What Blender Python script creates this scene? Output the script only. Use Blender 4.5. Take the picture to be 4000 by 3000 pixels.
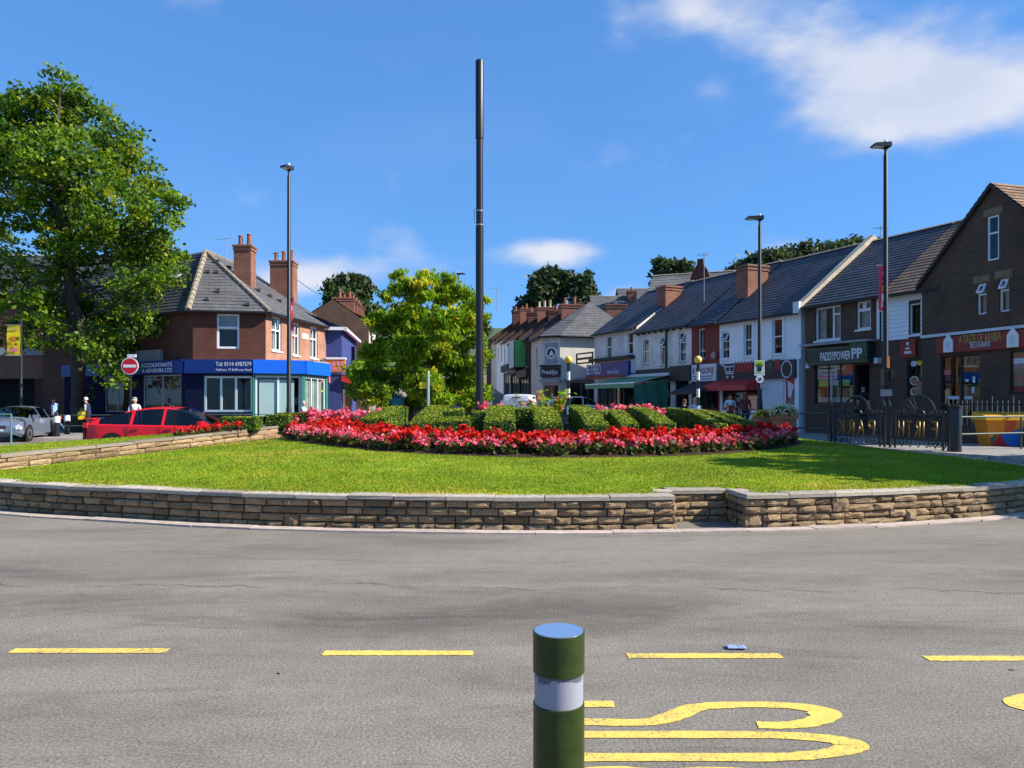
import bpy, bmesh, math, random
import numpy as np
from mathutils import Vector, Matrix
# ---------------------------------------------------------------- scene, camera
for o in list(bpy.data.objects): bpy.data.objects.remove(o)
S = bpy.context.scene
COL = S.collection
rnd = random.Random(7)
NR = np.random.RandomState(11)
R = math.radians
CAMZ, F, CU, HV = 1.6, 1640.0, 1106.0, 870.0        # eye height, focal (px of a 2212 px wide picture), centre, horizon row
cd = bpy.data.cameras.new('camera'); cam = bpy.data.objects.new('camera', cd); COL.objects.link(cam)
cam.location = (0, 0, CAMZ); cam.rotation_euler = (R(90), 0, 0)
cd.sensor_width = 36; cd.lens = F / 2212 * 36; cd.shift_y = 40.5 / 2212
cd.clip_start = 0.05; cd.clip_end = 2000
S.camera = cam
S.view_settings.view_transform = 'Standard'; S.view_settings.look = 'None'
S.view_settings.gamma = 1; S.view_settings.use_curve_mapping = False
S.view_settings.exposure = 0.93
try:
    cy = S.cycles; cy.max_bounces = 6; cy.diffuse_bounces = 3; cy.glossy_bounces = 3; cy.transmission_bounces = 4; cy.transparent_max_bounces = 8; cy.caustics_reflective = False; cy.caustics_refractive = False
except Exception: pass
# ---------------------------------------------------------------- sun + sky
SUN_EL, SUN_AZ = R(37), math.atan2(-0.17, 0.985)     # azimuth measured from +x
sdir = Vector((math.cos(SUN_EL) * math.cos(SUN_AZ), math.cos(SUN_EL) * math.sin(SUN_AZ), math.sin(SUN_EL)))
sl = bpy.data.lights.new('sun', 'SUN'); sl.energy = 4.6; sl.angle = R(0.55); sl.color = (1, .93, .82)
so = bpy.data.objects.new('sun', sl); COL.objects.link(so); so.location = (60, -8, 60)
so.rotation_euler = sdir.to_track_quat('Z', 'Y').to_euler()

def world():
    w = bpy.data.worlds.new('World'); S.world = w; w.use_nodes = True
    nt = w.node_tree; nt.nodes.clear(); L = nt.links
    def N(t, **k):
        n = nt.nodes.new(t)
        for a, b in k.items(): setattr(n, a, b)
        return n
    def link(a, sock):
        if isinstance(a, (int, float)): sock.default_value = a
        elif isinstance(a, (tuple, list, Vector)): sock.default_value = tuple(a)
        else: L.new(a, sock)
    def m(op, a, b=0.0, c=None):
        n = N('ShaderNodeMath', operation=op); link(a, n.inputs[0]); link(b, n.inputs[1])
        if c is not None: link(c, n.inputs[2])
        return n.outputs[0]
    def dot(a, v):
        n = N('ShaderNodeVectorMath', operation='DOT_PRODUCT'); link(a, n.inputs[0]); link(v, n.inputs[1]); return n.outputs['Value']
    sky = N('ShaderNodeTexSky', sky_type='NISHITA'); sky.sun_disc = False
    sky.sun_elevation = SUN_EL; sky.sun_rotation = math.pi / 2 - SUN_AZ
    sky.altitude = 120; sky.air_density = 1.0; sky.dust_density = .12; sky.ozone_density = 2.2
    hs = N('ShaderNodeGamma'); hs.inputs['Gamma'].default_value = .5
    L.new(sky.outputs[0], hs.inputs['Color'])
    tint = N('ShaderNodeMix', data_type='RGBA', blend_type='MULTIPLY'); tint.inputs[0].default_value = 1
    L.new(hs.outputs[0], tint.inputs[6]); tint.inputs[7].default_value = (.58, 1.27, 2.32, 1)
    tc = N('ShaderNodeTexCoord'); D = tc.outputs['Generated']
    # clouds: soft cumulus masses; the ones of the photograph plus a scatter of the same kind round the sky
    blobs = [((1480, 8), (130, 48), 1.1), ((1650, 25), (150, 70), 1.05), ((1790, 120), (130, 55), .8), ((1890, 215), (150, 70), 1.25), ((1960, 235), (170, 75), 1.3),
             ((2140, 225), (110, 70), 1.0), ((2110, 130), (130, 45), .8), ((1535, 185), (55, 40), .62), ((1700, 165), (150, 50), .55), ((1990, 60), (180, 60), .45),
             ((1205, 545), (150, 40), 1.35), ((700, 588), (110, 42), 1.35), ((1345, 640), (80, 50), 1.3), ((1000, 560), (190, 40), .35), ((1690, 548), (120, 30), .6),
             ((2040, 480), (140, 30), .22), ((620, 600), (90, 40), .6)]
    r2 = random.Random(4); dirs = []
    for (u, v), (rx, ry), s in blobs:
        dirs.append((Vector(((u - CU) / F, 1, (HV - v) / F)).normalized(), rx / F, ry / F, s))
    for k in range(7):
        a = r2.uniform(R(125), R(415)) ; e = R(r2.uniform(8, 55))
        dirs.append((Vector((math.cos(a) * math.cos(e), math.sin(a) * math.cos(e), math.sin(e))), r2.uniform(.08, .2), r2.uniform(.03, .07), r2.uniform(.7, 1.1)))
    tot = None
    for d, rx, ry, s in dirs:
        rt = d.cross(Vector((0, 0, 1))).normalized(); up = rt.cross(d).normalized()
        q = m('ADD', m('POWER', m('ABSOLUTE', dot(D, rt / rx)), 2.0), m('POWER', m('ABSOLUTE', dot(D, up / ry)), 2.0))
        g = m('MULTIPLY', m('EXPONENT', m('MULTIPLY', q, -1.0)), m('MULTIPLY', m('GREATER_THAN', dot(D, d), 0.0), s))
        tot = g if tot is None else m('ADD', tot, g)
    mp = N('ShaderNodeMapping'); L.new(D, mp.inputs[0]); mp.inputs['Scale'].default_value = (1, 1, 2.0)
    n1 = N('ShaderNodeTexNoise'); L.new(mp.outputs[0], n1.inputs[0]); n1.inputs['Scale'].default_value = 5.5; n1.inputs['Detail'].default_value = 6; n1.inputs['Roughness'].default_value = .52
    n2 = N('ShaderNodeTexNoise'); L.new(mp.outputs[0], n2.inputs[0]); n2.inputs['Scale'].default_value = 2.2; n2.inputs['Detail'].default_value = 4
    dens = m('MULTIPLY_ADD', n1.outputs[0], 2.7, -1.76)
    dens = m('ADD', dens, m('MULTIPLY', tot, .70))
    mr = N('ShaderNodeMapRange', interpolation_type='SMOOTHSTEP'); link(dens, mr.inputs[0]); mr.inputs[1].default_value = -.12; mr.inputs[2].default_value = .80
    wisp = m('MULTIPLY', m('MAXIMUM', m('SUBTRACT', n2.outputs[0], .52), 0.0), .45)
    cov = m('MINIMUM', m('ADD', m('MULTIPLY', mr.outputs[0], .86), wisp), .86)
    # cloud brightness: denser = whiter, thin bases a little grey
    cr = N('ShaderNodeMix', data_type='RGBA'); nr_ = N('ShaderNodeMapRange'); L.new(n1.outputs[0], nr_.inputs[0]); nr_.inputs[1].default_value = .38; nr_.inputs[2].default_value = .62; link(m('MULTIPLY', mr.outputs[0], m('MULTIPLY_ADD', nr_.outputs[0], .65, .35)), cr.inputs[0]); cr.inputs[6].default_value = (3.3, 3.7, 4.7, 1); cr.inputs[7].default_value = (4.9, 4.95, 5.2, 1)
    mx = N('ShaderNodeMix', data_type='RGBA'); link(cov, mx.inputs[0]); L.new(tint.outputs[2], mx.inputs[6]); L.new(cr.outputs[2], mx.inputs[7])
    bg = N('ShaderNodeBackground'); bg.inputs[1].default_value = .095; L.new(mx.outputs[2], bg.inputs[0])
    out = N('ShaderNodeOutputWorld'); L.new(bg.outputs[0], out.inputs[0])
world()
# ---------------------------------------------------------------- pixel -> place helpers
def P(u, v, d): return Vector(((u - CU) / F * d, d, CAMZ - (v - HV) / F * d))
def ss(a, b, x):
    t = np.clip((x - a) / (b - a), 0, 1); return t * t * (3 - 2 * t)
def T(x, y):            # terrain: flat junction, street climbing behind, slight rise to the right
    h = np.where(y < 46, 0, np.where(y < 105, (y - 46) * .085, 59 * .085 + (y - 105) * .15))
    h = np.where(y > 240, 59 * .085 + 135 * .15, h)
    return h + .2 * ss(6.5, 11, x) * ss(12.5, 18.5, y) * (1 - ss(60, 80, y))
def Tf(x, y): return float(T(np.float64(x), np.float64(y)))
# ---------------------------------------------------------------- materials
MATS = {}
def M(name, col, rough=.75, metal=0, var=.18, scale=2.5, bump=0, bscale=60, spec=.4, rand=0, var2=0, coat=0):
    if name in MATS: return MATS[name]
    m = bpy.data.materials.new(name); m.use_nodes = True; MATS[name] = m
    nt = m.node_tree; L = nt.links; b = nt.nodes['Principled BSDF']
    b.inputs['Roughness'].default_value = rough; b.inputs['Metallic'].default_value = metal; b.inputs['Specular IOR Level'].default_value = spec
    b.inputs['Coat Weight'].default_value = coat
    c = (*col, 1)
    if var or rand:
        tc = nt.nodes.new('ShaderNodeTexCoord')
        n = nt.nodes.new('ShaderNodeTexNoise'); n.inputs['Scale'].default_value = scale; n.inputs['Detail'].default_value = 5; n.inputs['Roughness'].default_value = .62
        L.new(tc.outputs['Object'], n.inputs[0])
        mr = nt.nodes.new('ShaderNodeMapRange'); mr.inputs[1].default_value = .3; mr.inputs[2].default_value = .7; mr.inputs[3].default_value = 1 - var; mr.inputs[4].default_value = 1 + var
        L.new(n.outputs[0], mr.inputs[0])
        f = mr.outputs[0]
        if rand:
            oi = nt.nodes.new('ShaderNodeObjectInfo'); r = nt.nodes.new('ShaderNodeMapRange'); r.inputs[3].default_value = 1 - rand; r.inputs[4].default_value = 1 + rand
            L.new(oi.outputs['Random'], r.inputs[0]); k = nt.nodes.new('ShaderNodeMath'); k.operation = 'MULTIPLY'
            L.new(f, k.inputs[0]); L.new(r.outputs[0], k.inputs[1]); f = k.outputs[0]
        mx = nt.nodes.new('ShaderNodeVectorMath'); mx.operation = 'SCALE'; mx.inputs[0].default_value = col; L.new(f, mx.inputs['Scale'])
        L.new(mx.outputs[0], b.inputs['Base Color'])
    else: b.inputs['Base Color'].default_value = c
    if bump:
        tc = nt.nodes.new('ShaderNodeTexCoord'); n = nt.nodes.new('ShaderNodeTexNoise'); n.inputs['Scale'].default_value = bscale; n.inputs['Detail'].default_value = 4
        L.new(tc.outputs['Object'], n.inputs[0]); bp = nt.nodes.new('ShaderNodeBump'); bp.inputs['Strength'].default_value = bump; bp.inputs['Distance'].default_value = .02
        L.new(n.outputs[0], bp.inputs['Height']); L.new(bp.outputs[0], b.inputs['Normal'])
    return m
def brickmat(name, c1, c2, mortar, bw=.235, bh=.078, ms=.012, rough=.85, bump=.5, off=.5, diag=1.0, stain=.25):
    m = bpy.data.materials.new(name); m.use_nodes = True; MATS[name] = m
    nt = m.node_tree; L = nt.links; b = nt.nodes['Principled BSDF']; b.inputs['Roughness'].default_value = rough; b.inputs['Specular IOR Level'].default_value = .25
    tc = nt.nodes.new('ShaderNodeTexCoord'); sp = nt.nodes.new('ShaderNodeSeparateXYZ'); L.new(tc.outputs['Object'], sp.inputs[0])
    ad = nt.nodes.new('ShaderNodeMath'); ad.operation = 'MULTIPLY_ADD'; L.new(sp.outputs[1], ad.inputs[0]); ad.inputs[1].default_value = diag; L.new(sp.outputs[0], ad.inputs[2])
    cb = nt.nodes.new('ShaderNodeCombineXYZ'); L.new(ad.outputs[0], cb.inputs[0]); L.new(sp.outputs[2], cb.inputs[1])
    br = nt.nodes.new('ShaderNodeTexBrick'); L.new(cb.outputs[0], br.inputs[0]); br.offset = off
    br.inputs['Color1'].default_value = (*c1, 1); br.inputs['Color2'].default_value = (*c2, 1); br.inputs['Mortar'].default_value = (*mortar, 1)
    br.inputs['Scale'].default_value = 1; br.inputs['Brick Width'].default_value = bw; br.inputs['Row Height'].default_value = bh; br.inputs['Mortar Size'].default_value = ms
    br.inputs['Bias'].default_value = 0; br.inputs['Mortar Smooth'].default_value = .3
    n = nt.nodes.new('ShaderNodeTexNoise'); n.inputs['Scale'].default_value = .9; n.inputs['Detail'].default_value = 6; n.inputs['Roughness'].default_value = .65; L.new(tc.outputs['Object'], n.inputs[0])
    mr = nt.nodes.new('ShaderNodeMapRange'); mr.inputs[1].default_value = .3; mr.inputs[2].default_value = .7; mr.inputs[3].default_value = 1 - stain; mr.inputs[4].default_value = 1 + stain; L.new(n.outputs[0], mr.inputs[0])
    sc = nt.nodes.new('ShaderNodeVectorMath'); sc.operation = 'SCALE'; L.new(br.outputs[0], sc.inputs[0]); L.new(mr.outputs[0], sc.inputs['Scale']); L.new(sc.outputs[0], b.inputs['Base Color'])
    bp = nt.nodes.new('ShaderNodeBump'); bp.inputs['Strength'].default_value = bump; bp.inputs['Distance'].default_value = .015; bp.invert = True
    L.new(br.outputs['Fac'], bp.inputs['Height']); L.new(bp.outputs[0], b.inputs['Normal'])
    return m
def leafmat(name, col, trans=.35, rough=.5, var=.25, scale=1.2):
    m = bpy.data.materials.new(name); m.use_nodes = True; MATS[name] = m
    nt = m.node_tree; L = nt.links; nt.nodes.remove(nt.nodes['Principled BSDF']); out = nt.nodes['Material Output']
    tc = nt.nodes.new('ShaderNodeTexCoord'); n = nt.nodes.new('ShaderNodeTexNoise'); n.inputs['Scale'].default_value = scale; n.inputs['Detail'].default_value = 3; L.new(tc.outputs['Object'], n.inputs[0])
    mr = nt.nodes.new('ShaderNodeMapRange'); mr.inputs[1].default_value = .3; mr.inputs[2].default_value = .7; mr.inputs[3].default_value = 1 - var; mr.inputs[4].default_value = 1 + var; L.new(n.outputs[0], mr.inputs[0])
    sc = nt.nodes.new('ShaderNodeVectorMath'); sc.operation = 'SCALE'; sc.inputs[0].default_value = col; L.new(mr.outputs[0], sc.inputs['Scale'])
    d = nt.nodes.new('ShaderNodeBsdfPrincipled'); d.inputs['Roughness'].default_value = rough; d.inputs['Specular IOR Level'].default_value = .3; L.new(sc.outputs[0], d.inputs['Base Color'])
    t = nt.nodes.new('ShaderNodeBsdfTranslucent'); s2 = nt.nodes.new('ShaderNodeVectorMath'); s2.operation = 'MULTIPLY'; L.new(sc.outputs[0], s2.inputs[0]); s2.inputs[1].default_value = (1.25, 1.2, .5); L.new(s2.outputs[0], t.inputs[0])
    mx = nt.nodes.new('ShaderNodeMixShader'); mx.inputs[0].default_value = trans; L.new(d.outputs[0], mx.inputs[1]); L.new(t.outputs[0], mx.inputs[2]); L.new(mx.outputs[0], out.inputs[0])
    return m
def glassmat(name, tint=(.75, .82, .82), refl=1.0):
    m = bpy.data.materials.new(name); m.use_nodes = True; MATS[name] = m
    nt = m.node_tree; L = nt.links; nt.nodes.remove(nt.nodes['Principled BSDF']); out = nt.nodes['Material Output']
    t = nt.nodes.new('ShaderNodeBsdfTransparent'); t.inputs[0].default_value = (*tint, 1)
    g = nt.nodes.new('ShaderNodeBsdfGlossy'); g.inputs['Roughness'].default_value = .03
    fr = nt.nodes.new('ShaderNodeLayerWeight'); pw = nt.nodes.new('ShaderNodeMath'); pw.operation = 'POWER'; L.new(fr.outputs['Facing'], pw.inputs[0]); pw.inputs[1].default_value = 4.0
    k = nt.nodes.new('ShaderNodeMath'); k.operation = 'MULTIPLY_ADD'; L.new(pw.outputs[0], k.inputs[0]); k.inputs[1].default_value = .8 * refl; k.inputs[2].default_value = .05 * refl
    mx = nt.nodes.new('ShaderNodeMixShader'); L.new(k.outputs[0], mx.inputs[0]); L.new(t.outputs[0], mx.inputs[1]); L.new(g.outputs[0], mx.inputs[2]); L.new(mx.outputs[0], out.inputs[0])
    return m
glassmat('glass'); glassmat('car_glass', (.13, .15, .16), 1.5); glassmat('dark_glass', (.35, .38, .4), 1.1)
def asphalt():
    m = bpy.data.materials.new('asphalt'); m.use_nodes = True; MATS['asphalt'] = m
    nt = m.node_tree; L = nt.links; b = nt.nodes['Principled BSDF']; b.inputs['Roughness'].default_value = .88; b.inputs['Specular IOR Level'].default_value = .3
    tc = nt.nodes.new('ShaderNodeTexCoord'); O = tc.outputs['Object']
    def noise(sx, sy, det, rough=.6, dist=0):
        mp = nt.nodes.new('ShaderNodeMapping'); L.new(O, mp.inputs[0]); mp.inputs['Scale'].default_value = (sx, sy, 1)
        n = nt.nodes.new('ShaderNodeTexNoise'); L.new(mp.outputs[0], n.inputs[0]); n.inputs['Scale'].default_value = 1; n.inputs['Detail'].default_value = det; n.inputs['Roughness'].default_value = rough; n.inputs['Distortion'].default_value = dist
        return n.outputs[0]
    def rng(x, a, b_, c, d):
        r = nt.nodes.new('ShaderNodeMapRange'); L.new(x, r.inputs[0]); r.inputs[1].default_value = a; r.inputs[2].default_value = b_; r.inputs[3].default_value = c; r.inputs[4].default_value = d; return r.outputs[0]
    def mul(a, b_):
        k = nt.nodes.new('ShaderNodeMath'); k.operation = 'MULTIPLY'; L.new(a, k.inputs[0]); L.new(b_, k.inputs[1]); return k.outputs[0]
    big = rng(noise(.28, .95, 5, .6, .4), .36, .60, .82, 1.07)         # long worn patches along the traffic direction
    worn = rng(noise(.55, 2.4, 6, .7, .8), .52, .66, 1.0, .78)
    mid = rng(noise(7, 7, 4), .3, .7, .93, 1.07)
    fine = rng(noise(60, 60, 3, .75), .3, .7, .52, 1.46)
    # band where old and new surfacing meet: wavy crack line
    sp = nt.nodes.new('ShaderNodeSeparateXYZ'); L.new(O, sp.inputs[0])
    wob = rng(noise(.8, .2, 5, .6), 0, 1, -.5, .5)
    def line(y0, w, slope=0.0):
        a = nt.nodes.new('ShaderNodeMath'); a.operation = 'MULTIPLY_ADD'; L.new(sp.outputs[0], a.inputs[0]); a.inputs[1].default_value = slope; a.inputs[2].default_value = -y0
        c = nt.nodes.new('ShaderNodeMath'); c.operation = 'ADD'; L.new(sp.outputs[1], c.inputs[0]); L.new(a.outputs[0], c.inputs[1])
        e = nt.nodes.new('ShaderNodeMath'); e.operation = 'ADD'; L.new(c.outputs[0], e.inputs[0]); L.new(wob, e.inputs[1])
        f = nt.nodes.new('ShaderNodeMath'); f.operation = 'ABSOLUTE'; L.new(e.outputs[0], f.inputs[0])
        return rng(f.outputs[0], 0, w, 0, 1)
    crack = rng(line(6.55, .035, .03), 0, 1, .55, 1)
    gb_ = rng(noise(.45, 1.3, 5, .65, .5), .42, .60, 0, 1)
    bmix = nt.nodes.new('ShaderNodeMix'); L.new(gb_, bmix.inputs[0]); bmix.inputs[2].default_value = 1.0; L.new(rng(line(5.75, .75, .02), .35, 1, .64, 1), bmix.inputs[3])
    bmix2 = nt.nodes.new('ShaderNodeMix'); L.new(gb_, bmix2.inputs[0]); L.new(rng(line(7.0, .30, .01), .3, 1, .74, 1), bmix2.inputs[2]); bmix2.inputs[3].default_value = 1.0
    band = mul(bmix.outputs[0], bmix2.outputs[0])
    crk = mul(crack, rng(noise(1.2, 1.2, 4, .7), .40, .56, 1, .55)) if False else crack
    gate = rng(noise(.9, .3, 3, .6), .44, .54, 0, 1)
    mixc = nt.nodes.new('ShaderNodeMix'); L.new(gate, mixc.inputs[0]); mixc.inputs[2].default_value = 1.0; L.new(crk, mixc.inputs[3])
    speck = rng(noise(130, 130, 1, .5), .66, .72, 1.0, 1.55)
    stain = rng(noise(1.1, 2.0, 5, .7, .3), .62, .76, 1.0, .72)
    f = mul(mul(mul(mul(big, worn), mul(mid, fine)), mul(band, mixc.outputs[0])), mul(speck, stain))
    sc = nt.nodes.new('ShaderNodeVectorMath'); sc.operation = 'SCALE'; sc.inputs[0].default_value = (.205, .181, .147); L.new(f, sc.inputs['Scale']); L.new(sc.outputs[0], b.inputs['Base Color'])
    v = nt.nodes.new('ShaderNodeTexVoronoi'); v.inputs['Scale'].default_value = 75; L.new(O, v.inputs[0])
    bp = nt.nodes.new('ShaderNodeBump'); bp.inputs['Strength'].default_value = .32; bp.inputs['Distance'].default_value = .006; L.new(v.outputs[0], bp.inputs['Height']); L.new(bp.outputs[0], b.inputs['Normal'])
asphalt()
M('mortar', (.11, .087, .064), .95, bump=.6, bscale=50); M('stone', (.37, .255, .145), .92, var=.42, scale=9, bump=.9, bscale=34, rand=.38, spec=.2)
M('coping', (.42, .36, .285), .9, var=.32, scale=6, bump=.35, bscale=40, rand=.25, spec=.2); M('coping_old', (.25, .205, .155), .92, var=.25, scale=6, bump=.4, bscale=40, rand=.2, spec=.2); M('kerb', (.47, .385, .325), .9, var=.28, scale=5, bump=.3, rand=.12, spec=.2)
M('lawn', (.15, .21, .010), .95, var=.35, scale=1.4, spec=.1); M('soil', (.055, .036, .024), 1, var=.4, scale=5, bump=1, bscale=25, spec=.1)
leafmat('grass_a', (.20, .30, .008), .3, .6, .3, .5); leafmat('grass_b', (.33, .335, .012), .3, .6, .3, .5); leafmat('grass_c', (.46, .37, .06), .25, .7, .2, .5)
M('paint_yellow', (.74, .53, .10), .7, var=.14, scale=14, bump=.3, bscale=120); M('pavement', (.27, .255, .235), .9, var=.15, scale=1.5, spec=.2)
def worn(name):
    m = MATS[name]; nt = m.node_tree; L = nt.links; b = nt.nodes['Principled BSDF']; old = b.inputs['Base Color'].links[0].from_socket; tc = nt.nodes.new('ShaderNodeTexCoord'); n = nt.nodes.new('ShaderNodeTexNoise'); n.inputs['Scale'].default_value = 42; n.inputs['Detail'].default_value = 5; n.inputs['Roughness'].default_value = .75; L.new(tc.outputs['Object'], n.inputs[0]); n2 = nt.nodes.new('ShaderNodeTexNoise'); n2.inputs['Scale'].default_value = 3.0; L.new(tc.outputs['Object'], n2.inputs[0])
    a = nt.nodes.new('ShaderNodeMath'); a.operation = 'MULTIPLY_ADD'; L.new(n2.outputs[0], a.inputs[0]); a.inputs[1].default_value = .45; L.new(n.outputs[0], a.inputs[2]); r = nt.nodes.new('ShaderNodeMapRange'); L.new(a.outputs[0], r.inputs[0]); r.inputs[1].default_value = .74; r.inputs[2].default_value = .90; r.inputs[3].default_value = 0; r.inputs[4].default_value = .85
    mx = nt.nodes.new('ShaderNodeMix'); mx.data_type = 'RGBA'; L.new(r.outputs[0], mx.inputs[0]); L.new(old, mx.inputs[6]); mx.inputs[7].default_value = (.20, .17, .10, 1); L.new(mx.outputs[2], b.inputs['Base Color'])
worn('paint_yellow')
M('black_metal', (.012, .013, .016), .38, .0, var=.1, spec=.5); M('pole_black', (.012, .013, .018), .42, 0, var=.15, spec=.45); M('green_rail', (.035, .075, .065), .45, var=.1)
M('white_paint', (.78, .79, .80), .5, var=.05); M('upvc', (.80, .81, .83), .35, var=.03); M('steel', (.55, .56, .57), .35, .9, var=.1)
M('gold_sign', (.55, .36, .11), .5, .2, var=.1); M('gold', (.20, .12, .03), .5, .3, var=.1)
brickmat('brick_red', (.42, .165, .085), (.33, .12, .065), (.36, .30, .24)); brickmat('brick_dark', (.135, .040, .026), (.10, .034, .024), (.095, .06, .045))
brickmat('brick_brown', (.125, .066, .042), (.082, .048, .034), (.11, .08, .062)); brickmat('brick_chim', (.30, .10, .055), (.22, .075, .045), (.22, .17, .13))
brickmat('slate', (.078, .080, .092), (.060, .062, .074), (.03, .03, .035), bw=.3, bh=.22, ms=.008, rough=.62, bump=.3, stain=.3)
brickmat('slate_grey', (.135, .130, .128), (.105, .102, .104), (.05, .05, .05), bw=.3, bh=.2, ms=.008, rough=.6, bump=.3, stain=.25)
brickmat('tile_brown', (.30, .185, .115), (.23, .14, .09), (.12, .08, .06), bw=.26, bh=.2, ms=.012, bump=.6)
M('ridge_tile', (.30, .25, .19), .9, var=.25, scale=4, rand=.1); M('cream', (.62, .58, .49), .9, var=.10, scale=.8, bump=.15); M('cream_dark', (.64, .62, .58), .9, var=.28, scale=1.1, bump=.2)
M('white_render', (.84, .85, .88), .85, var=.05, scale=.7, bump=.1); M('red_render', (.21, .045, .035), .85, var=.12); M('grey_render', (.33, .33, .35), .85, var=.1)
M('gutter', (.012, .012, .013), .5, var=.1); M('interior', (.02, .02, .022), 1, var=.3, scale=.8); M('curtain', (.46, .45, .42), .95, var=.25, scale=3); M('blind', (.56, .68, .68), .9, var=.04)
M('navy', (.008, .012, .038), .9, var=.08, spec=.1); M('blue_sign', (.004, .11, .62), .4, var=.03); M('blue_dark_sign', (.004, .03, .19), .4, var=.05); M('blue_wall', (.05, .072, .21), .9, var=.1, spec=.1)
M('pp_green', (.008, .075, .045), .35, var=.05); M('pp_dark', (.012, .035, .03), .35, var=.1); M('fascia_dark', (.035, .03, .03), .6, var=.15); M('red_sign', (.26, .028, .02), .5, var=.1); M('bright_red', (.52, .03, .03), .5, var=.08)
M('awning_green', (.12, .30, .16), .8, var=.08); M('sheet_green', (.055, .17, .11), .85, var=.12); M('purple', (.075, .06, .22), .5, var=.1); M('pale', (.66, .68, .72), .6, var=.05); M('shutter', (.30, .31, .34), .5, .2, var=.06)
M('teal_frame', (.03, .16, .13), .5, var=.1); M('pink_sign', (.72, .16, .17), .6, var=.08); M('lilac', (.17, .16, .30), .6, var=.1); M('orange', (.70, .22, .03), .6, var=.15); M('lime', (.35, .55, .03), .6, var=.15); M('yellow', (.85, .62, .01), .6, var=.06)
M('food_red', (.42, .14, .09), .6, var=.4, scale=14); M('food_brown', (.30, .19, .10), .6, var=.5, scale=18); M('parapet_mat', (.52, .44, .31), .9, var=.22, scale=3, bump=.3); M('lintel_mat', (.22, .15, .085), .9, var=.3, scale=5)
M('lime_green', (.10, .42, .10), .6, var=.3, scale=3); brickmat('tile_grey', (.20, .19, .17), (.16, .155, .14), (.08, .08, .07), bw=.3, bh=.2); brickmat('brick_red2', (.30, .12, .07), (.24, .095, .06), (.2, .16, .13))
M('car_red', (.70, .006, .016), .32, 0, var=.02, spec=.4, coat=.25); M('car_silver', (.24, .28, .38), .3, .55, var=.02, coat=.6); M('car_white', (.74, .75, .77), .3, 0, var=.02, coat=.5); M('car_blue', (.01, .035, .10), .25, .1, var=.02, coat=.7); M('tyre', (.012, .012, .013), .85, var=.1); M('lamp_clear', (.75, .77, .80), .1, .3, var=.02, spec=.8)
M('petal_pinkred', (.80, .06, .12), .7, var=.15, scale=4); M('sign_red', (.62, .012, .02), .4, var=.03); M('amber_globe', (.85, .55, .08), .35, var=.03); M('green_rail2', (.10, .22, .20), .45, var=.1); M('bin_red2', (.72, .10, .02), .55, var=.04); M('planter_brick', (.36, .15, .08), .85, var=.2); M('teal_bin', (.01, .20, .30), .5, var=.1); leafmat('petal_yellow', (.80, .62, .05), .3)
for n_, c_ in (('c_navy', (.02, .025, .06)), ('c_jeans', (.10, .16, .32)), ('c_lightblue', (.28, .44, .66)), ('c_dark', (.02, .02, .024)), ('c_black', (.012, .012, .014)), ('c_white', (.68, .69, .72)), ('c_grey', (.36, .37, .42)), ('c_pink', (.62, .10, .20)), ('c_brown', (.09, .06, .045)), ('c_paleblue', (.48, .54, .68)), ('c_maroon', (.18, .03, .025)), ('h_brown', (.10, .05, .025)), ('h_dark', (.015, .012, .01)), ('h_white', (.60, .57, .52)), ('h_blond', (.42, .32, .17)), ('h_red', (.30, .07, .03))): M(n_, c_, .85, var=.12, scale=6)
M('skin', (.50, .29, .20), .6, var=.06)
M('bark', (.11, .085, .06), .95, var=.35, scale=8, bump=.8, bscale=20); M('dish_mat', (.42, .26, .22), .6, var=.1); brickmat('tile_dark', (.13, .085, .065), (.10, .066, .052), (.06, .045, .035), bw=.26, bh=.2); M('leaf_dry', (.30, .15, .07), .8, var=.2); M('bark_mid', (.055, .045, .035), .95, var=.3, scale=8, bump=.6, bscale=20); M('bark_dark', (.035, .028, .022), .95, var=.3)
leafmat('leaf_a', (.090, .175, .014), .4); leafmat('leaf_b', (.17, .285, .012), .45); leafmat('leaf_c', (.33, .36, .012), .45); leafmat('leaf_d', (.034, .075, .012), .28)
leafmat('leaf_e', (.25, .40, .02), .5); leafmat('leaf_f', (.56, .52, .02), .5); leafmat('far_a', (.046, .070, .030), .25); leafmat('far_b', (.075, .110, .040), .25)
leafmat('box_a', (.042, .095, .012), .12); leafmat('box_b', (.19, .27, .014), .2); leafmat('box_c', (.36, .37, .02), .2); M('hedge_core', (.010, .018, .006), 1, var=.3)  # box greens: the dark one paints shaded sides, the bright ones sunlit tops
leafmat('bronze', (.085, .05, .022), .3); leafmat('fl_leaf', (.055, .115, .022), .3); leafmat('fl_leaf2', (.115, .14, .025), .3)
leafmat('petal_red', (.72, .022, .014), .3, .6, .3, 14); leafmat('petal_dark', (.36, .018, .016), .25, .6, .3, 14); leafmat('petal_pink', (.80, .12, .21), .3, .6, .25, 14); leafmat('petal_pale', (.86, .32, .40), .3, .6, .2, 14)
leafmat('petal_white', (.80, .80, .58), .3); leafmat('petal_peach', (.80, .28, .14), .3)
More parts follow.
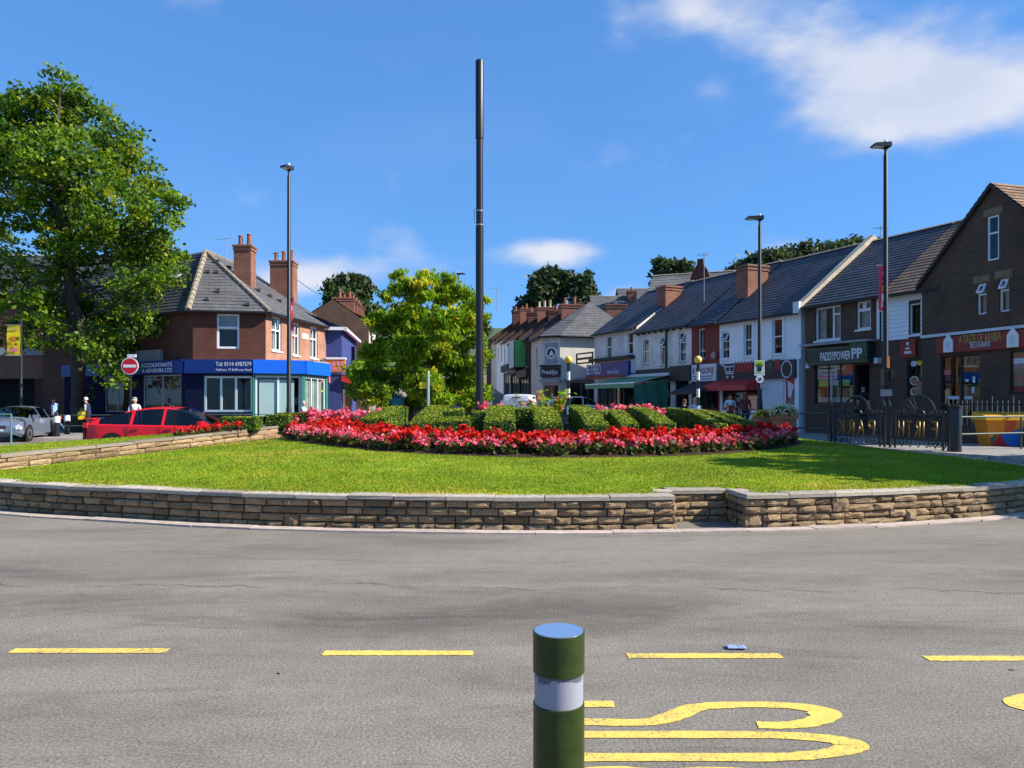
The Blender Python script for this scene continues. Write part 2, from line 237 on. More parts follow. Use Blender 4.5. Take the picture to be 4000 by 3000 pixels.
# ---------------------------------------------------------------- mesh builder
class MB:
    def __init__(s): s.v = []; s.f = []; s.m = []; s.cur = 0
    def quad(s, *p):
        n = len(s.v); s.v += [tuple(q) for q in p]; s.f.append(tuple(range(n, n + len(p)))); s.m.append(s.cur)
    def box(s, x0, x1, y0, y1, z0, z1, mat=None):
        n = len(s.v); c = [(x, y, z) for z in (z0, z1) for y in (y0, y1) for x in (x0, x1)]
        if mat is not None: c = [tuple(mat @ Vector(q)) for q in c]
        s.v += c
        for f in ((0, 2, 3, 1), (4, 5, 7, 6), (0, 1, 5, 4), (2, 6, 7, 3), (0, 4, 6, 2), (1, 3, 7, 5)): s.f.append(tuple(n + i for i in f)); s.m.append(s.cur)
    def tube(s, pts, rad, n=8, cap=True):
        pts = [Vector(p) for p in pts]; rad = rad if isinstance(rad, (list, tuple)) else [rad] * len(pts); rings = []
        for i, p in enumerate(pts):
            t = (pts[min(i + 1, len(pts) - 1)] - pts[max(i - 1, 0)]).normalized()
            a = t.cross(Vector((0, 0, 1)));  a = Vector((1, 0, 0)) if a.length < 1e-3 else a.normalized(); b = t.cross(a)
            r0 = len(s.v)
            for k in range(n):
                an = 2 * math.pi * k / n; s.v.append(tuple(p + (a * math.cos(an) + b * math.sin(an)) * rad[i]))
            rings.append(r0)
        for i in range(len(rings) - 1):
            for k in range(n):
                k2 = (k + 1) % n; s.f.append((rings[i] + k, rings[i + 1] + k, rings[i + 1] + k2, rings[i] + k2)); s.m.append(s.cur)
        if cap:
            s.f.append(tuple(rings[0] + k for k in range(n))); s.m.append(s.cur); s.f.append(tuple(rings[-1] + n - 1 - k for k in range(n))); s.m.append(s.cur)
    def lathe(s, prof, n=24, c=(0, 0, 0)):        # prof: (r, z) list, bottom to top
        rings = []
        for r, z in prof:
            r0 = len(s.v); s.v += [(c[0] + r * math.cos(2 * math.pi * k / n), c[1] + r * math.sin(2 * math.pi * k / n), c[2] + z) for k in range(n)]; rings.append(r0)
        for i in range(len(rings) - 1):
            for k in range(n):
                k2 = (k + 1) % n; s.f.append((rings[i] + k, rings[i] + k2, rings[i + 1] + k2, rings[i + 1] + k)); s.m.append(s.cur)
        s.f.append(tuple(rings[0] + n - 1 - k for k in range(n))); s.m.append(s.cur); s.f.append(tuple(rings[-1] + k for k in range(n))); s.m.append(s.cur)
    def prism(s, poly, y0, y1, plane='xz'):        # polygon (a,b) extruded
        f = (lambda a, b, c: (a, c, b)) if plane == 'xz' else ((lambda a, b, c: (c, a, b)) if plane == 'yz' else (lambda a, b, c: (a, b, c)))
        n = len(s.v); k = len(poly); s.v += [f(a, b, y0) for a, b in poly] + [f(a, b, y1) for a, b in poly]
        s.f.append(tuple(n + i for i in range(k))); s.m.append(s.cur); s.f.append(tuple(n + k + k - 1 - i for i in range(k))); s.m.append(s.cur)
        for i in range(k): s.f.append((n + i, n + k + i, n + k + (i + 1) % k, n + (i + 1) % k)); s.m.append(s.cur)
    def roof(s, a, b, c, d, n=18, th=.02):          # eave a->b, ridge d->c ; lapped courses
        a, b, c, d = map(Vector, (a, b, c, d)); nr = (b - a).cross(d - a)
        nr = nr.normalized() if nr.length > 1e-6 else Vector((0, 0, 1))
        if nr.z < 0: nr = -nr
        for i in range(n):
            t0, t1 = i / n, (i + 1) / n
            l0, r0 = a.lerp(d, t0), b.lerp(c, t0); l1, r1 = a.lerp(d, t1), b.lerp(c, t1)
            s.quad(l0 + nr * th, r0 + nr * th, r1 + nr * .002, l1 + nr * .002); s.quad(l0, r0, r0 + nr * th, l0 + nr * th)
    def mesh(s, name, mats, smooth=False):
        me = bpy.data.meshes.new(name); me.from_pydata(s.v, [], s.f)
        for m in (mats if isinstance(mats, (list, tuple)) else [mats]): me.materials.append(MATS[m])
        if any(s.m): me.polygons.foreach_set('material_index', s.m)
        bm = bmesh.new(); bm.from_mesh(me); bmesh.ops.recalc_face_normals(bm, faces=bm.faces); bm.to_mesh(me); bm.free()
        if smooth:
            me.polygons.foreach_set('use_smooth', [True] * len(me.polygons))
            try: me.set_sharp_from_angle(angle=R(40))
            except Exception: pass
        me.update(); return me
    def build(s, name, mats, parent=None, smooth=False, loc=(0, 0, 0)):
        return link(name, s.mesh(name, mats, smooth), parent, loc)
def link(name, me, parent=None, loc=(0, 0, 0), rot=(0, 0, 0), scale=(1, 1, 1)):
    o = bpy.data.objects.new(name, me); COL.objects.link(o); o.parent = parent; o.location = loc; o.rotation_euler = rot; o.scale = scale; return o
def tag(o, label=None, cat=None, group=None, kind=None):
    if label: o['label'] = label
    if cat: o['category'] = cat
    if group: o['group'] = group
    if kind: o['kind'] = kind
    return o
def thing(name, label, cat, loc=(0, 0, 0), rz=0, group=None):
    o = bpy.data.objects.new(name, None); COL.objects.link(o); o.location = loc; o.rotation_euler = (0, 0, rz); o.empty_display_size = .2
    return tag(o, label, cat, group)
def copy_tree(o, parent=None):
    c = o.copy(); COL.objects.link(c); c.parent = parent
    for ch in o.children: copy_tree(ch, c)
    return c
def npmesh(name, V, Fq, mats, mi=None):
    me = bpy.data.meshes.new(name); k = Fq.shape[1]
    me.vertices.add(len(V)); me.vertices.foreach_set('co', V.astype(np.float32).ravel())
    me.loops.add(Fq.size); me.loops.foreach_set('vertex_index', Fq.astype(np.int32).ravel())
    me.polygons.add(len(Fq)); me.polygons.foreach_set('loop_start', np.arange(0, Fq.size, k, dtype=np.int32))
    for m in mats: me.materials.append(MATS[m])
    if mi is not None: me.polygons.foreach_set('material_index', mi.astype(np.int32))
    me.update(calc_edges=True); return me
def leafcloud(C, size, aspect=1.6, up=.35, droop=0, rs=NR, base=None):
    """leaf quads (diamond-like, folded a little) at points C"""
    n = len(C); nrm = rs.normal(size=(n, 3)); nrm[:, 2] += up; nrm = nrm if base is None else nrm * .5 + base * 1.5; nrm /= np.linalg.norm(nrm, axis=1)[:, None]
    a = rs.normal(size=(n, 3)); a[:, 2] -= droop; a -= nrm * (a * nrm).sum(1)[:, None]; a /= np.linalg.norm(a, axis=1)[:, None]; b = np.cross(nrm, a)
    s = size * rs.uniform(.6, 1.35, n)[:, None]
    V = np.stack([C - a * s * aspect * .5, C + b * s * .5 - a * s * .08, C + a * s * aspect * .5, C - b * s * .5 - a * s * .08], 1).reshape(-1, 3)
    return V, np.arange(4 * n).reshape(-1, 4)
def txt(s, W, H, name, mat, parent, x, y, z, rot=(R(90), 0, 0), ext=.004, mirror=False, bold=0.0, shear=0):
    """lettering fitted into W x H, its lower-left corner at (x,y,z) of the parent"""
    c = bpy.data.curves.new(name, 'FONT'); c.body = s; c.extrude = ext; c.offset = bold; c.resolution_u = 2; c.shear = shear
    o = bpy.data.objects.new('tmp', c); COL.objects.link(o); bpy.context.view_layer.update()
    me = bpy.data.meshes.new_from_object(o.evaluated_get(bpy.context.evaluated_depsgraph_get())); bpy.data.objects.remove(o)
    n = len(me.vertices); V = np.zeros(n * 3); me.vertices.foreach_get('co', V); V = V.reshape(-1, 3)
    lo, hi = V.min(0), V.max(0); V[:, 0] = (V[:, 0] - lo[0]) / (hi[0] - lo[0]) * W; V[:, 1] = (V[:, 1] - lo[1]) / (hi[1] - lo[1]) * H
    if mirror: V[:, 0] = W - V[:, 0]
    me.vertices.foreach_set('co', V.ravel()); me.materials.clear(); me.materials.append(MATS[mat]); me.update()
    return link(name, me, parent, (x, y, z), rot)
# ================================================================ SETTING: ground, pavements
def ground():
    xs = np.unique(np.concatenate([np.linspace(-700, -60, 17), np.linspace(-60, -30, 13), np.linspace(-30, 30, 61), np.linspace(30, 60, 13), np.linspace(60, 700, 17)]))
    ys = np.unique(np.concatenate([np.linspace(-60, -5, 12), np.linspace(-5, 70, 76), np.linspace(70, 260, 60), np.linspace(260, 900, 9)]))
    X, Y = np.meshgrid(xs, ys); Z = T(X, Y); V = np.stack([X, Y, Z], -1).reshape(-1, 3); nx = len(xs)
    i, j = np.meshgrid(np.arange(nx - 1), np.arange(len(ys) - 1)); a = (j * nx + i).ravel()
    Fq = np.stack([a, a + 1, a + nx + 1, a + nx], 1); cy = (Y[:-1, :-1] + Y[1:, 1:]).ravel() / 2
    cx = (X[:-1, :-1] + X[1:, 1:]).ravel() / 2
    mi = ((cy > 110) | (abs(cx) > 42)).astype(int)
    me = npmesh('road', V, Fq, ['asphalt', 'hill_grass'], mi)
    me.polygons.foreach_set('use_smooth', [True] * len(me.polygons))
    tag(link('road', me), 'grey patched asphalt road round the planted island', 'road', kind='structure')
M('hill_grass', (.05, .085, .03), 1, var=.4, scale=.08)
ground()
def pavement(name, label, outer, inner, lift=.11):
    mb = MB()
    for k in range(len(outer) - 1):
        for t in range(6):
            q = []
            for tt in (t / 6, (t + 1) / 6):
                for line in (outer, inner):
                    p = Vector(line[k]).lerp(Vector(line[k + 1]), tt); q.append(Vector((p.x, p.y, Tf(p.x, p.y) + lift)))
            mb.quad(q[0], q[2], q[3], q[1])
            mb.quad(q[0] - Vector((0, 0, .25)), q[2] - Vector((0, 0, .25)), q[2], q[0])
    o = mb.build(name, 'pavement'); tag(o, label, 'pavement', kind='structure'); return o
pavR = pavement('pavement', 'raised pavement in front of the row of shops with the green awning',
    [(15, 14.5), (11.6, 18.4), (10.6, 21.5), (9.6, 25), (8.3, 29.5), (6.6, 36), (4.7, 42), (3.4, 48), (2.0, 51)],
    [(30, 14.5), (24, 20), (18, 25), (16, 29), (14.5, 34), (12, 38), (11, 42), (7.5, 50), (6, 54)])
pavL = pavement('pavement', 'raised pavement in front of the brick corner shop',
    [(-60, 30.5), (-30, 31), (-18, 32), (-12, 33), (-9.6, 34.8), (-8.6, 38), (-8.3, 44), (-8.6, 52), (-9.5, 62)],
    [(-60, 50), (-30, 49), (-19, 42), (-14, 38.5), (-11, 39), (-11, 41), (-11, 45), (-11, 53), (-12, 62)])
def kerbline(pav, pts, lift=.11):
    """kerb stones along a pavement edge"""
    me = MB(); me.box(-.5, .5, -.07, .07, -.2, .012); mesh = me.mesh('kerb_stone', 'kerb')
    for a, b in zip(pts[:-1], pts[1:]):
        a, b = Vector(a), Vector(b); n = max(1, round((b - a).length / .92)); L = (b - a).length / n
        for k in range(n):
            c = a.lerp(b, (k + .5) / n)
            link('kerb_stone', mesh, pav, (c.x, c.y, Tf(c.x, c.y) + lift), (0, 0, math.atan2(b.y - a.y, b.x - a.x)), ((L - .012), 1, 1))
kerbline(pavR, [(15, 14.5), (11.6, 18.4), (10.6, 21.5), (9.6, 25), (8.3, 29.5), (6.6, 36)])
kerbline(pavL, [(-30, 31), (-18, 32), (-12, 33), (-9.6, 34.8), (-8.6, 38), (-8.3, 44)])
# ---------------------------------------------------------------- painted bus-stop markings
def ribbon(name, label, pts, hx=.085, hy=.040, z=.004, closed=False):
    pts = [Vector((p[0], p[1])) for p in pts]; sm = []
    for i in range(len(pts) - 1):
        p0, p1, p2, p3 = pts[max(i - 1, 0)], pts[i], pts[i + 1], pts[min(i + 2, len(pts) - 1)]
        for k in range(5):
            t = k / 5; sm.append(.5 * ((2 * p1) + (p2 - p0) * t + (2 * p0 - 5 * p1 + 4 * p2 - p3) * t * t + (3 * p1 - p0 - 3 * p2 + p3) * t ** 3))
    sm.append(pts[-1]); mb = MB(); prev = None
    for i, p in enumerate(sm):
        t = (sm[min(i + 1, len(sm) - 1)] - sm[max(i - 1, 0)]).normalized(); n = Vector((-t.y * hx, t.x * hy))
        j = 1 + rnd.uniform(-.09, .09); a = (p.x + n.x * j, p.y + n.y * j, z); b = (p.x - n.x * j, p.y - n.y * j, z)
        if prev: mb.quad(prev[0], a, b, prev[1])
        prev = (a, b)
    return tag(mb.build(name, 'paint_yellow'), label, 'road marking', kind='structure')
def gp(u, v): d = CAMZ * F / (v - HV); return ((u - CU) / F * d, d)
for u0, u1, v, lab in ((25, 362, 1406.5, 'yellow dash of the bus bay line farthest from the yellow lettering'), (698, 1022, 1411.5, 'yellow dash of the bus bay line behind the green bollard'),
                       (1355, 1688, 1417.5, 'yellow dash of the bus bay line beside the crushed can'), (2000, 2345, 1423, 'yellow dash of the bus bay line past the crushed can')):
    a, b = gp(u0, v), gp(u1, v); n = 14
    ribbon('yellow_dash', lab, [(a[0] + (b[0] - a[0]) * k / n, a[1] + (b[1] - a[1]) * k / n) for k in range(n + 1)], .046, .046)
ribbon('yellow_letter', 'yellow road letter S beside the green bollard', [gp(*p) for p in ((1327, 1522), (1280, 1522), (1228, 1525), (1205, 1541), (1230, 1558), (1290, 1561), (1400, 1561), (1455, 1548), (1500, 1530), (1570, 1524), (1680, 1524), (1762, 1533), (1782, 1549), (1745, 1563), (1690, 1568), (1636, 1567))])
ribbon('yellow_letter', 'yellow road letter U with its round end away from the green bollard', [gp(*p) for p in ((1200, 1588), (1260, 1588), (1500, 1588), (1660, 1589), (1760, 1594), (1818, 1602), (1838, 1612.5), (1818, 1623), (1760, 1632), (1660, 1637), (1500, 1637), (1260, 1637), (1200, 1637))])
ribbon('yellow_letter', 'yellow road letter B, its top edge below the letter U', [gp(*p) for p in ((1640, 1710), (1640, 1680), (1580, 1668), (1490, 1670), (1440, 1690), (1400, 1672), (1320, 1667), (1230, 1676), (1215, 1710))])
ribbon('yellow_letter', 'yellow road letter with round end past the letters S and U', [gp(*p) for p in ((2420, 1506), (2300, 1505), (2235, 1506), (2208, 1516), (2240, 1532), (2330, 1541), (2420, 1545))], .1, .045)
# ================================================================ PLANTED ISLAND
OUT = [(-13.9, 14.2), (-10.6, 12.5), (-7.31, 10.84), (-5.48, 10.21), (-3.22, 9.54), (0, 9.21), (2.13, 9.28), (4.0, 9.55), (5.6, 10.0), (7.17, 10.62), (8.7, 11.7), (9.75, 13.3), (10.1, 15.2), (10.0, 17.3),
       (9.6, 19.5), (8.9, 22), (7.4, 24.8), (4.4, 27), (0.6, 27.8), (-2.4, 26.9), (-5, 24.6), (-7, 22.3), (-9.2, 20.9), (-12, 19.9), (-14.2, 18), (-15, 16)]
def closed_spline(pts, n=14):
    out = []; k = len(pts); pts = [Vector(p) for p in pts]
    for i in range(k):
        p0, p1, p2, p3 = pts[i - 1], pts[i], pts[(i + 1) % k], pts[(i + 2) % k]
        for j in range(n):
            t = j / n; out.append(.5 * ((2 * p1) + (p2 - p0) * t + (2 * p0 - 5 * p1 + 4 * p2 - p3) * t * t + (3 * p1 - p0 - 3 * p2 + p3) * t ** 3))
    return out
OL = closed_spline(OUT)
def offset(pl, d, closed=True):
    out = []; n = len(pl)
    for i, p in enumerate(pl):
        a, b = (pl[i - 1], pl[(i + 1) % n]) if closed else (pl[max(i - 1, 0)], pl[min(i + 1, n - 1)])
        t = (b - a).normalized(); out.append(Vector((p.x - t.y * d, p.y + t.x * d)))
    return out
WL = offset(OL, .30)          # wall face line (inside the kerb)
IC = Vector((-1.5, 18.0))
_ang = np.array([math.atan2(p.y - IC.y, p.x - IC.x) for p in WL]); _rad = np.array([(p - IC).length for p in WL]); _o = np.argsort(_ang); _ang, _rad = _ang[_o], _rad[_o]
def tin(x, y):
    a = np.arctan2(y - IC.y, x - IC.x); r = np.hypot(x - IC.x, y - IC.y); return 1 - r / np.interp(a, _ang, _rad, period=2 * math.pi)
COPZ = .43
def Zl(x, y):
    t = tin(x, y); return COPZ - .006 + (.026 * (y - 9.5) - .30 * ss(-4, -10.5, x)) * ss(0, .2, t)
def Zlf(x, y): return float(Zl(np.float64(x), np.float64(y)))
# bed
BF = [(-6.5, 21.6), (-5.6, 19.4), (-4.3, 17.4), (-2.4, 15.6), (0.4, 14.5), (3.0, 14.75), (5.2, 15.9), (6.6, 17.5), (7.2, 19.4), (6.6, 22), (4.6, 24.2), (1, 25.6), (-2.4, 25), (-4.6, 24.2), (-6, 23)]
BL = closed_spline(BF, 10)
_bp = np.array([(p.x, p.y) for p in BL])
def inpoly(x, y, poly):
    c = np.zeros(x.shape, bool); n = len(poly); j = n - 1
    for i in range(n):
        xi, yi = poly[i]; xj, yj = poly[j]
        c ^= ((yi > y) != (yj > y)) & (x < (xj - xi) * (y - yi) / (yj - yi + 1e-12) + xi); j = i
    return c
def bdist(x, y): return np.min(np.hypot(np.asarray(x)[..., None] - _bp[:, 0], np.asarray(y)[..., None] - _bp[:, 1]), -1)
def Zb(x, y): return Zl(x, y) + .008 + .037 * ss(0, .5, bdist(x, y)) + .24 * ss(0, 4.2, bdist(x, y))
def Zbf(x, y): return float(Zb(np.float64(x), np.float64(y)))
def ringmesh(name, loop, c, zf, mats, n=26, pw=1.0):
    L = np.array([(p.x, p.y) for p in loop]); V = []; k = len(L)
    for i in range(n):
        t = (i / n) ** pw; q = L * (1 - t) + np.array(c) * t; V.append(np.column_stack([q, zf(q[:, 0], q[:, 1])]))
    V.append(np.array([[c[0], c[1], float(zf(np.array([c[0]]), np.array([c[1]]))[0])]])); V = np.vstack(V); Fq = []
    for i in range(n - 1):
        a = np.arange(k) + i * k; b = np.roll(np.arange(k), -1) + i * k; Fq.append(np.stack([a, b, b + k, a + k], 1))
    a = np.arange(k) + (n - 1) * k; b = np.roll(np.arange(k), -1) + (n - 1) * k; last = np.full(k, len(V) - 1); Fq.append(np.stack([a, b, last, last], 1))
    me = bpy.data.meshes.new(name); me.from_pydata(V.tolist(), [], [tuple(dict.fromkeys(f)) for f in np.vstack(Fq).tolist()])
    for m in mats: me.materials.append(MATS[m])
    me.polygons.foreach_set('use_smooth', [True] * len(me.polygons)); return link(name, me)
# recess in the front wall
RX0, RX1, RDEP = 2.06, 2.98, .62
def wall_runs():
    """front wall as separate straight/curved runs, so that the recess gets square corners"""
    front = [p for p in WL]; n = len(front)
    def ypt(x):
        for i in range(n):
            a, b = front[i], front[(i + 1) % n]
            if a.y < 14 and b.y < 14 and a.x <= x <= b.x: return Vector((x, a.y + (b.y - a.y) * (x - a.x) / (b.x - a.x)))
    a, b = ypt(RX0), ypt(RX1)
    i0 = min(range(n), key=lambda i: (front[i] - Vector((-13.4, 14.4))).length)
    seq = [front[(i0 + k) % n] for k in range(n)]
    left = [p for p in seq if p.y < 16 and p.x < RX0 and seq.index(p) < n * .5] + [a]
    right = [b] + [p for p in seq if p.x > RX1 and p.y < 19.6 and seq.index(p) < n * .6]
    rest = [p for p in seq if p not in left and p not in right and not (p.y < 12 and RX0 - .2 < p.x < RX1 + .2)]
    ab, bb = a + Vector((.04, RDEP)), b + Vector((-.05, RDEP + .02))
    return left, [a, ab], [ab, bb], [bb, b], right, rest
RUN_L, RUN_A, RUN_B, RUN_C, RUN_R, RUN_X = wall_runs()
lawnloop = []
for a_, b_ in zip(OL, OL[1:] + OL[:1]): lawnloop += [a_, a_.lerp(b_, .5)]
lawnloop = offset(lawnloop, .50)
lawn = ringmesh('lawn', lawnloop, (IC.x, IC.y), Zl, ['lawn'], 60, 1.7)
bm = bmesh.new(); bm.from_mesh(lawn.data); yb_ = max(RUN_B[0].y, RUN_B[1].y) + .16
bmesh.ops.delete(bm, geom=[f_ for f_ in bm.faces if RX0 - .16 < f_.calc_center_median().x < RX1 + .16 and f_.calc_center_median().y < yb_], context='FACES')
ex_ = bmesh.ops.extrude_edge_only(bm, edges=[e_ for e_ in bm.edges if e_.is_boundary]); bmesh.ops.translate(bm, verts=[v_ for v_ in ex_['geom'] if isinstance(v_, bmesh.types.BMVert)], vec=(0, 0, -.2)); bm.to_mesh(lawn.data); bm.free()
tag(lawn, 'mown green lawn sloping up from the stone wall to the flower bed', 'lawn', kind='structure')
bed = ringmesh('flower_bed_soil', BL, (.2, 20.0), Zb, ['soil'], 18)
tag(bed, 'dark bare soil of the flower bed under the hedges', 'soil', kind='structure')
# ---------------------------------------------------------------- stones
def stone_variants(n=14):
    out = []
    for k in range(n):
        r = random.Random(100 + k); mb = MB(); gx, gz = 5, 4; idx = {}
        for j in range(gz):
            for i in range(gx):
                e = i in (0, gx - 1) or j in (0, gz - 1)
                x = i / (gx - 1) + (r.uniform(-.05, .05) if 0 < i < gx - 1 else r.uniform(-.012, .012)); z = j / (gz - 1) + (r.uniform(-.06, .06) if 0 < j < gz - 1 else r.uniform(-.02, .02))
                y = (.22 if e else 0) + r.uniform(-.16, .10); idx[i, j] = len(mb.v); mb.v.append((x, y, z))
        for j in range(gz - 1):
            for i in range(gx - 1): mb.f.append((idx[i, j], idx[i + 1, j], idx[i + 1, j + 1], idx[i, j + 1])); mb.m.append(0)
        ring = [(i, 0) for i in range(gx)] + [(gx - 1, j) for j in range(1, gz)] + [(i, gz - 1) for i in range(gx - 2, -1, -1)] + [(0, j) for j in range(gz - 2, 0, -1)]
        bk = [len(mb.v) + q for q in range(len(ring))]; mb.v += [(mb.v[idx[q]][0], 1.0, mb.v[idx[q]][2]) for q in ring]
        for q in range(len(ring)):
            q2 = (q + 1) % len(ring); mb.f.append((idx[ring[q2]], idx[ring[q]], bk[q], bk[q2])); mb.m.append(0)
        out.append(mb.mesh('stone', 'stone'))
    return out
STV = stone_variants()
def capv(n=6):
    out = []
    for k in range(n):
        r = random.Random(k); mb = MB(); j = lambda: r.uniform(-.01, .01)
        t = .04
        for z0, z1, e in ((0, 1, 0),):
            mb.v += [(0 + j(), 0 + j(), 0), (1 + j(), 0 + j(), 0), (1 + j(), 1, 0), (0 + j(), 1, 0), (0 + j(), 0 + j(), .8 + j()), (1 + j(), 0 + j(), .8 + j()), (1 + j(), 1, .8), (0 + j(), 1, .8), (.008, t, 1 + j()), (.992, t, 1 + j()), (.992, 1 - t, 1 + j()), (.008, 1 - t, 1 + j())]
            mb.f += [(0, 3, 2, 1), (0, 1, 5, 4), (1, 2, 6, 5), (2, 3, 7, 6), (3, 0, 4, 7), (4, 5, 9, 8), (5, 6, 10, 9), (6, 7, 11, 10), (7, 4, 8, 11), (8, 9, 10, 11)]; mb.m += [0] * 10
        out.append(mb.mesh('coping_stone', 'coping'))
    return out
CPV = capv()
class Path:
    def __init__(s, pts): s.p = pts; s.c = [0.0]; [s.c.append(s.c[-1] + (b - a).length) for a, b in zip(pts[:-1], pts[1:])]; s.L = s.c[-1]
    def at(s, d):
        d = max(0, min(s.L, d))
        for i in range(len(s.p) - 1):
            if d <= s.c[i + 1] + 1e-9: a, b = s.p[i], s.p[i + 1]; return a.lerp(b, (d - s.c[i]) / max(1e-9, s.c[i + 1] - s.c[i]))
        return s.p[-1]
def lay(path, parent, zb, zt, rows, wr, dep=.11, double=.16, r=rnd):
    """lay stones row by row; zb/zt give the base and top of the stonework along the run"""
    P_ = Path(path); pairs = [(k, k + 1) for k in range(0, rows - 1, 2)] + ([(rows - 1,)] if rows % 2 else [])
    def put(s0, s1, k0, k1):
        a, b = P_.at(s0), P_.at(s1); sm = (s0 + s1) / 2; z0, z1 = zb(P_.at(sm)), zt(P_.at(sm)); h = (z1 - z0) / rows
        w = (b - a).length; an = math.atan2(b.y - a.y, b.x - a.x); n = Vector((math.sin(an), -math.cos(an))); pr = r.uniform(.004, .034)
        tilt = math.atan2(zt(b) - zt(a), w) if w > .05 else 0
        link('stone', r.choice(STV), parent, (a.x + n.x * pr, a.y + n.y * pr, zb(a) + (zt(a) - zb(a)) / rows * k0 + .004), (0, -tilt, an), (max(.03, w - .018), dep, h * (k1 - k0) - .016))
    for pr in pairs:
        s = 0.0
        while s < P_.L - .02:
            if len(pr) == 2 and r.random() < double and P_.L - s > .5:
                w = r.uniform(.16, .26); put(s, s + w, pr[0], pr[1] + 1); s += w; continue
            seg = min(P_.L - s, r.uniform(.7, 1.25))
            if P_.L - s - seg < .22: seg = P_.L - s
            for k in pr:
                n = max(1, round(seg / r.uniform(*wr))); cuts = sorted(seg * (q + r.uniform(-.22, .22)) / n for q in range(1, n)); cuts = [0] + cuts + [seg]
                for a, b in zip(cuts[:-1], cuts[1:]):
                    if b - a > .04: put(s + a, s + b, k, k + 1)
            s += seg
CPO = []
for me_ in CPV:
    q_ = me_.copy(); q_.materials.clear(); q_.materials.append(MATS['coping_old']); CPO.append(q_)
def copings(path, parent, zt, over=.035, dep=.30, th=.055, r=rnd, lr=(.5, .85), var=None):
    P_ = Path(path); s = 0.0
    while s < P_.L - .05:
        l = min(P_.L - s, r.uniform(*lr)); l = P_.L - s if P_.L - s - l < .25 else l
        a, b = P_.at(s), P_.at(s + l); an = math.atan2(b.y - a.y, b.x - a.x); n = Vector((math.sin(an), -math.cos(an)))
        tilt = math.atan2(zt(b) - zt(a), max(.05, (b - a).length)) + r.uniform(-.006, .006)
        link('coping_stone', r.choice(var or CPV), parent, (a.x + n.x * over, a.y + n.y * over, zt(a) + r.uniform(-.006, .004)), (r.uniform(-.012, .012), -tilt, an), ((b - a).length - .008, dep, th)); s += l
def core(path, parent, zb, zt, face=.05, thick=.24):
    mb = MB(); f = offset(path, face, False); b = offset(path, face + thick, False); zt0 = lambda p: zt(p) - .004
    for i in range(len(path) - 1):
        a0, a1, b0, b1 = f[i], f[i + 1], b[i], b[i + 1]; p0, p1 = path[i], path[i + 1]
        mb.quad((a0.x, a0.y, zb(p0)), (a1.x, a1.y, zb(p1)), (a1.x, a1.y, zt0(p1)), (a0.x, a0.y, zt0(p0)))
        mb.quad((a0.x, a0.y, zt0(p0)), (a1.x, a1.y, zt0(p1)), (b1.x, b1.y, zt0(p1)), (b0.x, b0.y, zt0(p0)))
        mb.quad((b0.x, b0.y, zb(p0)), (b1.x, b1.y, zb(p1)), (b1.x, b1.y, zt0(p1)), (b0.x, b0.y, zt0(p0)))
    return mb.build('mortar_core', 'mortar', parent)
wall = thing('island_wall', 'low curved sandstone wall with pale coping round the lawn, facing the road', 'stone wall')
zb0 = lambda p: Tf(p.x, p.y) - .02; zt0 = lambda p: COPZ - .055
for run in (RUN_L, RUN_A, RUN_B, RUN_C, RUN_R):
    core(run, wall, zb0, zt0)
core(RUN_X + [RUN_L[0]], wall, zb0, zt0)
vis = lambda run, f: [p for p in run if f(p)]
lay(vis(RUN_L, lambda p: p.x > -9.0), wall, zb0, zt0, 4, (.24, .34)); lay(vis(RUN_R, lambda p: p.y < 13.2), wall, zb0, zt0, 4, (.25, .36))
lay(RUN_A, wall, zb0, zt0, 4, (.25, .34)); lay(RUN_B, wall, zb0, zt0, 4, (.25, .34)); lay(RUN_C, wall, zb0, zt0, 4, (.25, .34))
copings(RUN_L, wall, zt0); copings(RUN_R, wall, zt0); copings(RUN_X + [RUN_L[0]], wall, zt0, lr=(.7, .95))
copings(RUN_B, wall, lambda p: zt0(p) + .003, dep=.3)
copings([RUN_A[0] + Vector((0, .32)), RUN_A[1]], wall, lambda p: zt0(p) + .006, dep=.26); copings([RUN_C[0], RUN_C[1] + Vector((0, .3))], wall, lambda p: zt0(p) + .006, dep=.26)
kb = tag(thing('kerb', 'pale flat kerb stones along the foot of the curved stone wall', 'kerb'), kind='structure')
KL = Path([OL[i % len(OL)] for i in range(len(OL))] + [OL[0]]); s = 0.0
me = MB(); me.box(0, 1, 0, .21, -.05, .022); me = me.mesh('kerb_stone', 'kerb')
while s < KL.L - .3:
    l = rnd.uniform(.82, .98); a, b = KL.at(s), KL.at(s + l)
    if a.y < 16: link('kerb_stone', me, kb, (a.x, a.y, Tf(a.x, a.y) + rnd.uniform(-.004, .004)), (0, 0, math.atan2(b.y - a.y, b.x - a.x) + rnd.uniform(-.012, .012)), ((b - a).length - .01, rnd.uniform(.93, 1.04), 1))
    s += l
# inner retaining wall on the left, climbing towards the centre
IWP = [Vector(p) for p in ((-12.2, 11.9), (-11.4, 12.9), (-10.75, 14.0), (-10.1, 15.2), (-9.3, 16.8), (-8.4, 18.4), (-7.5, 20.0), (-6.7, 21.5), (-5.8, 22.9), (-4.8, 23.8))]
IWP = [a.lerp(b, t) for a, b in zip(IWP[:-1], IWP[1:]) for t in (0, .25, .5, .75)] + [IWP[-1]]
def izt(p): return float(np.interp(p.y, [11.9, 15, 18.4, 21.5, 23.8], [.45, .545, .73, .93, 1.03]))
def izb(p): return max(.2, min(izt(p) - .26, Zlf(p.x, p.y) - .10))
iw = thing('retaining_wall', 'straight stone retaining wall climbing from the lawn to the flower bed', 'stone wall')
IWR = IWP                                        # face looks to the lawn (right-hand side of the run)
core(IWR, iw, lambda p: .1, lambda p: izt(p) - .05); lay([p for p in IWR if p.y > 13.2 and p.y < 23.4], iw, izb, lambda p: izt(p) - .05, 3, (.32, .5), dep=.11, double=.1)
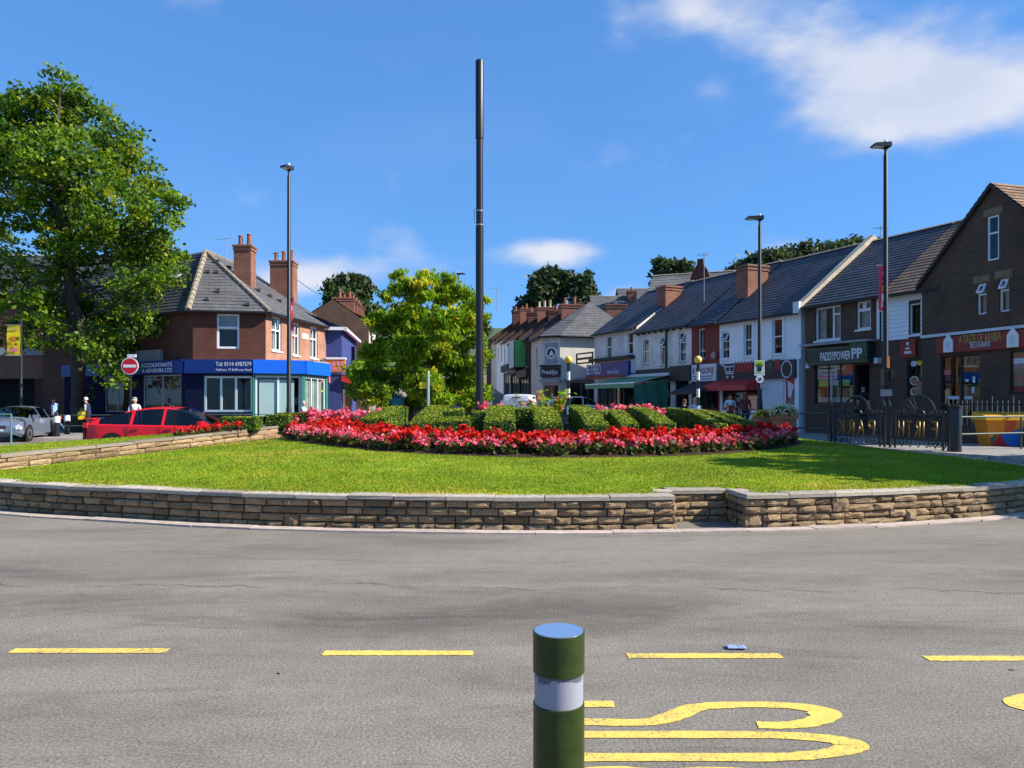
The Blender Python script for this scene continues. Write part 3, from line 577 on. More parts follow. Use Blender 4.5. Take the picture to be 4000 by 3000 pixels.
copings(IWR, iw, lambda p: izt(p) - .05, over=.03, dep=.32, th=.06, lr=(.8, 1.2), var=CPO)
def terrace():
    mb = MB(); inner = offset(IWR, .25, False); rows = []
    for k, p in enumerate(inner):
        q = min(WL, key=lambda w: (w - (p + Vector((-3.2, 1.9)) * (.55 + .0 * k))).length) if False else None
        t = k / (len(inner) - 1); a = Path([Vector(v) for v in ((-13.6, 14.6), (-14.4, 16.2), (-13.8, 17.9), (-11.8, 19.6), (-9.1, 20.5), (-7.0, 21.9), (-5.2, 24.1))]).at(t * 14.0)
        rows.append([Vector((*p.lerp(a, s / 5), izt(IWR[k]) + .005 - (.05 + .0 * s) * (s / 5))) for s in range(6)])
    for r0, r1 in zip(rows[:-1], rows[1:]):
        for s in range(5): mb.quad(r0[s], r1[s], r1[s + 1], r0[s + 1])
        a, b = r0[5], r1[5]; mb.quad((a.x, a.y, 0), (b.x, b.y, 0), b, a)
    o = mb.build('terrace_lawn', 'lawn', None); tag(o, 'narrow grass terrace behind the climbing retaining wall', 'lawn', kind='structure'); return rows
TR = terrace()
# ---------------------------------------------------------------- grass blades
def grass():
    n = 300000; x = NR.uniform(-15, 10.2, n); d = 9.3 + (28 - 9.3) * NR.uniform(0, 1, n) ** 1.9; y = d
    t = tin(x, y); ok = (t > .012) & ~inpoly(x, y, _bp) & (y < 23); ip = np.array([(p.x, p.y) for p in IWR]); wx = np.interp(y, ip[:, 1], ip[:, 0]); ok &= x > wx + .02
    ok &= ~((x > RX0 - .16) & (x < RX1 + .16) & (y < yb_ + .0))
    x, y = x[ok], y[ok]; z = Zl(x, y)
    P0 = [np.column_stack([x, y, z])]
    m = 14000; k = NR.randint(0, len(TR) - 1, m); s = NR.uniform(0, 4.9, m); si = s.astype(int); f = s - si; A = np.array([[list(v) for v in r] for r in TR])
    g = NR.uniform(0, 1, m)[:, None]; r0 = A[k, si] * (1 - f)[:, None] + A[k, si + 1] * f[:, None]; r1 = A[k + 1, si] * (1 - f)[:, None] + A[k + 1, si + 1] * f[:, None]
    P0.append(r0 * (1 - g) + r1 * g); B = np.vstack(P0); n = len(B)
    a = NR.uniform(0, 2 * math.pi, n); h = NR.uniform(.012, .034, n); w = NR.uniform(.005, .010, n) * (1 + B[:, 1] / 25); lean = NR.uniform(0, .03, n); la = NR.uniform(0, 2 * math.pi, n)
    side = np.column_stack([np.cos(a), np.sin(a), np.zeros(n)]) * w[:, None]
    tip = B + np.column_stack([np.cos(la) * lean, np.sin(la) * lean, h])
    V = np.stack([B - side, B + side, tip], 1).reshape(-1, 3); V[:, 2] -= .004
    from mathutils import noise
    pn = np.array([noise.noise((q[0] * .55, q[1] * .8, 0)) + .5 * noise.noise((q[0] * 1.9, q[1] * 2.4, 3)) for q in B[::1]])
    mi = np.where(pn + NR.normal(0, .20, n) > .16, 1, 0); mi = np.where(pn + NR.normal(0, .18, n) > .58, 2, mi)
    o = link('grass', npmesh('grass', V, np.arange(3 * n).reshape(-1, 3), ['grass_a', 'grass_b', 'grass_c'], mi))
    tag(o, 'short grass blades of the sunlit lawn with yellowish worn patches', 'grass', kind='stuff')
grass()
# ---------------------------------------------------------------- begonias (each plant a thing)
def plant_meshes(kind, k):
    rs = np.random.RandomState(500 + k + {'red': 0, 'pink': 50, 'rose': 90}[kind]); n = 46; hgt = .27
    th = rs.uniform(0, 2 * math.pi, n); rr = .19 * np.sqrt(rs.uniform(0, 1, n)); z = hgt * rs.uniform(.12, .92, n) * (1 - .35 * (rr / .19) ** 2)
    V, Fq = leafcloud(np.column_stack([np.cos(th) * rr, np.sin(th) * rr, z]), .085, 1.3, .8, 0, rs); mi = rs.choice([0, 1, 2], n, p=[.5, .22, .28] if kind != 'red' else [.30, .12, .58])
    fol = npmesh('foliage', V, Fq, ['fl_leaf', 'fl_leaf2', 'bronze'], mi)
    nb = 12 if kind == 'red' else 9; C = []; 
    for b in range(nb):
        a = rs.uniform(0, 6.28); r = .185 * math.sqrt(rs.uniform(0, 1)); zz = hgt * (1.04 - .45 * (r / .19) ** 2) + rs.uniform(-.03, .045); k5 = rs.randint(5, 9)
        C.append(np.array([math.cos(a) * r, math.sin(a) * r, zz]) + rs.normal(0, .019, (k5, 3)))
    C = np.vstack(C); V, Fq = leafcloud(C, .064, 1.15, .5, 0, rs); mi = rs.choice([0, 1], len(C), p=[.75, .25])
    return fol, npmesh('blooms', V, Fq, ['petal_red', 'petal_dark'] if kind == 'red' else ['petal_pink', 'petal_pale'], mi)
PL = {k: [plant_meshes(k, j) for j in range(5)] for k in ('red', 'pink', 'rose')}
LAB = {'red': ('red begonia with bronze leaves', 'red begonias of the flower bed'), 'pink': ('pink begonia with green leaves', 'pink begonias of the flower bed'),
       'rose': ('taller pink bedding plant behind the retaining wall', 'tall pink plants behind the wall'), 'terr': ('red bedding plant on the grass terrace beside the red car', 'red plants on the terrace')}
def plant(kind, x, y, z, sc, lab=None, where=''):
    l = LAB[lab or kind]; l = (l[0] + where, l[1]); t = thing(('red' if kind == 'red' else 'pink') + '_begonia', l[0], 'flower', (x, y, z), rnd.uniform(0, 6.28), l[1]); f, b = rnd.choice(PL[kind])
    t.scale = (sc, sc, sc * rnd.uniform(.9, 1.12)); tag(link('foliage', f, t), kind='stuff'); tag(link('blooms', b, t), kind='stuff')
edge = Path([Vector(p) for p in ((-6.35, 21.3), (-5.45, 19.4), (-4.15, 17.5), (-2.3, 15.75), (0.4, 14.68), (2.9, 14.92), (5.05, 16.05), (6.4, 17.6), (6.9, 19.3))])
sp = .285
for row in range(5):
    off = .02 + row * .31; d = rnd.uniform(0, .2)
    while d < edge.L:
        a, b = edge.at(d - .05), edge.at(d + .05); t = (b - a).normalized(); n = Vector((-t.y, t.x)); p = edge.at(d) + n * (off + rnd.uniform(-.06, .06)) + t * rnd.uniform(-.05, .05)
        sun_right = p.x > 5.0
        kind = 'pink' if row < 2 and rnd.random() < (.86 if row == 0 else .62) else 'red'
        if row == 0 and rnd.random() < .12: d += sp; continue
        if row == 4 and -2.6 < p.x < 4.6 and rnd.random() < .75: d += sp; continue
        zone = ' beside the retaining wall' if p.x < -4.2 else ' near the tall black pole' if p.x < .3 else ' near the rose bush' if p.x < 3.0 else ' near the three thin hedge bars' if p.x < 5.6 else ' near the ornate gates'
        plant(kind, p.x, p.y, Zbf(p.x, p.y) - .01, rnd.uniform(.85, 1.12) * (1.12 if kind == 'red' else .98), where=(' at the lawn edge' if row < 2 else ' behind the pink row')+ zone); d += sp * rnd.uniform(.85, 1.15)
for k in range(26):                                 # taller pinks at the back left, behind the end of the wall
    x = rnd.uniform(-6.1, -3.4); y = rnd.uniform(21.4, 23.2) if x < -4.6 else rnd.uniform(20.2, 22.5)
    plant('rose', x, y, max(Zbf(x, y), izt(Vector((x, y))) - .12 if x < -5 else 0), rnd.uniform(1.15, 1.7))
for x, y in ((3.3, 20.8), (3.6, 20.6), (2.75, 21.0), (3.05, 20.9), (2.45, 21.2), (3.9, 20.7), (-.75, 21.6), (-.4, 21.8), (-.2, 22)):
    plant('rose', x, y, Zbf(x, y) + .1, rnd.uniform(1.3, 1.7))
for k in range(8):
    t = k / 7; plant('red', -8.35 + 1.1 * t + rnd.uniform(-.05, .05), 19.0 + 1.5 * t + rnd.uniform(0, .25), .74 + .12 * t, rnd.uniform(.75, .95), 'terr')
# ---------------------------------------------------------------- clipped letter hedges
def hedge(boxes, label, group='clipped letter hedges', h=.5, zf=Zbf, seed=0, dens=2200):
    """boxes: (x0,x1,y0,y1) footprints that touch; top follows the bed"""
    rs = np.random.RandomState(900 + seed); cx = sum(b[0] + b[1] for b in boxes) / len(boxes) / 2; cy = sum(b[2] + b[3] for b in boxes) / len(boxes) / 2; z0 = zf(cx, cy)
    hk = (lambda y: .74 + .34 * np.clip((y - 16.4) / 6.0, 0, 1)) if zf is Zbf else (lambda y: 1.0 + 0 * y); t = thing('clipped_hedge', label, 'hedge', (cx, cy, z0), 0, group); mb = MB(); C, Nn = [], []
    for (x0, x1, y0, y1) in boxes:
        n = 8
        ys = [y0 + (y1 - y0) * k / n for k in range(n + 1)]
        sec = [(x0 + .04, 0), (x0 + .02, h * .75), (x0 + .09, h - .05), ((x0 + x1) / 2, h - .02), (x1 - .09, h - .05), (x1 - .02, h * .75), (x1 - .04, 0)]
        prev = None
        for y in ys:
            yy = min(max(y, y0 + .03), y1 - .03); zz = zf((x0 + x1) / 2, yy); kf = hk(yy); ring = [(x - cx, yy - cy, zz - z0 - .05 + z * kf) for x, z in sec]
            if prev:
                for i in range(6): mb.quad(prev[i], ring[i], ring[i + 1], prev[i + 1])
            else: mb.quad(*ring)
            prev = ring
        mb.quad(*prev)
        A = (x1 - x0) * (y1 - y0) + 2 * h * (y1 - y0) + 2 * h * (x1 - x0); m = int(dens * A)
        u = rs.uniform(0, A, m); a1 = (x1 - x0) * (y1 - y0); a2 = a1 + 2 * h * (y1 - y0)
        X = rs.uniform(x0, x1, m); Y = rs.uniform(y0, y1, m); Z = np.full(m, h) * 1.0
        side = (u > a1) & (u < a2); X = np.where(side, np.where(rs.uniform(size=m) < .5, x0, x1), X); Z = np.where(u > a1, rs.uniform(.02, h, m), Z)
        end = u >= a2; Y = np.where(end, np.where(rs.uniform(size=m) < .6, y0, y1), Y)
        rim = np.clip((Z - h * .8) / (h * .2), 0, 1); X = X + (((x0 + x1) / 2) - X) * .16 * rim * side
        nb = np.zeros((m, 3)); nb[:, 2] = np.where(u <= a1, 1.0, .12); nb[:, 0] = np.where(side, np.where(X > (x0 + x1) / 2, 1.0, -1.0), 0); nb[:, 1] = np.where(end, np.where(Y < (y0 + y1) / 2, -1.0, 1.0), 0); Nn.append(nb)
        q = np.column_stack([X, Y, Zb(X, Y) + Z * hk(Y) if zf is Zbf else np.full(m, z0) + Z]) + rs.normal(0, .011, (m, 3)); q -= np.array([cx, cy, z0]); C.append(q)
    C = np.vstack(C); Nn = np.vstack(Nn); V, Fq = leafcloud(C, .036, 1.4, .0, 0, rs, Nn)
    top = C[:, 2]; sunlit_top = Nn[:, 2] > .5; mi = np.where(rs.uniform(size=len(C)) < np.where(sunlit_top, .62, .25), 1, 0); mi = np.where(rs.uniform(size=len(C)) < np.where(sunlit_top, .34, .06), 2, mi)  # sunlit tops brighter, shaded sides darker: light painted into the leaf colours
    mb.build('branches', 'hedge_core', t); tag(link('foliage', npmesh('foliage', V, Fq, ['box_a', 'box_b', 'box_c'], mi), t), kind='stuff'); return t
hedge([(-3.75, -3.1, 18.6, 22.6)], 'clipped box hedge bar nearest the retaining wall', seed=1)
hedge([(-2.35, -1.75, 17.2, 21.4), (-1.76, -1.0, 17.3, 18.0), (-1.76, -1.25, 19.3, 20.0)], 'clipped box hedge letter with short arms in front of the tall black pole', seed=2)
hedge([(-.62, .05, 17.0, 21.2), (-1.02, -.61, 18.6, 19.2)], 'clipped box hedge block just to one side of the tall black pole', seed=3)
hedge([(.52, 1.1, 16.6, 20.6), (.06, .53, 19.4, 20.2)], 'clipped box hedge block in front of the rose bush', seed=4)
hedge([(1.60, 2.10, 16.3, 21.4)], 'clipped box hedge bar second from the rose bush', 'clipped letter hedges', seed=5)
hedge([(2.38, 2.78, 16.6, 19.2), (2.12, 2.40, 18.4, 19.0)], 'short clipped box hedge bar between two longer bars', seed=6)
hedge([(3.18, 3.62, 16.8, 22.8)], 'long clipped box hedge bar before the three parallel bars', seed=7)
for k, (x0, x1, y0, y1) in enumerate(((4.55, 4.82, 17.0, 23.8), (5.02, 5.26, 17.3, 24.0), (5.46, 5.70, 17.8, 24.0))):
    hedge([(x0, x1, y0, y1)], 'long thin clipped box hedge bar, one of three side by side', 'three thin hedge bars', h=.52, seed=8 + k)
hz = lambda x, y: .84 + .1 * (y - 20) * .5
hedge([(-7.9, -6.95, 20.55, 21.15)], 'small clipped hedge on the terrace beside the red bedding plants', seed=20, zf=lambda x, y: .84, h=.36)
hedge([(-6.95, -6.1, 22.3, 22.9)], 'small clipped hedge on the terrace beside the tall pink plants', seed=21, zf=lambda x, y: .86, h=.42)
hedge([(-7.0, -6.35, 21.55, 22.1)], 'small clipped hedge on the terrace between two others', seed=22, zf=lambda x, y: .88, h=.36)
def rosebush():
    t = thing('rose_bush', 'tall loose rose bush with pink and peach blooms among the hedges', 'bush', (1.05, 21.3, Zbf(1.05, 21.3))); rs = np.random.RandomState(3); mb = MB(); C = []; Bm = []
    for k in range(11):
        a = rs.uniform(0, 6.28); l = rs.uniform(.1, .75); top = Vector((math.cos(a) * l - .1 * (k % 3), math.sin(a) * l * .5, rs.uniform(.45, .98))); mb.tube([(0, 0, 0), top * .5 + Vector((0, 0, .12)), top], [.012, .009, .005], 5)
        for s in range(34): f = rs.uniform(.35, 1.05); C.append(np.array(top) * f + rs.normal(0, .085, 3))
        for s in range(3): q = np.array(top) * rs.uniform(.45, 1) + rs.normal(0, .09, 3); Bm += [q + rs.normal(0, .022, 3) for _ in range(7)]
    mb.build('stems', 'bark', t); C = np.array(C); V, Fq = leafcloud(C, .085, 1.5, .4, 0, rs); tag(link('foliage', npmesh('foliage', V, Fq, ['leaf_b', 'leaf_e', 'leaf_c'], rs.choice(3, len(C), p=[.5, .35, .15])), t), kind='stuff')
    Bm = np.array(Bm); V, Fq = leafcloud(Bm, .06, 1.1, .3, 0, rs); tag(link('blooms', npmesh('blooms', V, Fq, ['petal_pink', 'petal_peach'], rs.choice(2, len(Bm))), t), kind='stuff')
rosebush()
# ---------------------------------------------------------------- tall black pole
def tallpole():
    x, y = (1036 - CU) / F * 21.6, 21.6; z0 = Zbf(x, y); H = P(1036, 131, y).z - z0; zs = P(1036, 300, y).z - z0; zj = P(1036, 490, y).z - z0
    t = thing('black_pole', 'very tall bare black pole rising behind the letter hedges', 'pole', (x, y, z0)); m = MB(); m.lathe([(.112, -.05), (.112, zj), (.100, zj + .01), (.100, zs + .02)], 28); m.build('shaft', 'pole_black', t, True)
    m = MB(); m.lathe([(.106, zs), (.117, zs + .004), (.117, H - .02), (.108, H)], 28); m.build('upper_sleeve', 'pole_black', t, True)
    for v in (456, 486):
        z = P(1036, v, y).z - z0; m = MB(); m.lathe([(.106, z - .012), (.109, z - .012), (.109, z + .012), (.106, z + .012)], 24); m.build('strap', 'steel', t)
    z0_, z1_ = P(1036, 482, y).z - z0, P(1036, 452, y).z - z0; m = MB(); m.tube([(-.10, -.02, z0_), (-.15, -.02, z0_ + .02), (-.14, -.02, (z0_ + z1_) / 2), (-.15, -.02, z1_ - .02), (-.10, -.02, z1_)], .012, 6); m.build('bracket', 'steel', t)
tallpole()
# ---------------------------------------------------------------- green bollard in the foreground and litter
M('bollard_green', (.026, .044, .005), .42, 0, var=.28, scale=14, bump=.08, bscale=60, spec=.4); M('bollard_cap', (.62, .70, .78), .08, .85, var=.05, scale=20, spec=1.0)
def worn_white():
    m = M('bollard_band', (.30, .30, .345), .5, var=.05); nt = m.node_tree; L = nt.links; b = nt.nodes['Principled BSDF']
    tc = nt.nodes.new('ShaderNodeTexCoord'); sp_ = nt.nodes.new('ShaderNodeSeparateXYZ'); L.new(tc.outputs['Object'], sp_.inputs[0]); n = nt.nodes.new('ShaderNodeTexNoise'); n.inputs['Scale'].default_value = 34; n.inputs['Detail'].default_value = 4; L.new(tc.outputs['Object'], n.inputs[0])
    r = nt.nodes.new('ShaderNodeMapRange'); L.new(sp_.outputs[2], r.inputs[0]); r.inputs[1].default_value = .868; r.inputs[2].default_value = .893; r.inputs[3].default_value = -.14; r.inputs[4].default_value = .18
    a = nt.nodes.new('ShaderNodeMath'); a.operation = 'ADD'; L.new(n.outputs[0], a.inputs[0]); L.new(r.outputs[0], a.inputs[1]); g = nt.nodes.new('ShaderNodeMath'); g.operation = 'GREATER_THAN'; L.new(a.outputs[0], g.inputs[0]); g.inputs[1].default_value = .55
    old = b.inputs['Base Color'].links[0].from_socket; mx = nt.nodes.new('ShaderNodeMix'); mx.data_type = 'RGBA'; L.new(g.outputs[0], mx.inputs[0]); L.new(old, mx.inputs[6]); mx.inputs[7].default_value = (.10, .11, .13, 1); L.new(mx.outputs[2], b.inputs['Base Color'])
worn_white()
bl = thing('bollard', 'dark green metal bollard with a chipped white band beside the yellow lettering', 'bollard', ((1207 - CU) / F * 2.0, 2.0, 0))
r0 = .0675
m = MB(); m.lathe([(r0 + .03, 0), (r0 + .03, .012), (r0, .02), (r0, .812), (r0 - .004, .814)], 64); m.build('post', 'bollard_green', bl, True)
m = MB(); m.lathe([(r0 - .0035, .8135), (r0 - .0035, .8955)], 64); m.build('white_band', 'bollard_band', bl, True)
m = MB(); m.lathe([(r0 - .003, .8945), (r0 + .0005, .8955), (r0 + .0005, .999)], 64); m.build('collar', 'bollard_green', bl, True)
m = MB(); m.lathe([(r0 - .003, .998), (r0 - .003, 1.0012)], 64); m.build('cap', 'bollard_cap', bl)
M('can_blue', (.34, .42, .62), .35, .3, var=.35, scale=30); 
for k_, (u_, v_, a_) in enumerate(((605, 1455, .3), (2188, 1448, 1.2))):
    m = MB(); m.v = [(0, -.028, .006), (.02, -.004, .012), (.014, .026, .004), (-.012, .03, .010), (-.022, 0, .004), (-.01, -.02, .013)]; m.f = [(0, 1, 2, 3, 4, 5)]; m.m = [0]; o_ = m.build('fallen_leaf', 'leaf_dry'); o_.location = (*gp(u_, v_), .004); o_.rotation_euler = (0, 0, a_); o_.scale = (.65, .65, .5); tag(o_, ('small dry brown leaf lying on the road between two yellow dashes', 'small dry brown leaf lying on the road by the dash past the can', 'small dry brown leaf lying on the open road nearest the green bollard')[k_], 'leaf')
can = thing('crushed_can', 'flattened pale blue drinks can lying beside a yellow dash', 'can', (*gp(1590, 1401), .004), R(-8))
m = MB(); m.lathe([(.022, -.062), (.031, -.056), (.030, -.01), (.026, .0), (.031, .012), (.031, .052), (.023, .060)], 14); b_ = m.build('body', 'can_blue', can, True); b_.rotation_euler = (0, R(90), R(5)); b_.scale = (.26, 1.15, 1); b_.location = (0, 0, .008)
m = MB(); m.lathe([(.004, -.0005), (.021, -.0005), (.021, .0015), (.004, .002)], 12); b_ = m.build('lid', 'steel', can); b_.rotation_euler = (0, R(90), R(5)); b_.scale = (.26, 1.15, 1); b_.location = (.0605, .005, .008)
# ================================================================ BUILDINGS
class B:
    """a building seen from its street front: local x runs left to right along the front, y goes into the building"""
    def __init__(s, name, label, a, b, cat='shop', group=None, zg=None):
        s.a, s.b = Vector(a), Vector(b); s.W = (s.b - s.a).length; s.ang = math.atan2(s.b.y - s.a.y, s.b.x - s.a.x)
        s.zg = min(Tf(*s.a), Tf(*s.b)) if zg is None else zg; s.root = thing(name, label, cat, (s.a.x, s.a.y, s.zg), s.ang, group)
        s.ex = (s.b - s.a).normalized(); s.ey = Vector((-s.ex.y, s.ex.x))
    def px(s, u, v, off=0.0):
        r = Vector(((u - CU) / F, 1)); o = s.a + s.ey * off
        # o + ex*l = r*d
        det = s.ex.x * (-r.y) - s.ex.y * (-r.x); l = ((-o.x) * (-r.y) - (-o.y) * (-r.x)) / det; p = o + s.ex * l; d = p.y
        return l, CAMZ - (v - HV) / F * d - s.zg
    def rect(s, u0, u1, vt, vb, off=0.0):
        um = (u0 + u1) / 2; return s.px(u0, vt, off)[0], s.px(u1, vt, off)[0], s.px(um, vb, off)[1], s.px(um, vt, off)[1]
    def part(s, name, mb, mat, parent=None, smooth=False): return mb.build(name, mat, parent or s.root, smooth)
def grid_wall(mb, W, z0, z1, ops, y=0.0, rev=.14, x0=0.0):
    xs = sorted({x0, W} | {q for o in ops for q in o[:2] if x0 < q < W}); zs = sorted({z0, z1} | {q for o in ops for q in o[2:4] if z0 < q < z1})
    for i in range(len(xs) - 1):
        for j in range(len(zs) - 1):
            cx, cz = (xs[i] + xs[i + 1]) / 2, (zs[j] + zs[j + 1]) / 2
            if any(o[0] < cx < o[1] and o[2] < cz < o[3] for o in ops): continue
            mb.quad((xs[i], y, zs[j]), (xs[i + 1], y, zs[j]), (xs[i + 1], y, zs[j + 1]), (xs[i], y, zs[j + 1]))
    for a, b, c, d in [o[:4] for o in ops]:
        mb.quad((a, y, c), (a, y + rev, c), (a, y + rev, d), (a, y, d)); mb.quad((b, y, c), (b, y, d), (b, y + rev, d), (b, y + rev, c))
        mb.quad((a, y, d), (a, y + rev, d), (b, y + rev, d), (b, y, d)); mb.quad((a, y, c), (b, y, c), (b, y + rev, c), (a, y + rev, c))
def window(b, r, style='sash', back='interior', fm='upvc', gm='glass', sill=True, y=.07, t=.055, parent=None, sillm='upvc', bdep=.3, name='window'):
    x0, x1, z0, z1 = r; par = parent or b.root; mb = MB(); w, h = x1 - x0, z1 - z0; panes = []
    def fr(a, c, d, e, yy=0): mb.box(a, c, y + yy, y + .06 + yy, d, e)
    fr(x0, x0 + t, z0, z1); fr(x1 - t, x1, z0, z1); fr(x0 + t, x1 - t, z1 - t, z1); fr(x0 + t, x1 - t, z0, z0 + t)
    X0, X1, Z0, Z1 = x0 + t, x1 - t, z0 + t, z1 - t; zm = None; opened = False
    if style == 'sash': zm = Z0 + (Z1 - Z0) * .5
    elif style in ('top', 'open', 'cross'): zm = Z0 + (Z1 - Z0) * (.62 if style != 'open' else .66)
    if zm is not None: fr(X0, X1, zm - t / 2, zm + t / 2)
    if style == 'cross':
        xm = (X0 + X1) / 2; fr(xm - t * .35, xm + t * .35, Z0, zm - t / 2); fr(xm - t * .35, xm + t * .35, zm + t / 2, Z1)
        panes = [(X0, xm - t * .35, Z0, zm - t / 2), (xm + t * .35, X1, Z0, zm - t / 2), (X0, xm - t * .35, zm + t / 2, Z1), (xm + t * .35, X1, zm + t / 2, Z1)]
    elif style in ('sash', 'top'): panes = [(X0, X1, Z0, zm - t / 2), (X0, X1, zm + t / 2, Z1)]
    elif style == 'open': panes = [(X0, X1, Z0, zm - t / 2)]; opened = True
    elif style == 'side':                                   # big pane with a narrow opening light beside it
        xm = X0 + (X1 - X0) * .72; fr(xm - t / 2, xm + t / 2, Z0, Z1); zz = Z0 + (Z1 - Z0) * .78; fr(xm + t / 2, X1, zz - t / 2, zz + t / 2)
        panes = [(X0, xm - t / 2, Z0, Z1), (xm + t / 2, X1, Z0, zz - t / 2), (xm + t / 2, X1, zz + t / 2, Z1)]
    elif style == 'twin':                                   # two small lights over one pane
        zz = Z0 + (Z1 - Z0) * .72; fr(X0, X1, zz - t * .8, zz + t * .8); xm = (X0 + X1) / 2; fr(xm - t, xm + t, zz + t * .8, Z1)
        panes = [(X0, X1, Z0, zz - t * .8), (X0, xm - t, zz + t * .8, Z1), (xm + t, X1, zz + t * .8, Z1)]
    elif isinstance(style, int):
        xs = [X0 + (X1 - X0) * k / style for k in range(style + 1)]
        for k in range(1, style): fr(xs[k] - t / 2, xs[k] + t / 2, Z0, Z1)
        panes = [(xs[k] + (t / 2 if k else 0), xs[k + 1] - (t / 2 if k < style - 1 else 0), Z0, Z1) for k in range(style)]
    else: panes = [(X0, X1, Z0, Z1)]
    o = mb.build(name, fm, par)
    for p in panes:
        m = MB(); m.quad((p[0], y + .028, p[2]), (p[1], y + .028, p[2]), (p[1], y + .028, p[3]), (p[0], y + .028, p[3])); m.build('pane', gm, o)
    if opened:
        m = MB(); hh = Z1 - zm; an = R(28); tf = Matrix.Translation((0, y, Z1)) @ Matrix.Rotation(-an, 4, 'X')
        m.box(X0 + .002, X1 - .002, -.04, 0, -t, 0, tf); m.box(X0 + .002, X1 - .002, -.04, 0, -hh, -hh + t, tf); m.box(X0 + .002, X0 + t, -.04, 0, -hh + t, -t, tf); m.box(X1 - t, X1 - .002, -.04, 0, -hh + t, -t, tf); sash = m.build('sash', fm, o)
        m = MB(); m.quad(*[tf @ Vector(q_) for q_ in ((X0 + t, -.02, -hh + t), (X1 - t, -.02, -hh + t), (X1 - t, -.02, -t), (X0 + t, -.02, -t))]); m.build('pane', gm, o)
    m = MB(); m.box(x0 - .0, x1 + .0, y + bdep, y + bdep + .02, z0, z1); m.build('room', 'interior', o)
    if back != 'interior':
        m = MB(); n = 14                                     # folded cloth
        for k in range(n):
            a0, a1 = X0 + (X1 - X0) * k / n, X0 + (X1 - X0) * (k + 1) / n; ya, yb = y + .14 + .02 * (k % 2), y + .14 + .02 * ((k + 1) % 2); top = Z1; bot = Z0 if back != 'blind_top' else Z0 + (Z1 - Z0) * .55
            if back == 'sides' and .28 < (k + .5) / n < .72: continue
            m.quad((a0, ya, bot), (a1, yb, bot), (a1, yb, top), (a0, ya, top))
        m.build('curtain', 'curtain' if back in ('curtain', 'sides', 'blind_top') else back, o)
    if sill:
        m = MB(); m.box(x0 - .05, x1 + .05, -.06, y + .02, z0 - .07, z0 - .003); m.build('sill', sillm, o)
    return o
def chimney(b, x, y, w, d, z0, z1, pots=2, mat='brick_chim', axis='x', potm='pot'):
    mb = MB(); mb.box(x - w / 2, x + w / 2, y - d / 2, y + d / 2, z0, z1 - .28); mb.box(x - w / 2 - .04, x + w / 2 + .04, y - d / 2 - .04, y + d / 2 + .04, z1 - .28, z1 - .2)
    mb.box(x - w / 2 - .02, x + w / 2 + .02, y - d / 2 - .02, y + d / 2 + .02, z1 - .2, z1 - .1); mb.box(x - w / 2 - .07, x + w / 2 + .07, y - d / 2 - .07, y + d / 2 + .07, z1 - .1, z1); o = b.part('chimney', mb, mat)
    for k in range(pots):
        t = (k + .5) / pots - .5; px_, py_ = (x + t * w, y) if axis == 'x' else (x, y + t * d); m = MB(); h = .55 + .08 * ((k * 7) % 3)
        m.lathe([(.15, z1 - .02), (.155, z1 + .06), (.115, z1 + .1), (.105, z1 + h - .08), (.13, z1 + h - .05), (.13, z1 + h), (.09, z1 + h - .01)], 12, (px_, py_, 0)); m.build('chimney_pot', potm, o, True)
    return o
M('pot', (.30, .105, .06), .85, var=.25); M('pot_pale', (.50, .42, .32), .85, var=.2)
def board(b, r, dep, mat, name='sign_board', y=0.0, parent=None):
    mb = MB(); mb.box(r[0], r[1], y - dep, y - .002, r[2], r[3]); return mb.build(name, mat, parent or b.root)
def gable_roof(b, W, ze, zr, rd, mat='slate', x0=0.0, ov=.22, n=22, back=True, guttermat='gutter', ridge='ridge_tile'):
    mb = MB(); sl = (zr - ze) / rd; mb.roof((x0, -ov, ze - ov * sl + .06), (W, -ov, ze - ov * sl + .06), (W, rd, zr + .06), (x0, rd, zr + .06), n, .022)
    if back: mb.roof((W, 2 * rd + ov, ze - ov * sl + .06), (x0, 2 * rd + ov, ze - ov * sl + .06), (x0, rd, zr + .06), (W, rd, zr + .06), n, .022)
    o = b.part('roof', mb, mat)
    m = MB(); k = max(2, round((W - x0) / .45))
    for i in range(k): a = x0 + (W - x0) * i / k; c = x0 + (W - x0) * (i + 1) / k - .012; m.prism([(rd - .13, zr + .045), (rd, zr + .125), (rd + .13, zr + .045)], a, c, 'yz')
    m.build('ridge_tiles', ridge, o)
    m = MB(); m.box(x0, W, -ov - .1, -ov + .02, ze - ov * sl - .06, ze - ov * sl + .045); b.part('gutter', m, guttermat); return o
def shell(mb, W, D, z0, ze, zr=None, rd=None, x0=0.0):
    """side and back walls of a row house (front is built with its openings)"""
    for x in (x0, W):
        if zr: mb.quad((x, 0, z0), (x, D, z0), (x, D, ze), (x, rd, zr), (x, 0, ze))
        else: mb.quad((x, 0, z0), (x, D, z0), (x, D, ze), (x, 0, ze))
    mb.quad((x0, D, z0), (W, D, z0), (W, D, ze), (x0, D, ze))
# ---------------------------------------------------------------- right-hand row: one facade line, houses split by party walls
KR = 28.08
def rpt(u, s=-.45): k = (u - CU) / F; y = KR / (k + .45); return ((u - CU) / F * y, y)
RD = 4.2
def ez(b, u, v): return b.px(u, v)[1]
ZB = -.5
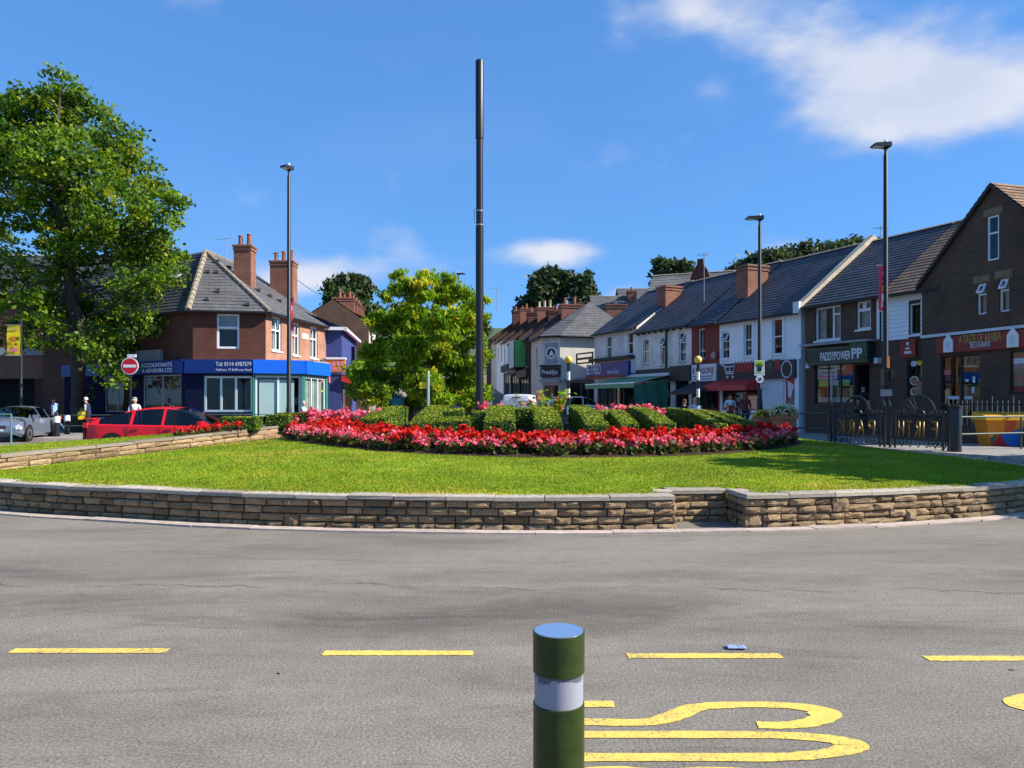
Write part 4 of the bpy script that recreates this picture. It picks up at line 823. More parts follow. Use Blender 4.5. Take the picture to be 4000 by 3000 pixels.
# --- Betfred
b = B('betting_shop', 'pale rendered betting shop with purple fascia and blue box above its windows', rpt(1284), rpt(1375)); ze = ez(b, 1330, 713); zr = 9.15 - b.zg
ops = [b.rect(1310, 1321.5, 726, 773), b.rect(1356, 1367.5, 717, 765), b.rect(1290, 1372, 829, 878)]
mb = MB(); grid_wall(mb, b.W, ZB, ze, ops); shell(mb, b.W, 2 * RD, ZB, ze, zr, RD); b.part('wall', mb, 'white_dim' if 'white_dim' in MATS else 'cream_dark'); gable_roof(b, b.W, ze, zr, RD, 'slate')
window(b, ops[0], 'sash', 'curtain', sillm='grey_render'); window(b, ops[1], 'sash', sillm='grey_render'); window(b, ops[2], 4, 'interior', fm='navy', gm='glass', sill=False, bdep=1.6, name='shop_window')
f = b.rect(1270, 1347, 785, 815, -.2); o = board(b, f, .32, 'purple', 'fascia'); m = MB(); m.box(f[0], f[1], -.36, -.335, f[2] - .05, f[2] + .12); m.build('red_strip', 'red_sign', o)
txt('BETFRED', (f[1] - f[0]) * .42, .66, 'lettering', 'upvc', o, f[0] + .12, -.365, f[2] + .22); txt('Bonus King', (f[1] - f[0]) * .30, .3, 'lettering', 'pale', o, f[0] + (f[1] - f[0]) * .62, -.33, f[2] + .14)
f2 = b.rect(1347, 1363, 780, 812, -.2); board(b, f2, .4, 'blue_dark_sign', 'sign_box'); f3 = b.rect(1364, 1372, 778, 806); board(b, f3, .2, 'pale', 'sign_box')
f4 = b.rect(1284, 1372, 772, 778); board(b, f4, .45, 'fascia_dark', 'cornice')
# projecting bar sign at the corner
m = MB(); q = b.px(1284, 766); m.box(-2.3, -.05, -.12, -.04, q[1] + .1, q[1] + .2); m.box(-2.3, -.05, -.12, -.04, q[1] - .55, q[1] - .45); m.box(-2.3, -2.2, -.12, -.04, q[1] - .45, q[1] + .1); m.box(-.14, -.05, -.12, -.04, q[1] - .8, q[1] - .55); m.box(-.14, -.05, -.12, -.04, q[1] - .45, q[1] + .1); m.box(-2.1, -.2, -.11, -.05, q[1] - .27, q[1] - .12); m.cur = 0; b.part('hanging_sign', m, 'black_metal')
chimney(b, b.W - .1, RD * .58, .9, 1.15, ze + .8, 8.75 - b.zg, 0)
# --- cream house with green awning
b = B('greengrocer', 'stained cream house over a dark shop with a green awning', rpt(1375), rpt(1494)); ze = ez(b, 1434, 706); zr = 9.1 - b.zg
ops = [b.rect(1389, 1401, 733, 786), b.rect(1427, 1439, 727, 789), b.rect(1466.5, 1481.5, 717, 781), b.rect(1385, 1448, 826, 878), b.rect(1458, 1488, 818, 880)]
mb = MB(); grid_wall(mb, b.W, ZB, ze, ops); shell(mb, b.W, 2 * RD, ZB, ze, zr, RD); b.part('wall', mb, 'cream_dark'); gable_roof(b, b.W, ze, zr, RD, 'slate')
window(b, ops[0], 'sash', 'sides', sillm='grey_render'); window(b, ops[1], 'open', sillm='grey_render'); window(b, ops[2], 'open', 'curtain', sillm='grey_render'); window(b, ops[3], 3, fm='fascia_dark', sill=False, bdep=1.5, name='shop_window'); window(b, ops[4], 2, fm='fascia_dark', sill=False, bdep=1.5, name='shop_window')
board(b, b.rect(1377, 1490, 796, 822), .16, 'fascia_dark', 'fascia'); board(b, b.rect(1448, 1492, 790, 823, -.18), .25, 'fascia_dark', 'fascia')
m = MB(); x = b.px(1441, 740)[0]; m.tube([(x, -.07, .2), (x, -.07, ze - .1)], .05, 8); b.part('downpipe', m, 'gutter')
for k in range(9):
    m = MB(); x = b.W * (k + .4) / 9; m.box(x, x + .09, -.2, .02, ze - .30, ze - .17); b.part('eaves_bracket', m, 'gutter')
# awning (canvas on a frame) and the hanging side sheet
x0, x1 = b.px(1340, 811)[0], b.px(1452, 811)[0]; zk = b.px(1452, 811)[1]; zf = P(1380, 827, 41.5).z - b.zg; aw = MB(); n = 9
for k in range(n):
    a0, a1 = x0 + (x1 - x0) * k / n, x0 + (x1 - x0) * (k + 1) / n; dz = -.03 * math.sin(math.pi * 0)
    aw.quad((a0, -.18, zk), (a1, -.18, zk), (a1, -2.5, zf), (a0, -2.5, zf)); aw.quad((a0, -2.5, zf), (a1, -2.5, zf), (a1, -2.52, zf - .24 - .03 * (k % 2)), (a0, -2.52, zf - .24 - .03 * ((k + 1) % 2)))
o = b.part('awning', aw, 'awning_green'); m = MB(); m.box(x0, x1, -2.54, -2.46, zf - .02, zf + .05); m.build('front_bar', 'upvc', o); m = MB(); m.tube([(x1 + .03, -.18, zk + .02), (x1 + .03, -2.5, zf + .02)], .035, 6); m.build('arm', 'steel', o)
m = MB(); m.box(x0 + 1.2, x1 + .1, -.3, -.1, zk, zk + .16); m.build('cassette', 'pale', o)
sh = MB(); n = 16; zlow = .45
for k in range(n):
    for j in range(8):
        def q(i, jj):
            t = i / n; y = -.25 - 2.25 * t; ztop = zk + (zf - zk) * t - .16; zz = ztop + (zlow - ztop) * jj / 8; fold = .10 * math.sin(t * 17 + jj * .55) * (.25 + jj / 8); return (x1 - .02 + fold - .22 * (jj / 8) * (1 - t), y + .12 * (jj / 8) * math.sin(t * 9), zz)
        sh.quad(q(k, j), q(k + 1, j), q(k + 1, j + 1), q(k, j + 1))
sh.build('side_sheet', 'sheet_green', o, True)
for k in range(4):
    m = MB(); x = x0 + (x1 - x0) * (k + .1) / 4; m.box(x, x + .08, -2.45, -2.37, -.1, zf - .02); m.build('post', 'fascia_dark', o)
# --- red house
b = B('carpet_shop', 'narrow dark red rendered house with a white four seasons sign', rpt(1494), rpt(1554.5)); ze = ez(b, 1524, 696); zr = 9.1 - b.zg
ops = [b.rect(1508, 1523, 710, 776), b.rect(1497, 1550, 838, 884)]
mb = MB(); grid_wall(mb, b.W, ZB, ze, ops); shell(mb, b.W, 2 * RD, ZB, ze, zr, RD); b.part('wall', mb, 'red_render'); gable_roof(b, b.W, ze, zr, RD, 'slate')
window(b, ops[0], 'plain', 'sides', sillm='red_render'); window(b, ops[1], 2, fm='fascia_dark', sill=False, bdep=1.2, name='shop_window')
f = b.rect(1492.5, 1547, 787, 823, -.12); o = board(b, f, .1, 'pale', 'sign_board', y=-.04); txt('4 SEASONS', (f[1] - f[0]) * .84, .34, 'lettering', 'red_sign', o, f[0] + (f[1] - f[0]) * .08, -.15, f[3] - .5, bold=.01)
for k in range(3):
    m = MB(); m.box(f[0] + (f[1] - f[0]) * (.1 + .03 * k), f[1] - (f[1] - f[0]) * (.1 + .05 * k), -.146, -.141, f[3] - .66 - .13 * k, f[3] - .60 - .13 * k); m.build('small_print', 'lilac', o)
aw = MB(); z1_, z2_ = f[2] - .08, f[2] - .6; aw.quad((.05, -.05, z1_), (b.W, -.05, z1_), (b.W, -1.5, z2_), (.05, -1.5, z2_)); aw.quad((.05, -1.5, z2_), (b.W, -1.5, z2_), (b.W, -1.5, z2_ - .12), (.05, -1.5, z2_ - .12)); aw.quad((b.W, -.05, z1_), (b.W, -1.5, z2_), (b.W, -.05, z2_)); b.part('awning', aw, 'fascia_dark')
m = MB(); q = b.px(1549, 768); m.lathe([(.02, -.05), (.19, -.03), (.19, 0), (.05, .05)], 14); o = b.part('satellite_dish', m, 'dish_mat'); o.location = (q[0], -.25, q[1]); o.rotation_euler = (R(90), 0, 0)
chimney(b, b.W - .05, RD * .52, .85, 1.35, ze + .8, 8.75 - b.zg, 0)
# --- white house
b = B('corner_shop', 'white rendered house over a supermarket with dark fascia and red awning', rpt(1554.5), rpt(1730)); ze = ez(b, 1642, 681); zr = 9.05 - b.zg
ops = [b.rect(1558.5, 1575.5, 716, 775), b.rect(1607, 1624.5, 699, 769), b.rect(1669, 1690.5, 688, 765), b.rect(1560, 1638, 838, 886), b.rect(1697, 1720, 817, 876)]
mb = MB(); grid_wall(mb, b.W, ZB, ze, ops); shell(mb, b.W, 2 * RD, ZB, ze, zr, RD); b.part('wall', mb, 'white_render'); gable_roof(b, b.W, ze, zr, RD, 'slate')
window(b, ops[0], 'open', 'sides', sillm='white_paint'); window(b, ops[1], 'sash', 'sides', sillm='white_paint'); window(b, ops[2], 'sash', 'interior', sillm='white_paint')
for r in (ops[1], ops[2]):
    for (a, c, d, e) in ((r[0] - .16, r[0], r[2] - .2, r[3] + .16), (r[1], r[1] + .16, r[2] - .2, r[3] + .16), (r[0], r[1], r[3], r[3] + .16)): m = MB(); m.box(a, c, -.03, .0, d, e); b.part('window_surround', m, 'white_render')
sw = window(b, ops[3], 3, 'interior', fm='red_sign', sill=False, bdep=1.6, name='shop_window'); r = ops[3]
for k, (a, c, d, e, mm) in enumerate(((.04, .26, .0, .55, 'orange'), (.36, .6, .05, .75, 'pale'), (.64, .9, .0, .72, 'bright_red'), (.42, .56, .3, .62, 'bright_red'), (.70, .84, .15, .5, 'orange'), (.08, .2, .1, .3, 'lime'))):
    m = MB(); w, h = r[1] - r[0], r[3] - r[2]; m.box(r[0] + w * a, r[0] + w * c, .11 + .004 * k, .113 + .004 * k, r[2] + h * (.06 + d), r[2] + h * (.06 + e)); m.build('poster', mm, sw)
f = b.rect(1551, 1720, 786, 818, -.15); f = (f[0], f[1], b.px(1590, 822, -.15)[1], b.px(1590, 785, -.15)[1]); o = board(b, f, .2, 'fascia_dark', 'fascia'); w = f[1] - f[0]; h = f[3] - f[2]
m = MB(); X = f[0] + .35; Z = f[2] + .15; m.tube([(X, -.215, Z + .62), (X + .22, -.215, Z + .62), (X + .38, -.215, Z + .2), (X + .9, -.215, Z + .2)], .035, 6); m.tube([(X + .27, -.215, Z + .55), (X + .95, -.215, Z + .55), (X + .86, -.215, Z + .28), (X + .36, -.215, Z + .3)], .035, 6); m.tube([(X + .6, -.215, Z + .55), (X + .62, -.215, Z + .28)], .025, 6)
for xx in (.45, .85): m.lathe([(.02, 0), (.08, 0), (.08, .02), (.02, .02)], 12, (0, 0, 0)) if False else m.tube([(X + xx, -.215, Z - .02), (X + xx, -.215, Z + .1)], .06, 8)
m.build('trolley_emblem', 'pale', o)
for k in range(6):                                           # worn red lettering
    m = MB(); X = f[0] + w * (.24 + .042 * k); m.prism([(X, f[2] + .42), (X + w * .012, f[2] + .42), (X + w * .03, f[2] + .92), (X + w * .016, f[2] + .92)], -.212, -.202); m.prism([(X + w * .028, f[2] + .42), (X + w * .036, f[2] + .42), (X + w * .03, f[2] + .92), (X + w * .02, f[2] + .92)], -.2135, -.202); m.build('worn_letter', 'bright_red', o)
for a, c, mm in ((.70, .705, 'bright_red'), (.735, .80, 'pp_green'), (.82, .89, 'red_sign')): m = MB(); m.box(f[0] + w * (a - .06), f[0] + w * (c - .06), -.214, -.202, f[2] + .42, f[2] + .9); m.build('sign_mark', mm, o)
def ring_mesh(cx, cz, rx, rz, t, y): 
    m = MB(); n = 24
    for k in range(n):
        a0, a1 = 2 * math.pi * k / n, 2 * math.pi * (k + 1) / n; m.quad((cx + rx * math.cos(a0), y, cz + rz * math.sin(a0)), (cx + rx * math.cos(a1), y, cz + rz * math.sin(a1)), (cx + (rx - t) * math.cos(a1), y, cz + (rz - t) * math.sin(a1)), (cx + (rx - t) * math.cos(a0), y, cz + (rz - t) * math.sin(a0)))
    return m
ring_mesh(f[0] + w * .90, f[2] + h * .5, .34, .40, .05, -.206).build('round_emblem', 'pale', o)
x0, x1 = b.px(1549, 830)[0], b.px(1641, 830)[0]; zt_ = b.px(1595, 820)[1]; aw = MB(); aw.quad((x0, -.12, zt_), (x1, -.12, zt_), (x1, -.85, zt_ - .3), (x0, -.85, zt_ - .3)); aw.quad((x0, -.85, zt_ - .3), (x1, -.85, zt_ - .3), (x1, -.86, zt_ - .55), (x0, -.86, zt_ - .55)); aw.quad((x1, -.12, zt_), (x1, -.85, zt_ - .3), (x1, -.85, zt_ - .55), (x1, -.12, zt_ - .55)); b.part('awning', aw, 'bright_red')
r = b.rect(1646, 1694, 817, 884); sh = MB(); n = 16
for k in range(n): z0_, z1_ = r[2] + (r[3] - r[2]) * k / n, r[2] + (r[3] - r[2]) * (k + 1) / n; sh.quad((r[0], -.03, z0_), (r[1], -.03, z0_), (r[1], -.05, (z0_ + z1_) / 2), (r[0], -.05, (z0_ + z1_) / 2)); sh.quad((r[0], -.05, (z0_ + z1_) / 2), (r[1], -.05, (z0_ + z1_) / 2), (r[1], -.03, z1_), (r[0], -.03, z1_))
b.part('roller_shutter', sh, 'pale'); m = MB(); r = ops[4]; m.box(r[0], r[1], .02, .05, r[2], r[3]); o = b.part('poster', m, 'bright_red'); m = MB(); m.prism([(r[0] + .1, r[3] - .1), (r[0] + .5, r[3] - .3), (r[0] + .35, r[3] - 1.0), (r[0] + .15, r[3] - .8)], .012, .018); m.build('poster_print', 'pale', o); m = MB(); m.prism([(r[0] + .1, r[2] + .02), (r[1] - .1, r[2] + .02), (r[1] - .3, r[2] + .7), (r[0] + .5, r[2] + .75)], .012, .018); m.build('poster_print', 'ridge_tile', o)
m = MB(); x = b.W - .25; m.box(x, b.W, -.12, .0, ZB, ez(b, 1722, 775)); b.part('pilaster', m, 'white_render')
# cream parapet between the white house and the green betting shop
m = MB(); zc = .36
m.prism([(-.3, ze - .1), (-.3, ze + .18), (RD, zr + zc), (2 * RD, ze + .2), (2 * RD, ze - .1), (RD, zr - .1)], b.W - .02, b.W + .3, 'yz'); b.part('parapet', m, 'parapet_mat' if 'parapet_mat' in MATS else 'ridge_tile')
m = MB(); m.box(b.W - .05, b.W + .3, -.42, -.28, ze - .2, ze + .3); b.part('kneeler_stone', m, 'pale')
# --- green betting shop (PP) in dark brown brick
b = B('bookmaker', 'dark brown brick bookmaker with a green fascia and white lettering', rpt(1740), rpt(1906)); ze = ez(b, 1823, 646); zr = 9.05 - b.zg
ops = [b.rect(1761, 1815.5, 662, 735), b.rect(1850, 1881, 650, 711), b.rect(1760, 1842, 786, 872), b.rect(1846, 1878, 788, 893)]
mb = MB(); grid_wall(mb, b.W, ZB, ze, ops); shell(mb, b.W, 2 * RD, ZB, ze, zr, RD); b.part('wall', mb, 'brick_brown'); gable_roof(b, b.W + .0, ze, zr, RD, 'slate')
window(b, ops[0], 'side', 'sides', sillm='upvc', t=.08); window(b, ops[1], 'twin', 'curtain', sillm='upvc', t=.08)
sw = window(b, ops[2], 3, 'interior', fm='pp_dark', sill=False, bdep=1.4, name='shop_window'); r = ops[2]; w, h = r[1] - r[0], r[3] - r[2]
for k, (a, c, d, e, mm) in enumerate(((.02, .56, .62, .97, 'pale'), (.68, .95, .70, .99, 'bright_red'), (.05, .34, .44, .6, 'lime'), (.36, .6, .46, .6, 'shutter'), (.70, .88, .44, .6, 'lime'), (.05, .95, .04, .16, 'shutter'), (.08, .5, .78, .80, 'navy'), (.08, .5, .88, .91, 'navy'), (.05, .5, .66, .72, 'pink_sign'))):
    m = MB(); m.box(r[0] + w * a, r[0] + w * c, .10 - .004 * (k > 5) + .0, .1035 - .004 * (k > 5), r[2] + h * d, r[2] + h * e) if k not in (3,) else m.box(r[0] + w * a, r[0] + w * c, .094, .0965, r[2] + h * d, r[2] + h * e); m.build('poster', mm, sw)
m = MB(); r = ops[3]; m.box(r[0], r[1], 1.2, 1.22, r[2], r[3]); m.box(r[0], r[0] + .02, .14, 1.2, r[2], r[3]); m.box(r[1] - .02, r[1], .14, 1.2, r[2], r[3]); m.box(r[0], r[1], .14, 1.2, r[2], r[2] + .05); o = b.part('doorway', m, 'interior')
for dz in (.06, .75): m = MB(); m.box(r[0] + .5, r[0] + .95, .5, .62, r[3] - dz - .1, r[3] - dz); m.build('ceiling_lamp', 'lamp_glow' if 'lamp_glow' in MATS else 'yellow', o)
f = b.rect(1751, 1883, 750, 786, -.2); f = (f[0], f[1], b.px(1815, 785, -.2)[1], b.px(1815, 750, -.2)[1]); o = board(b, f, .32, 'pp_dark', 'fascia'); w, h = f[1] - f[0], f[3] - f[2]
for (z0_, z1_) in ((f[2] - .02, f[2] + .09), (f[3] - .09, f[3] + .02)): m = MB(); m.box(f[0] - .03, f[0] + w * .73, -.37, -.323, z0_, z1_); m.build('trim', 'pp_green', o)
m = MB(); m.box(f[0] + w * .735, f[1], -.46, -.322, f[2] - .02, f[3] + .12); m.build('logo_box', 'pp_green', o)
txt('PADDYPOWER', w * .50, h * .55, 'lettering', 'upvc', o, f[0] + w * .21, -.33, f[2] + h * .2, bold=.015); txt('PP', w * .165, h * .62, 'lettering', 'pale', o, f[0] + w * .765, -.468, f[2] + h * .22, bold=.035); m = MB(); m.lathe([(.05, 0), (.05, .02)], 12); k = m.build('dot', 'gutter', o); k.location = (f[0] + w * .955, -.47, f[2] + h * .26); k.rotation_euler = (R(90), 0, 0)
m = MB(); q = b.rect(1742, 1905, 740, 748); m.box(.1, b.W - .3, -.5, -.0, f[3] + .14, f[3] + .22); b.part('canopy_ledge', m, 'grey_render')
m = MB(); x = b.W - .12; m.tube([(x, -.08, f[3] + .2), (x, -.08, ze - .15)], .06, 8); b.part('downpipe', m, 'upvc')
for u, v in ((1752, 790), (1911, 779)): m = MB(); q = b.px(min(u, 1900), v); m.box(q[0] - .09, q[0] + .09, -.22, -.0, q[1] - .11, q[1] + .11); b.part('alarm_box', m, 'pale')
# --- white weatherboarded bay with brown tiled roof
b = B('boarded_bay', 'narrow house front with white horizontal boards under a brown tiled roof', rpt(1906), rpt(2004)); ze = ez(b, 1955, 624); zr = 9.05 - b.zg; zbd = b.px(1950, 733)[1]
ops = [b.rect(1964, 1990, 655, 723), b.rect(1959, 1992, 776, 861)]
mb = MB(); grid_wall(mb, b.W, ZB, ze, ops); shell(mb, b.W, 2 * RD, ZB, ze, zr, RD); b.part('wall', mb, 'brick_brown'); gable_roof(b, b.W + 3.0, ze, zr, RD, 'tile_brown', ov=.3, x0=.05)
n = round((ze - zbd) / .165); r = ops[0]
for k in range(n):
    z0_, z1_ = zbd + (ze - zbd) * k / n, zbd + (ze - zbd) * (k + 1) / n
    spans = [(0.0, b.W)] if z1_ <= r[2] or z0_ >= r[3] else [(0.0, r[0]), (r[1], b.W)]
    for a, c in spans: m = MB(); m.v = [(a, -.055, z0_), (c, -.055, z0_), (c, -.02, z1_), (a, -.02, z1_), (a, -.003, z0_), (c, -.003, z0_), (c, -.003, z1_), (a, -.003, z1_)]; m.f = [(0, 1, 2, 3), (0, 4, 5, 1), (0, 3, 7, 4), (1, 5, 6, 2), (3, 2, 6, 7)]; m.m = [0] * 5; b.part('weatherboard', m, 'upvc')
window(b, ops[0], 'plain', 'interior', sillm='upvc'); sw = window(b, ops[1], 'plain', 'interior', fm='fascia_dark', sill=False, bdep=.4); r = ops[1]; w, h = r[1] - r[0], r[3] - r[2]
for k, (cx, cz, rr, mm) in enumerate(((.38, .42, .30, 'pale'), (.38, .42, .24, 'food_red'), (.40, .12, .30, 'pale'), (.40, .14, .22, 'food_brown'), (.75, .3, .24, 'food_red'), (.35, .88, .2, 'pale'), (.75, .9, .2, 'yellow'), (.75, .1, .26, 'food_brown'))):
    m = MB(); n = 16; cc = [(r[0] + w * cx + w * rr * math.cos(6.283 * q / n), r[2] + h * (.06 + cz * .95) + w * rr * .9 * math.sin(6.283 * q / n)) for q in range(n)]; cc = [(min(max(a, r[0] + .06), r[1] - .06), min(max(c, r[2] + .06), r[3] - .06)) for a, c in cc]; m.prism(cc, .093 - .001 * k, .0945); m.build('food_print', mm, sw)
f = b.rect(1949, 1982, 733, 772); o = board(b, f, .1, 'red_sign', 'sign_board', y=-.02); w, h = f[1] - f[0], f[3] - f[2]
for a, c, d, e in ((.42, .58, .66, .84), (.36, .64, .44, .54), (.28, .74, .2, .34)): m = MB(); m.box(f[0] + w * a, f[0] + w * c, -.126, -.121, f[2] + h * d, f[2] + h * e); m.build('small_print', 'pale', o)
# --- brown brick gable: restaurant
gx = Vector(rpt(2003)); gd = Vector((.28, -1)).normalized(); hw = 2.83
b = B('restaurant', 'dark brown brick gable house with a red restaurant sign', gx + gd * .0 - Vector((.25, .1)), gx + gd * (2 * hw) - Vector((.25, .1))); ze = b.px(2005, 605)[1]; zr = b.px(2145, 398)[1]; hw = b.px(2145, 398)[0]; W = 2 * hw; D = 11
ops = [b.rect(2110, 2131, 612, 679), b.rect(2158, 2180, 601, 673), b.rect(2032, 2116, 767, 905), b.rect(2181, 2240, 756, 850)]
wA = b.rect(2133, 2158, 466, 562)
mb = MB(); grid_wall(mb, W, ZB, ze, ops); mb.quad((0, D, ZB), (W, D, ZB), (W, D, ze), (hw, D, zr), (0, D, ze))
for x in (0, W): mb.quad((x, 0, ZB), (x, D, ZB), (x, D, ze), (x, 0, ze))
sl = (zr - ze) / hw; zt = lambda x: ze + sl * (x if x < hw else W - x)
for (xa, xb) in ((0, wA[0]), (wA[1], W)):
    mb.quad(*([(xa, 0, ze), (xb, 0, ze), (xb, 0, zt(xb))] + ([(hw, 0, zr)] if xa < hw < xb else []) + ([(xa, 0, zt(xa))] if zt(xa) > ze + .01 else [])))
mb.quad((wA[0], 0, ze), (wA[1], 0, ze), (wA[1], 0, wA[2]), (wA[0], 0, wA[2])); mb.quad(*([(wA[0], 0, wA[3]), (wA[1], 0, wA[3]), (wA[1], 0, zt(wA[1]))] + ([(hw, 0, zr)] if wA[0] < hw < wA[1] else []) + [(wA[0], 0, zt(wA[0]))]))
b.part('wall', mb, 'brick_brown')
rf = MB(); ov = .12; rf.roof((-.15, D + ov, ze - .12), (-.15, -ov, ze - .12), (hw, -ov, zr + .05), (hw, D + ov, zr + .05), 20, .03); rf.roof((W + .15, -ov, ze - .12), (W + .15, D + ov, ze - .12), (hw, D + ov, zr + .05), (hw, -ov, zr + .05), 20, .03); b.part('roof', rf, 'tile_brown')
for s in (0, 1):
    m = MB(); A_ = Vector((-.15 if s == 0 else W + .15, 0, ze - .16)); Z_ = Vector((hw, 0, zr + .03)); 
    m.v = [(A_.x, -.15, A_.z), (Z_.x, -.15, Z_.z), (Z_.x, -.15, Z_.z - .14), (A_.x, -.15, A_.z - .12), (A_.x, .02, A_.z), (Z_.x, .02, Z_.z), (Z_.x, .02, Z_.z - .14), (A_.x, .02, A_.z - .12)]; m.f = [(0, 1, 2, 3), (4, 7, 6, 5), (0, 4, 5, 1), (3, 2, 6, 7), (0, 3, 7, 4), (1, 5, 6, 2)]; m.m = [0] * 6; b.part('verge', m, 'fascia_dark')
window(b, ops[0], 'open', 'curtain', sill=False); window(b, ops[1], 'open', 'curtain', sill=False); window(b, wA, 'top', 'interior', sill=False, y=.02, bdep=.25)
for r in (ops[0], ops[1], wA): m = MB(); m.box(r[0] - .14, r[1] + .14, -.02, .005, r[3] + .01, r[3] + .26); b.part('lintel', m, 'lintel_mat' if 'lintel_mat' in MATS else 'stone')
dr = window(b, ops[2], 2, 'interior', fm='fascia_dark', sill=False, bdep=1.6, name='shop_window'); r = ops[2]; w, h = r[1] - r[0], r[3] - r[2]
for k, (a, c, d, e, mm) in enumerate(((.0, .22, .70, .78, 'pink_sign'), (.55, .68, .58, .62, 'pale'), (.74, .84, .56, .66, 'pale'), (.9, .97, .57, .62, 'pale'), (.72, .82, .40, .5, 'pale'), (.1, .44, .31, .36, 'pale'), (.54, .75, .31, .36, 'pale'))): m = MB(); m.box(r[0] + w * a + .06, r[0] + w * c, .093, .0945, r[2] + h * d, r[2] + h * e); m.build('poster', mm, dr)
po = window(b, ops[3], 'plain', 'interior', fm='fascia_dark', sill=False); r = ops[3]
for k, mm in enumerate(('red_sign', 'food_brown', 'food_red', 'food_brown', 'ridge_tile', 'pale', 'food_red')): m = MB(); hh = (r[3] - r[2] - .12) / 7; m.box(r[0] + .06, r[1] - .06, .09, .0945, r[2] + .06 + hh * k, r[2] + .06 + hh * (k + .97)); m.build('poster', mm, po)
f = b.rect(2023, 2260, 722, 762, -.1); f = (f[0], f[1], b.px(2120, 757, -.1)[1], b.px(2120, 721, -.1)[1]); o = board(b, f, .14, 'red_sign', 'fascia'); w, h = f[1] - f[0], f[3] - f[2]
ux = lambda u: b.px(u, 740, -.14)[0]
txt('A TASTE OF ARABIA', ux(2163) - ux(2072), .3, 'lettering', 'gold_sign', o, ux(2072), -.15, f[2] + h * .48); txt('RESTAURANT', ux(2141) - ux(2097), .2, 'lettering', 'pale', o, ux(2097), -.15, f[2] + h * .18)
for u0, u1 in ((2040, 2060), (2177, 2202)):
    a, c = ux(u0), ux(u1); mm = (a + c) / 2; z0_ = f[2] + .02; H_ = h * 1.18; m = MB(); m.prism([(a, z0_), (c, z0_), (c, z0_ + H_ * .6), (c - .08, z0_ + H_ * .75), (mm + .05, z0_ + H_ * .88), (mm, z0_ + H_), (mm - .05, z0_ + H_ * .88), (a + .08, z0_ + H_ * .75), (a, z0_ + H_ * .6)], -.19, -.15); k = m.build('lantern_emblem', 'upvc', o); m = MB(); m.prism([(a + .1, z0_ + .1), (c - .1, z0_ + .1), (c - .1, z0_ + H_ * .5), (mm, z0_ + H_ * .62), (a + .1, z0_ + H_ * .5)], -.196, -.191); m.build('emblem_inset', 'pale', o)
m = MB(); m.box(0, W, -.06, -.002, f[3] + .06, f[3] + .16); b.part('string_course', m, 'pale')
# row of railings on the low wall before the restaurant
# ================================================================ LEFT: brick corner shop (accountants)
class Face(B):
    def __init__(s, root, a, b):
        s.a, s.b = Vector(a), Vector(b); s.W = (s.b - s.a).length; s.ang = math.atan2(s.b.y - s.a.y, s.b.x - s.a.x); s.ex = (s.b - s.a).normalized(); s.ey = Vector((-s.ex.y, s.ex.x))
        s.root = root; s.zg = root.location.z
    def put(s, o): o.location = (s.a.x - s.root.location.x, s.a.y - s.root.location.y, 0); o.rotation_euler = (0, 0, s.ang); return o
def flat(mb, pts, z): mb.quad(*[(p[0], p[1], z) for p in pts])
def hip_tiles(mb, a, b, r=.13, n=14):
    a, b = Vector(a), Vector(b)
    for k in range(n): mb.tube([a.lerp(b, k / n), a.lerp(b, (k + 1) / n - .004)], [r, r * .88], 8)
O_ = Vector((-15.3, 36.4))
root = thing('accountants_shop', 'red brick corner building with hipped grey roof and blue accountants fascia', 'shop', (O_.x, O_.y, 0))
def rel(p): return (p[0] - O_.x, p[1] - O_.y)
A, Bc, C, LL = (-15.3, 36.4), (-12.0, 37.0), (-10.82, 44.4), (-27.0, 43.7)
ZE, AP, RE, RL = 6.05, (-16.5, 40.9, 9.75), (-16.2, 47.5, 9.75), (-25.5, 46.5, 9.75)
fF, fR, fL = Face(root, A, Bc), Face(root, Bc, C), Face(root, LL, A)
mb = MB(); oF = [fF.rect(468, 517, 678, 753)]; grid_wall(mb, fF.W, 3.0, ZE, oF); fF.put(fF.part('front_wall', mb, 'brick_dark')); w = window(fF, oF[0], 'top', 'blind_top', t=.1, sill=False); fF.put(w)  # fronts take a darker brick than the sunlit side wall: shade put into colour
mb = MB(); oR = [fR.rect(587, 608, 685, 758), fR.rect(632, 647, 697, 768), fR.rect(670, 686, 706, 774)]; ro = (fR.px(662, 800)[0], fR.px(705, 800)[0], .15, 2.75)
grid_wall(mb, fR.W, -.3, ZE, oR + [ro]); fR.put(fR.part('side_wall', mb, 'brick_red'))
for r in oR: fR.put(window(fR, r, 'cross', 'curtain', t=.08, sillm='pale'))
sw = window(fR, ro, 3, 'interior', sill=False, fm='pale', bdep=.9, name='shop_window'); fR.put(sw)
for k, (a, c, d, e, mm) in enumerate(((.04, .28, .1, .95, 'upvc'), (.36, .42, .5, .6, 'pink_sign'), (.36, .46, .36, .46, 'lime'), (.36, .46, .22, .34, 'blue_sign'), (.5, .62, .5, .9, 'pale'), (.5, .62, .1, .45, 'pale'), (.72, .9, .8, .95, 'yellow'))):
    m = MB(); W_, H_ = ro[1] - ro[0], ro[3] - ro[2]; m.box(ro[0] + W_ * a, ro[0] + W_ * c, .09, .0935, ro[2] + H_ * d, ro[2] + H_ * e); m.build('poster', mm, sw)
o = fR.put(board(fR, (ro[0] - .1, ro[1], 3.12, 3.75), .2, 'lilac', 'fascia')); o = fR.put(board(fR, (ro[0] + .3, ro[1], 2.76, 3.1), .24, 'pink_sign', 'fascia')); o = fR.put(board(fR, (ro[0] - .2, ro[1] + .1, 3.76, 3.9), .5, 'ridge_tile', 'cornice'))
r = fR.rect(651, 665, 721, 732); fR.put(board(fR, r, .03, 'upvc', 'street_plaque'))
mb = MB(); grid_wall(mb, fL.W, -.3, ZE, []); fL.put(fL.part('front_wall', mb, 'brick_dark'))
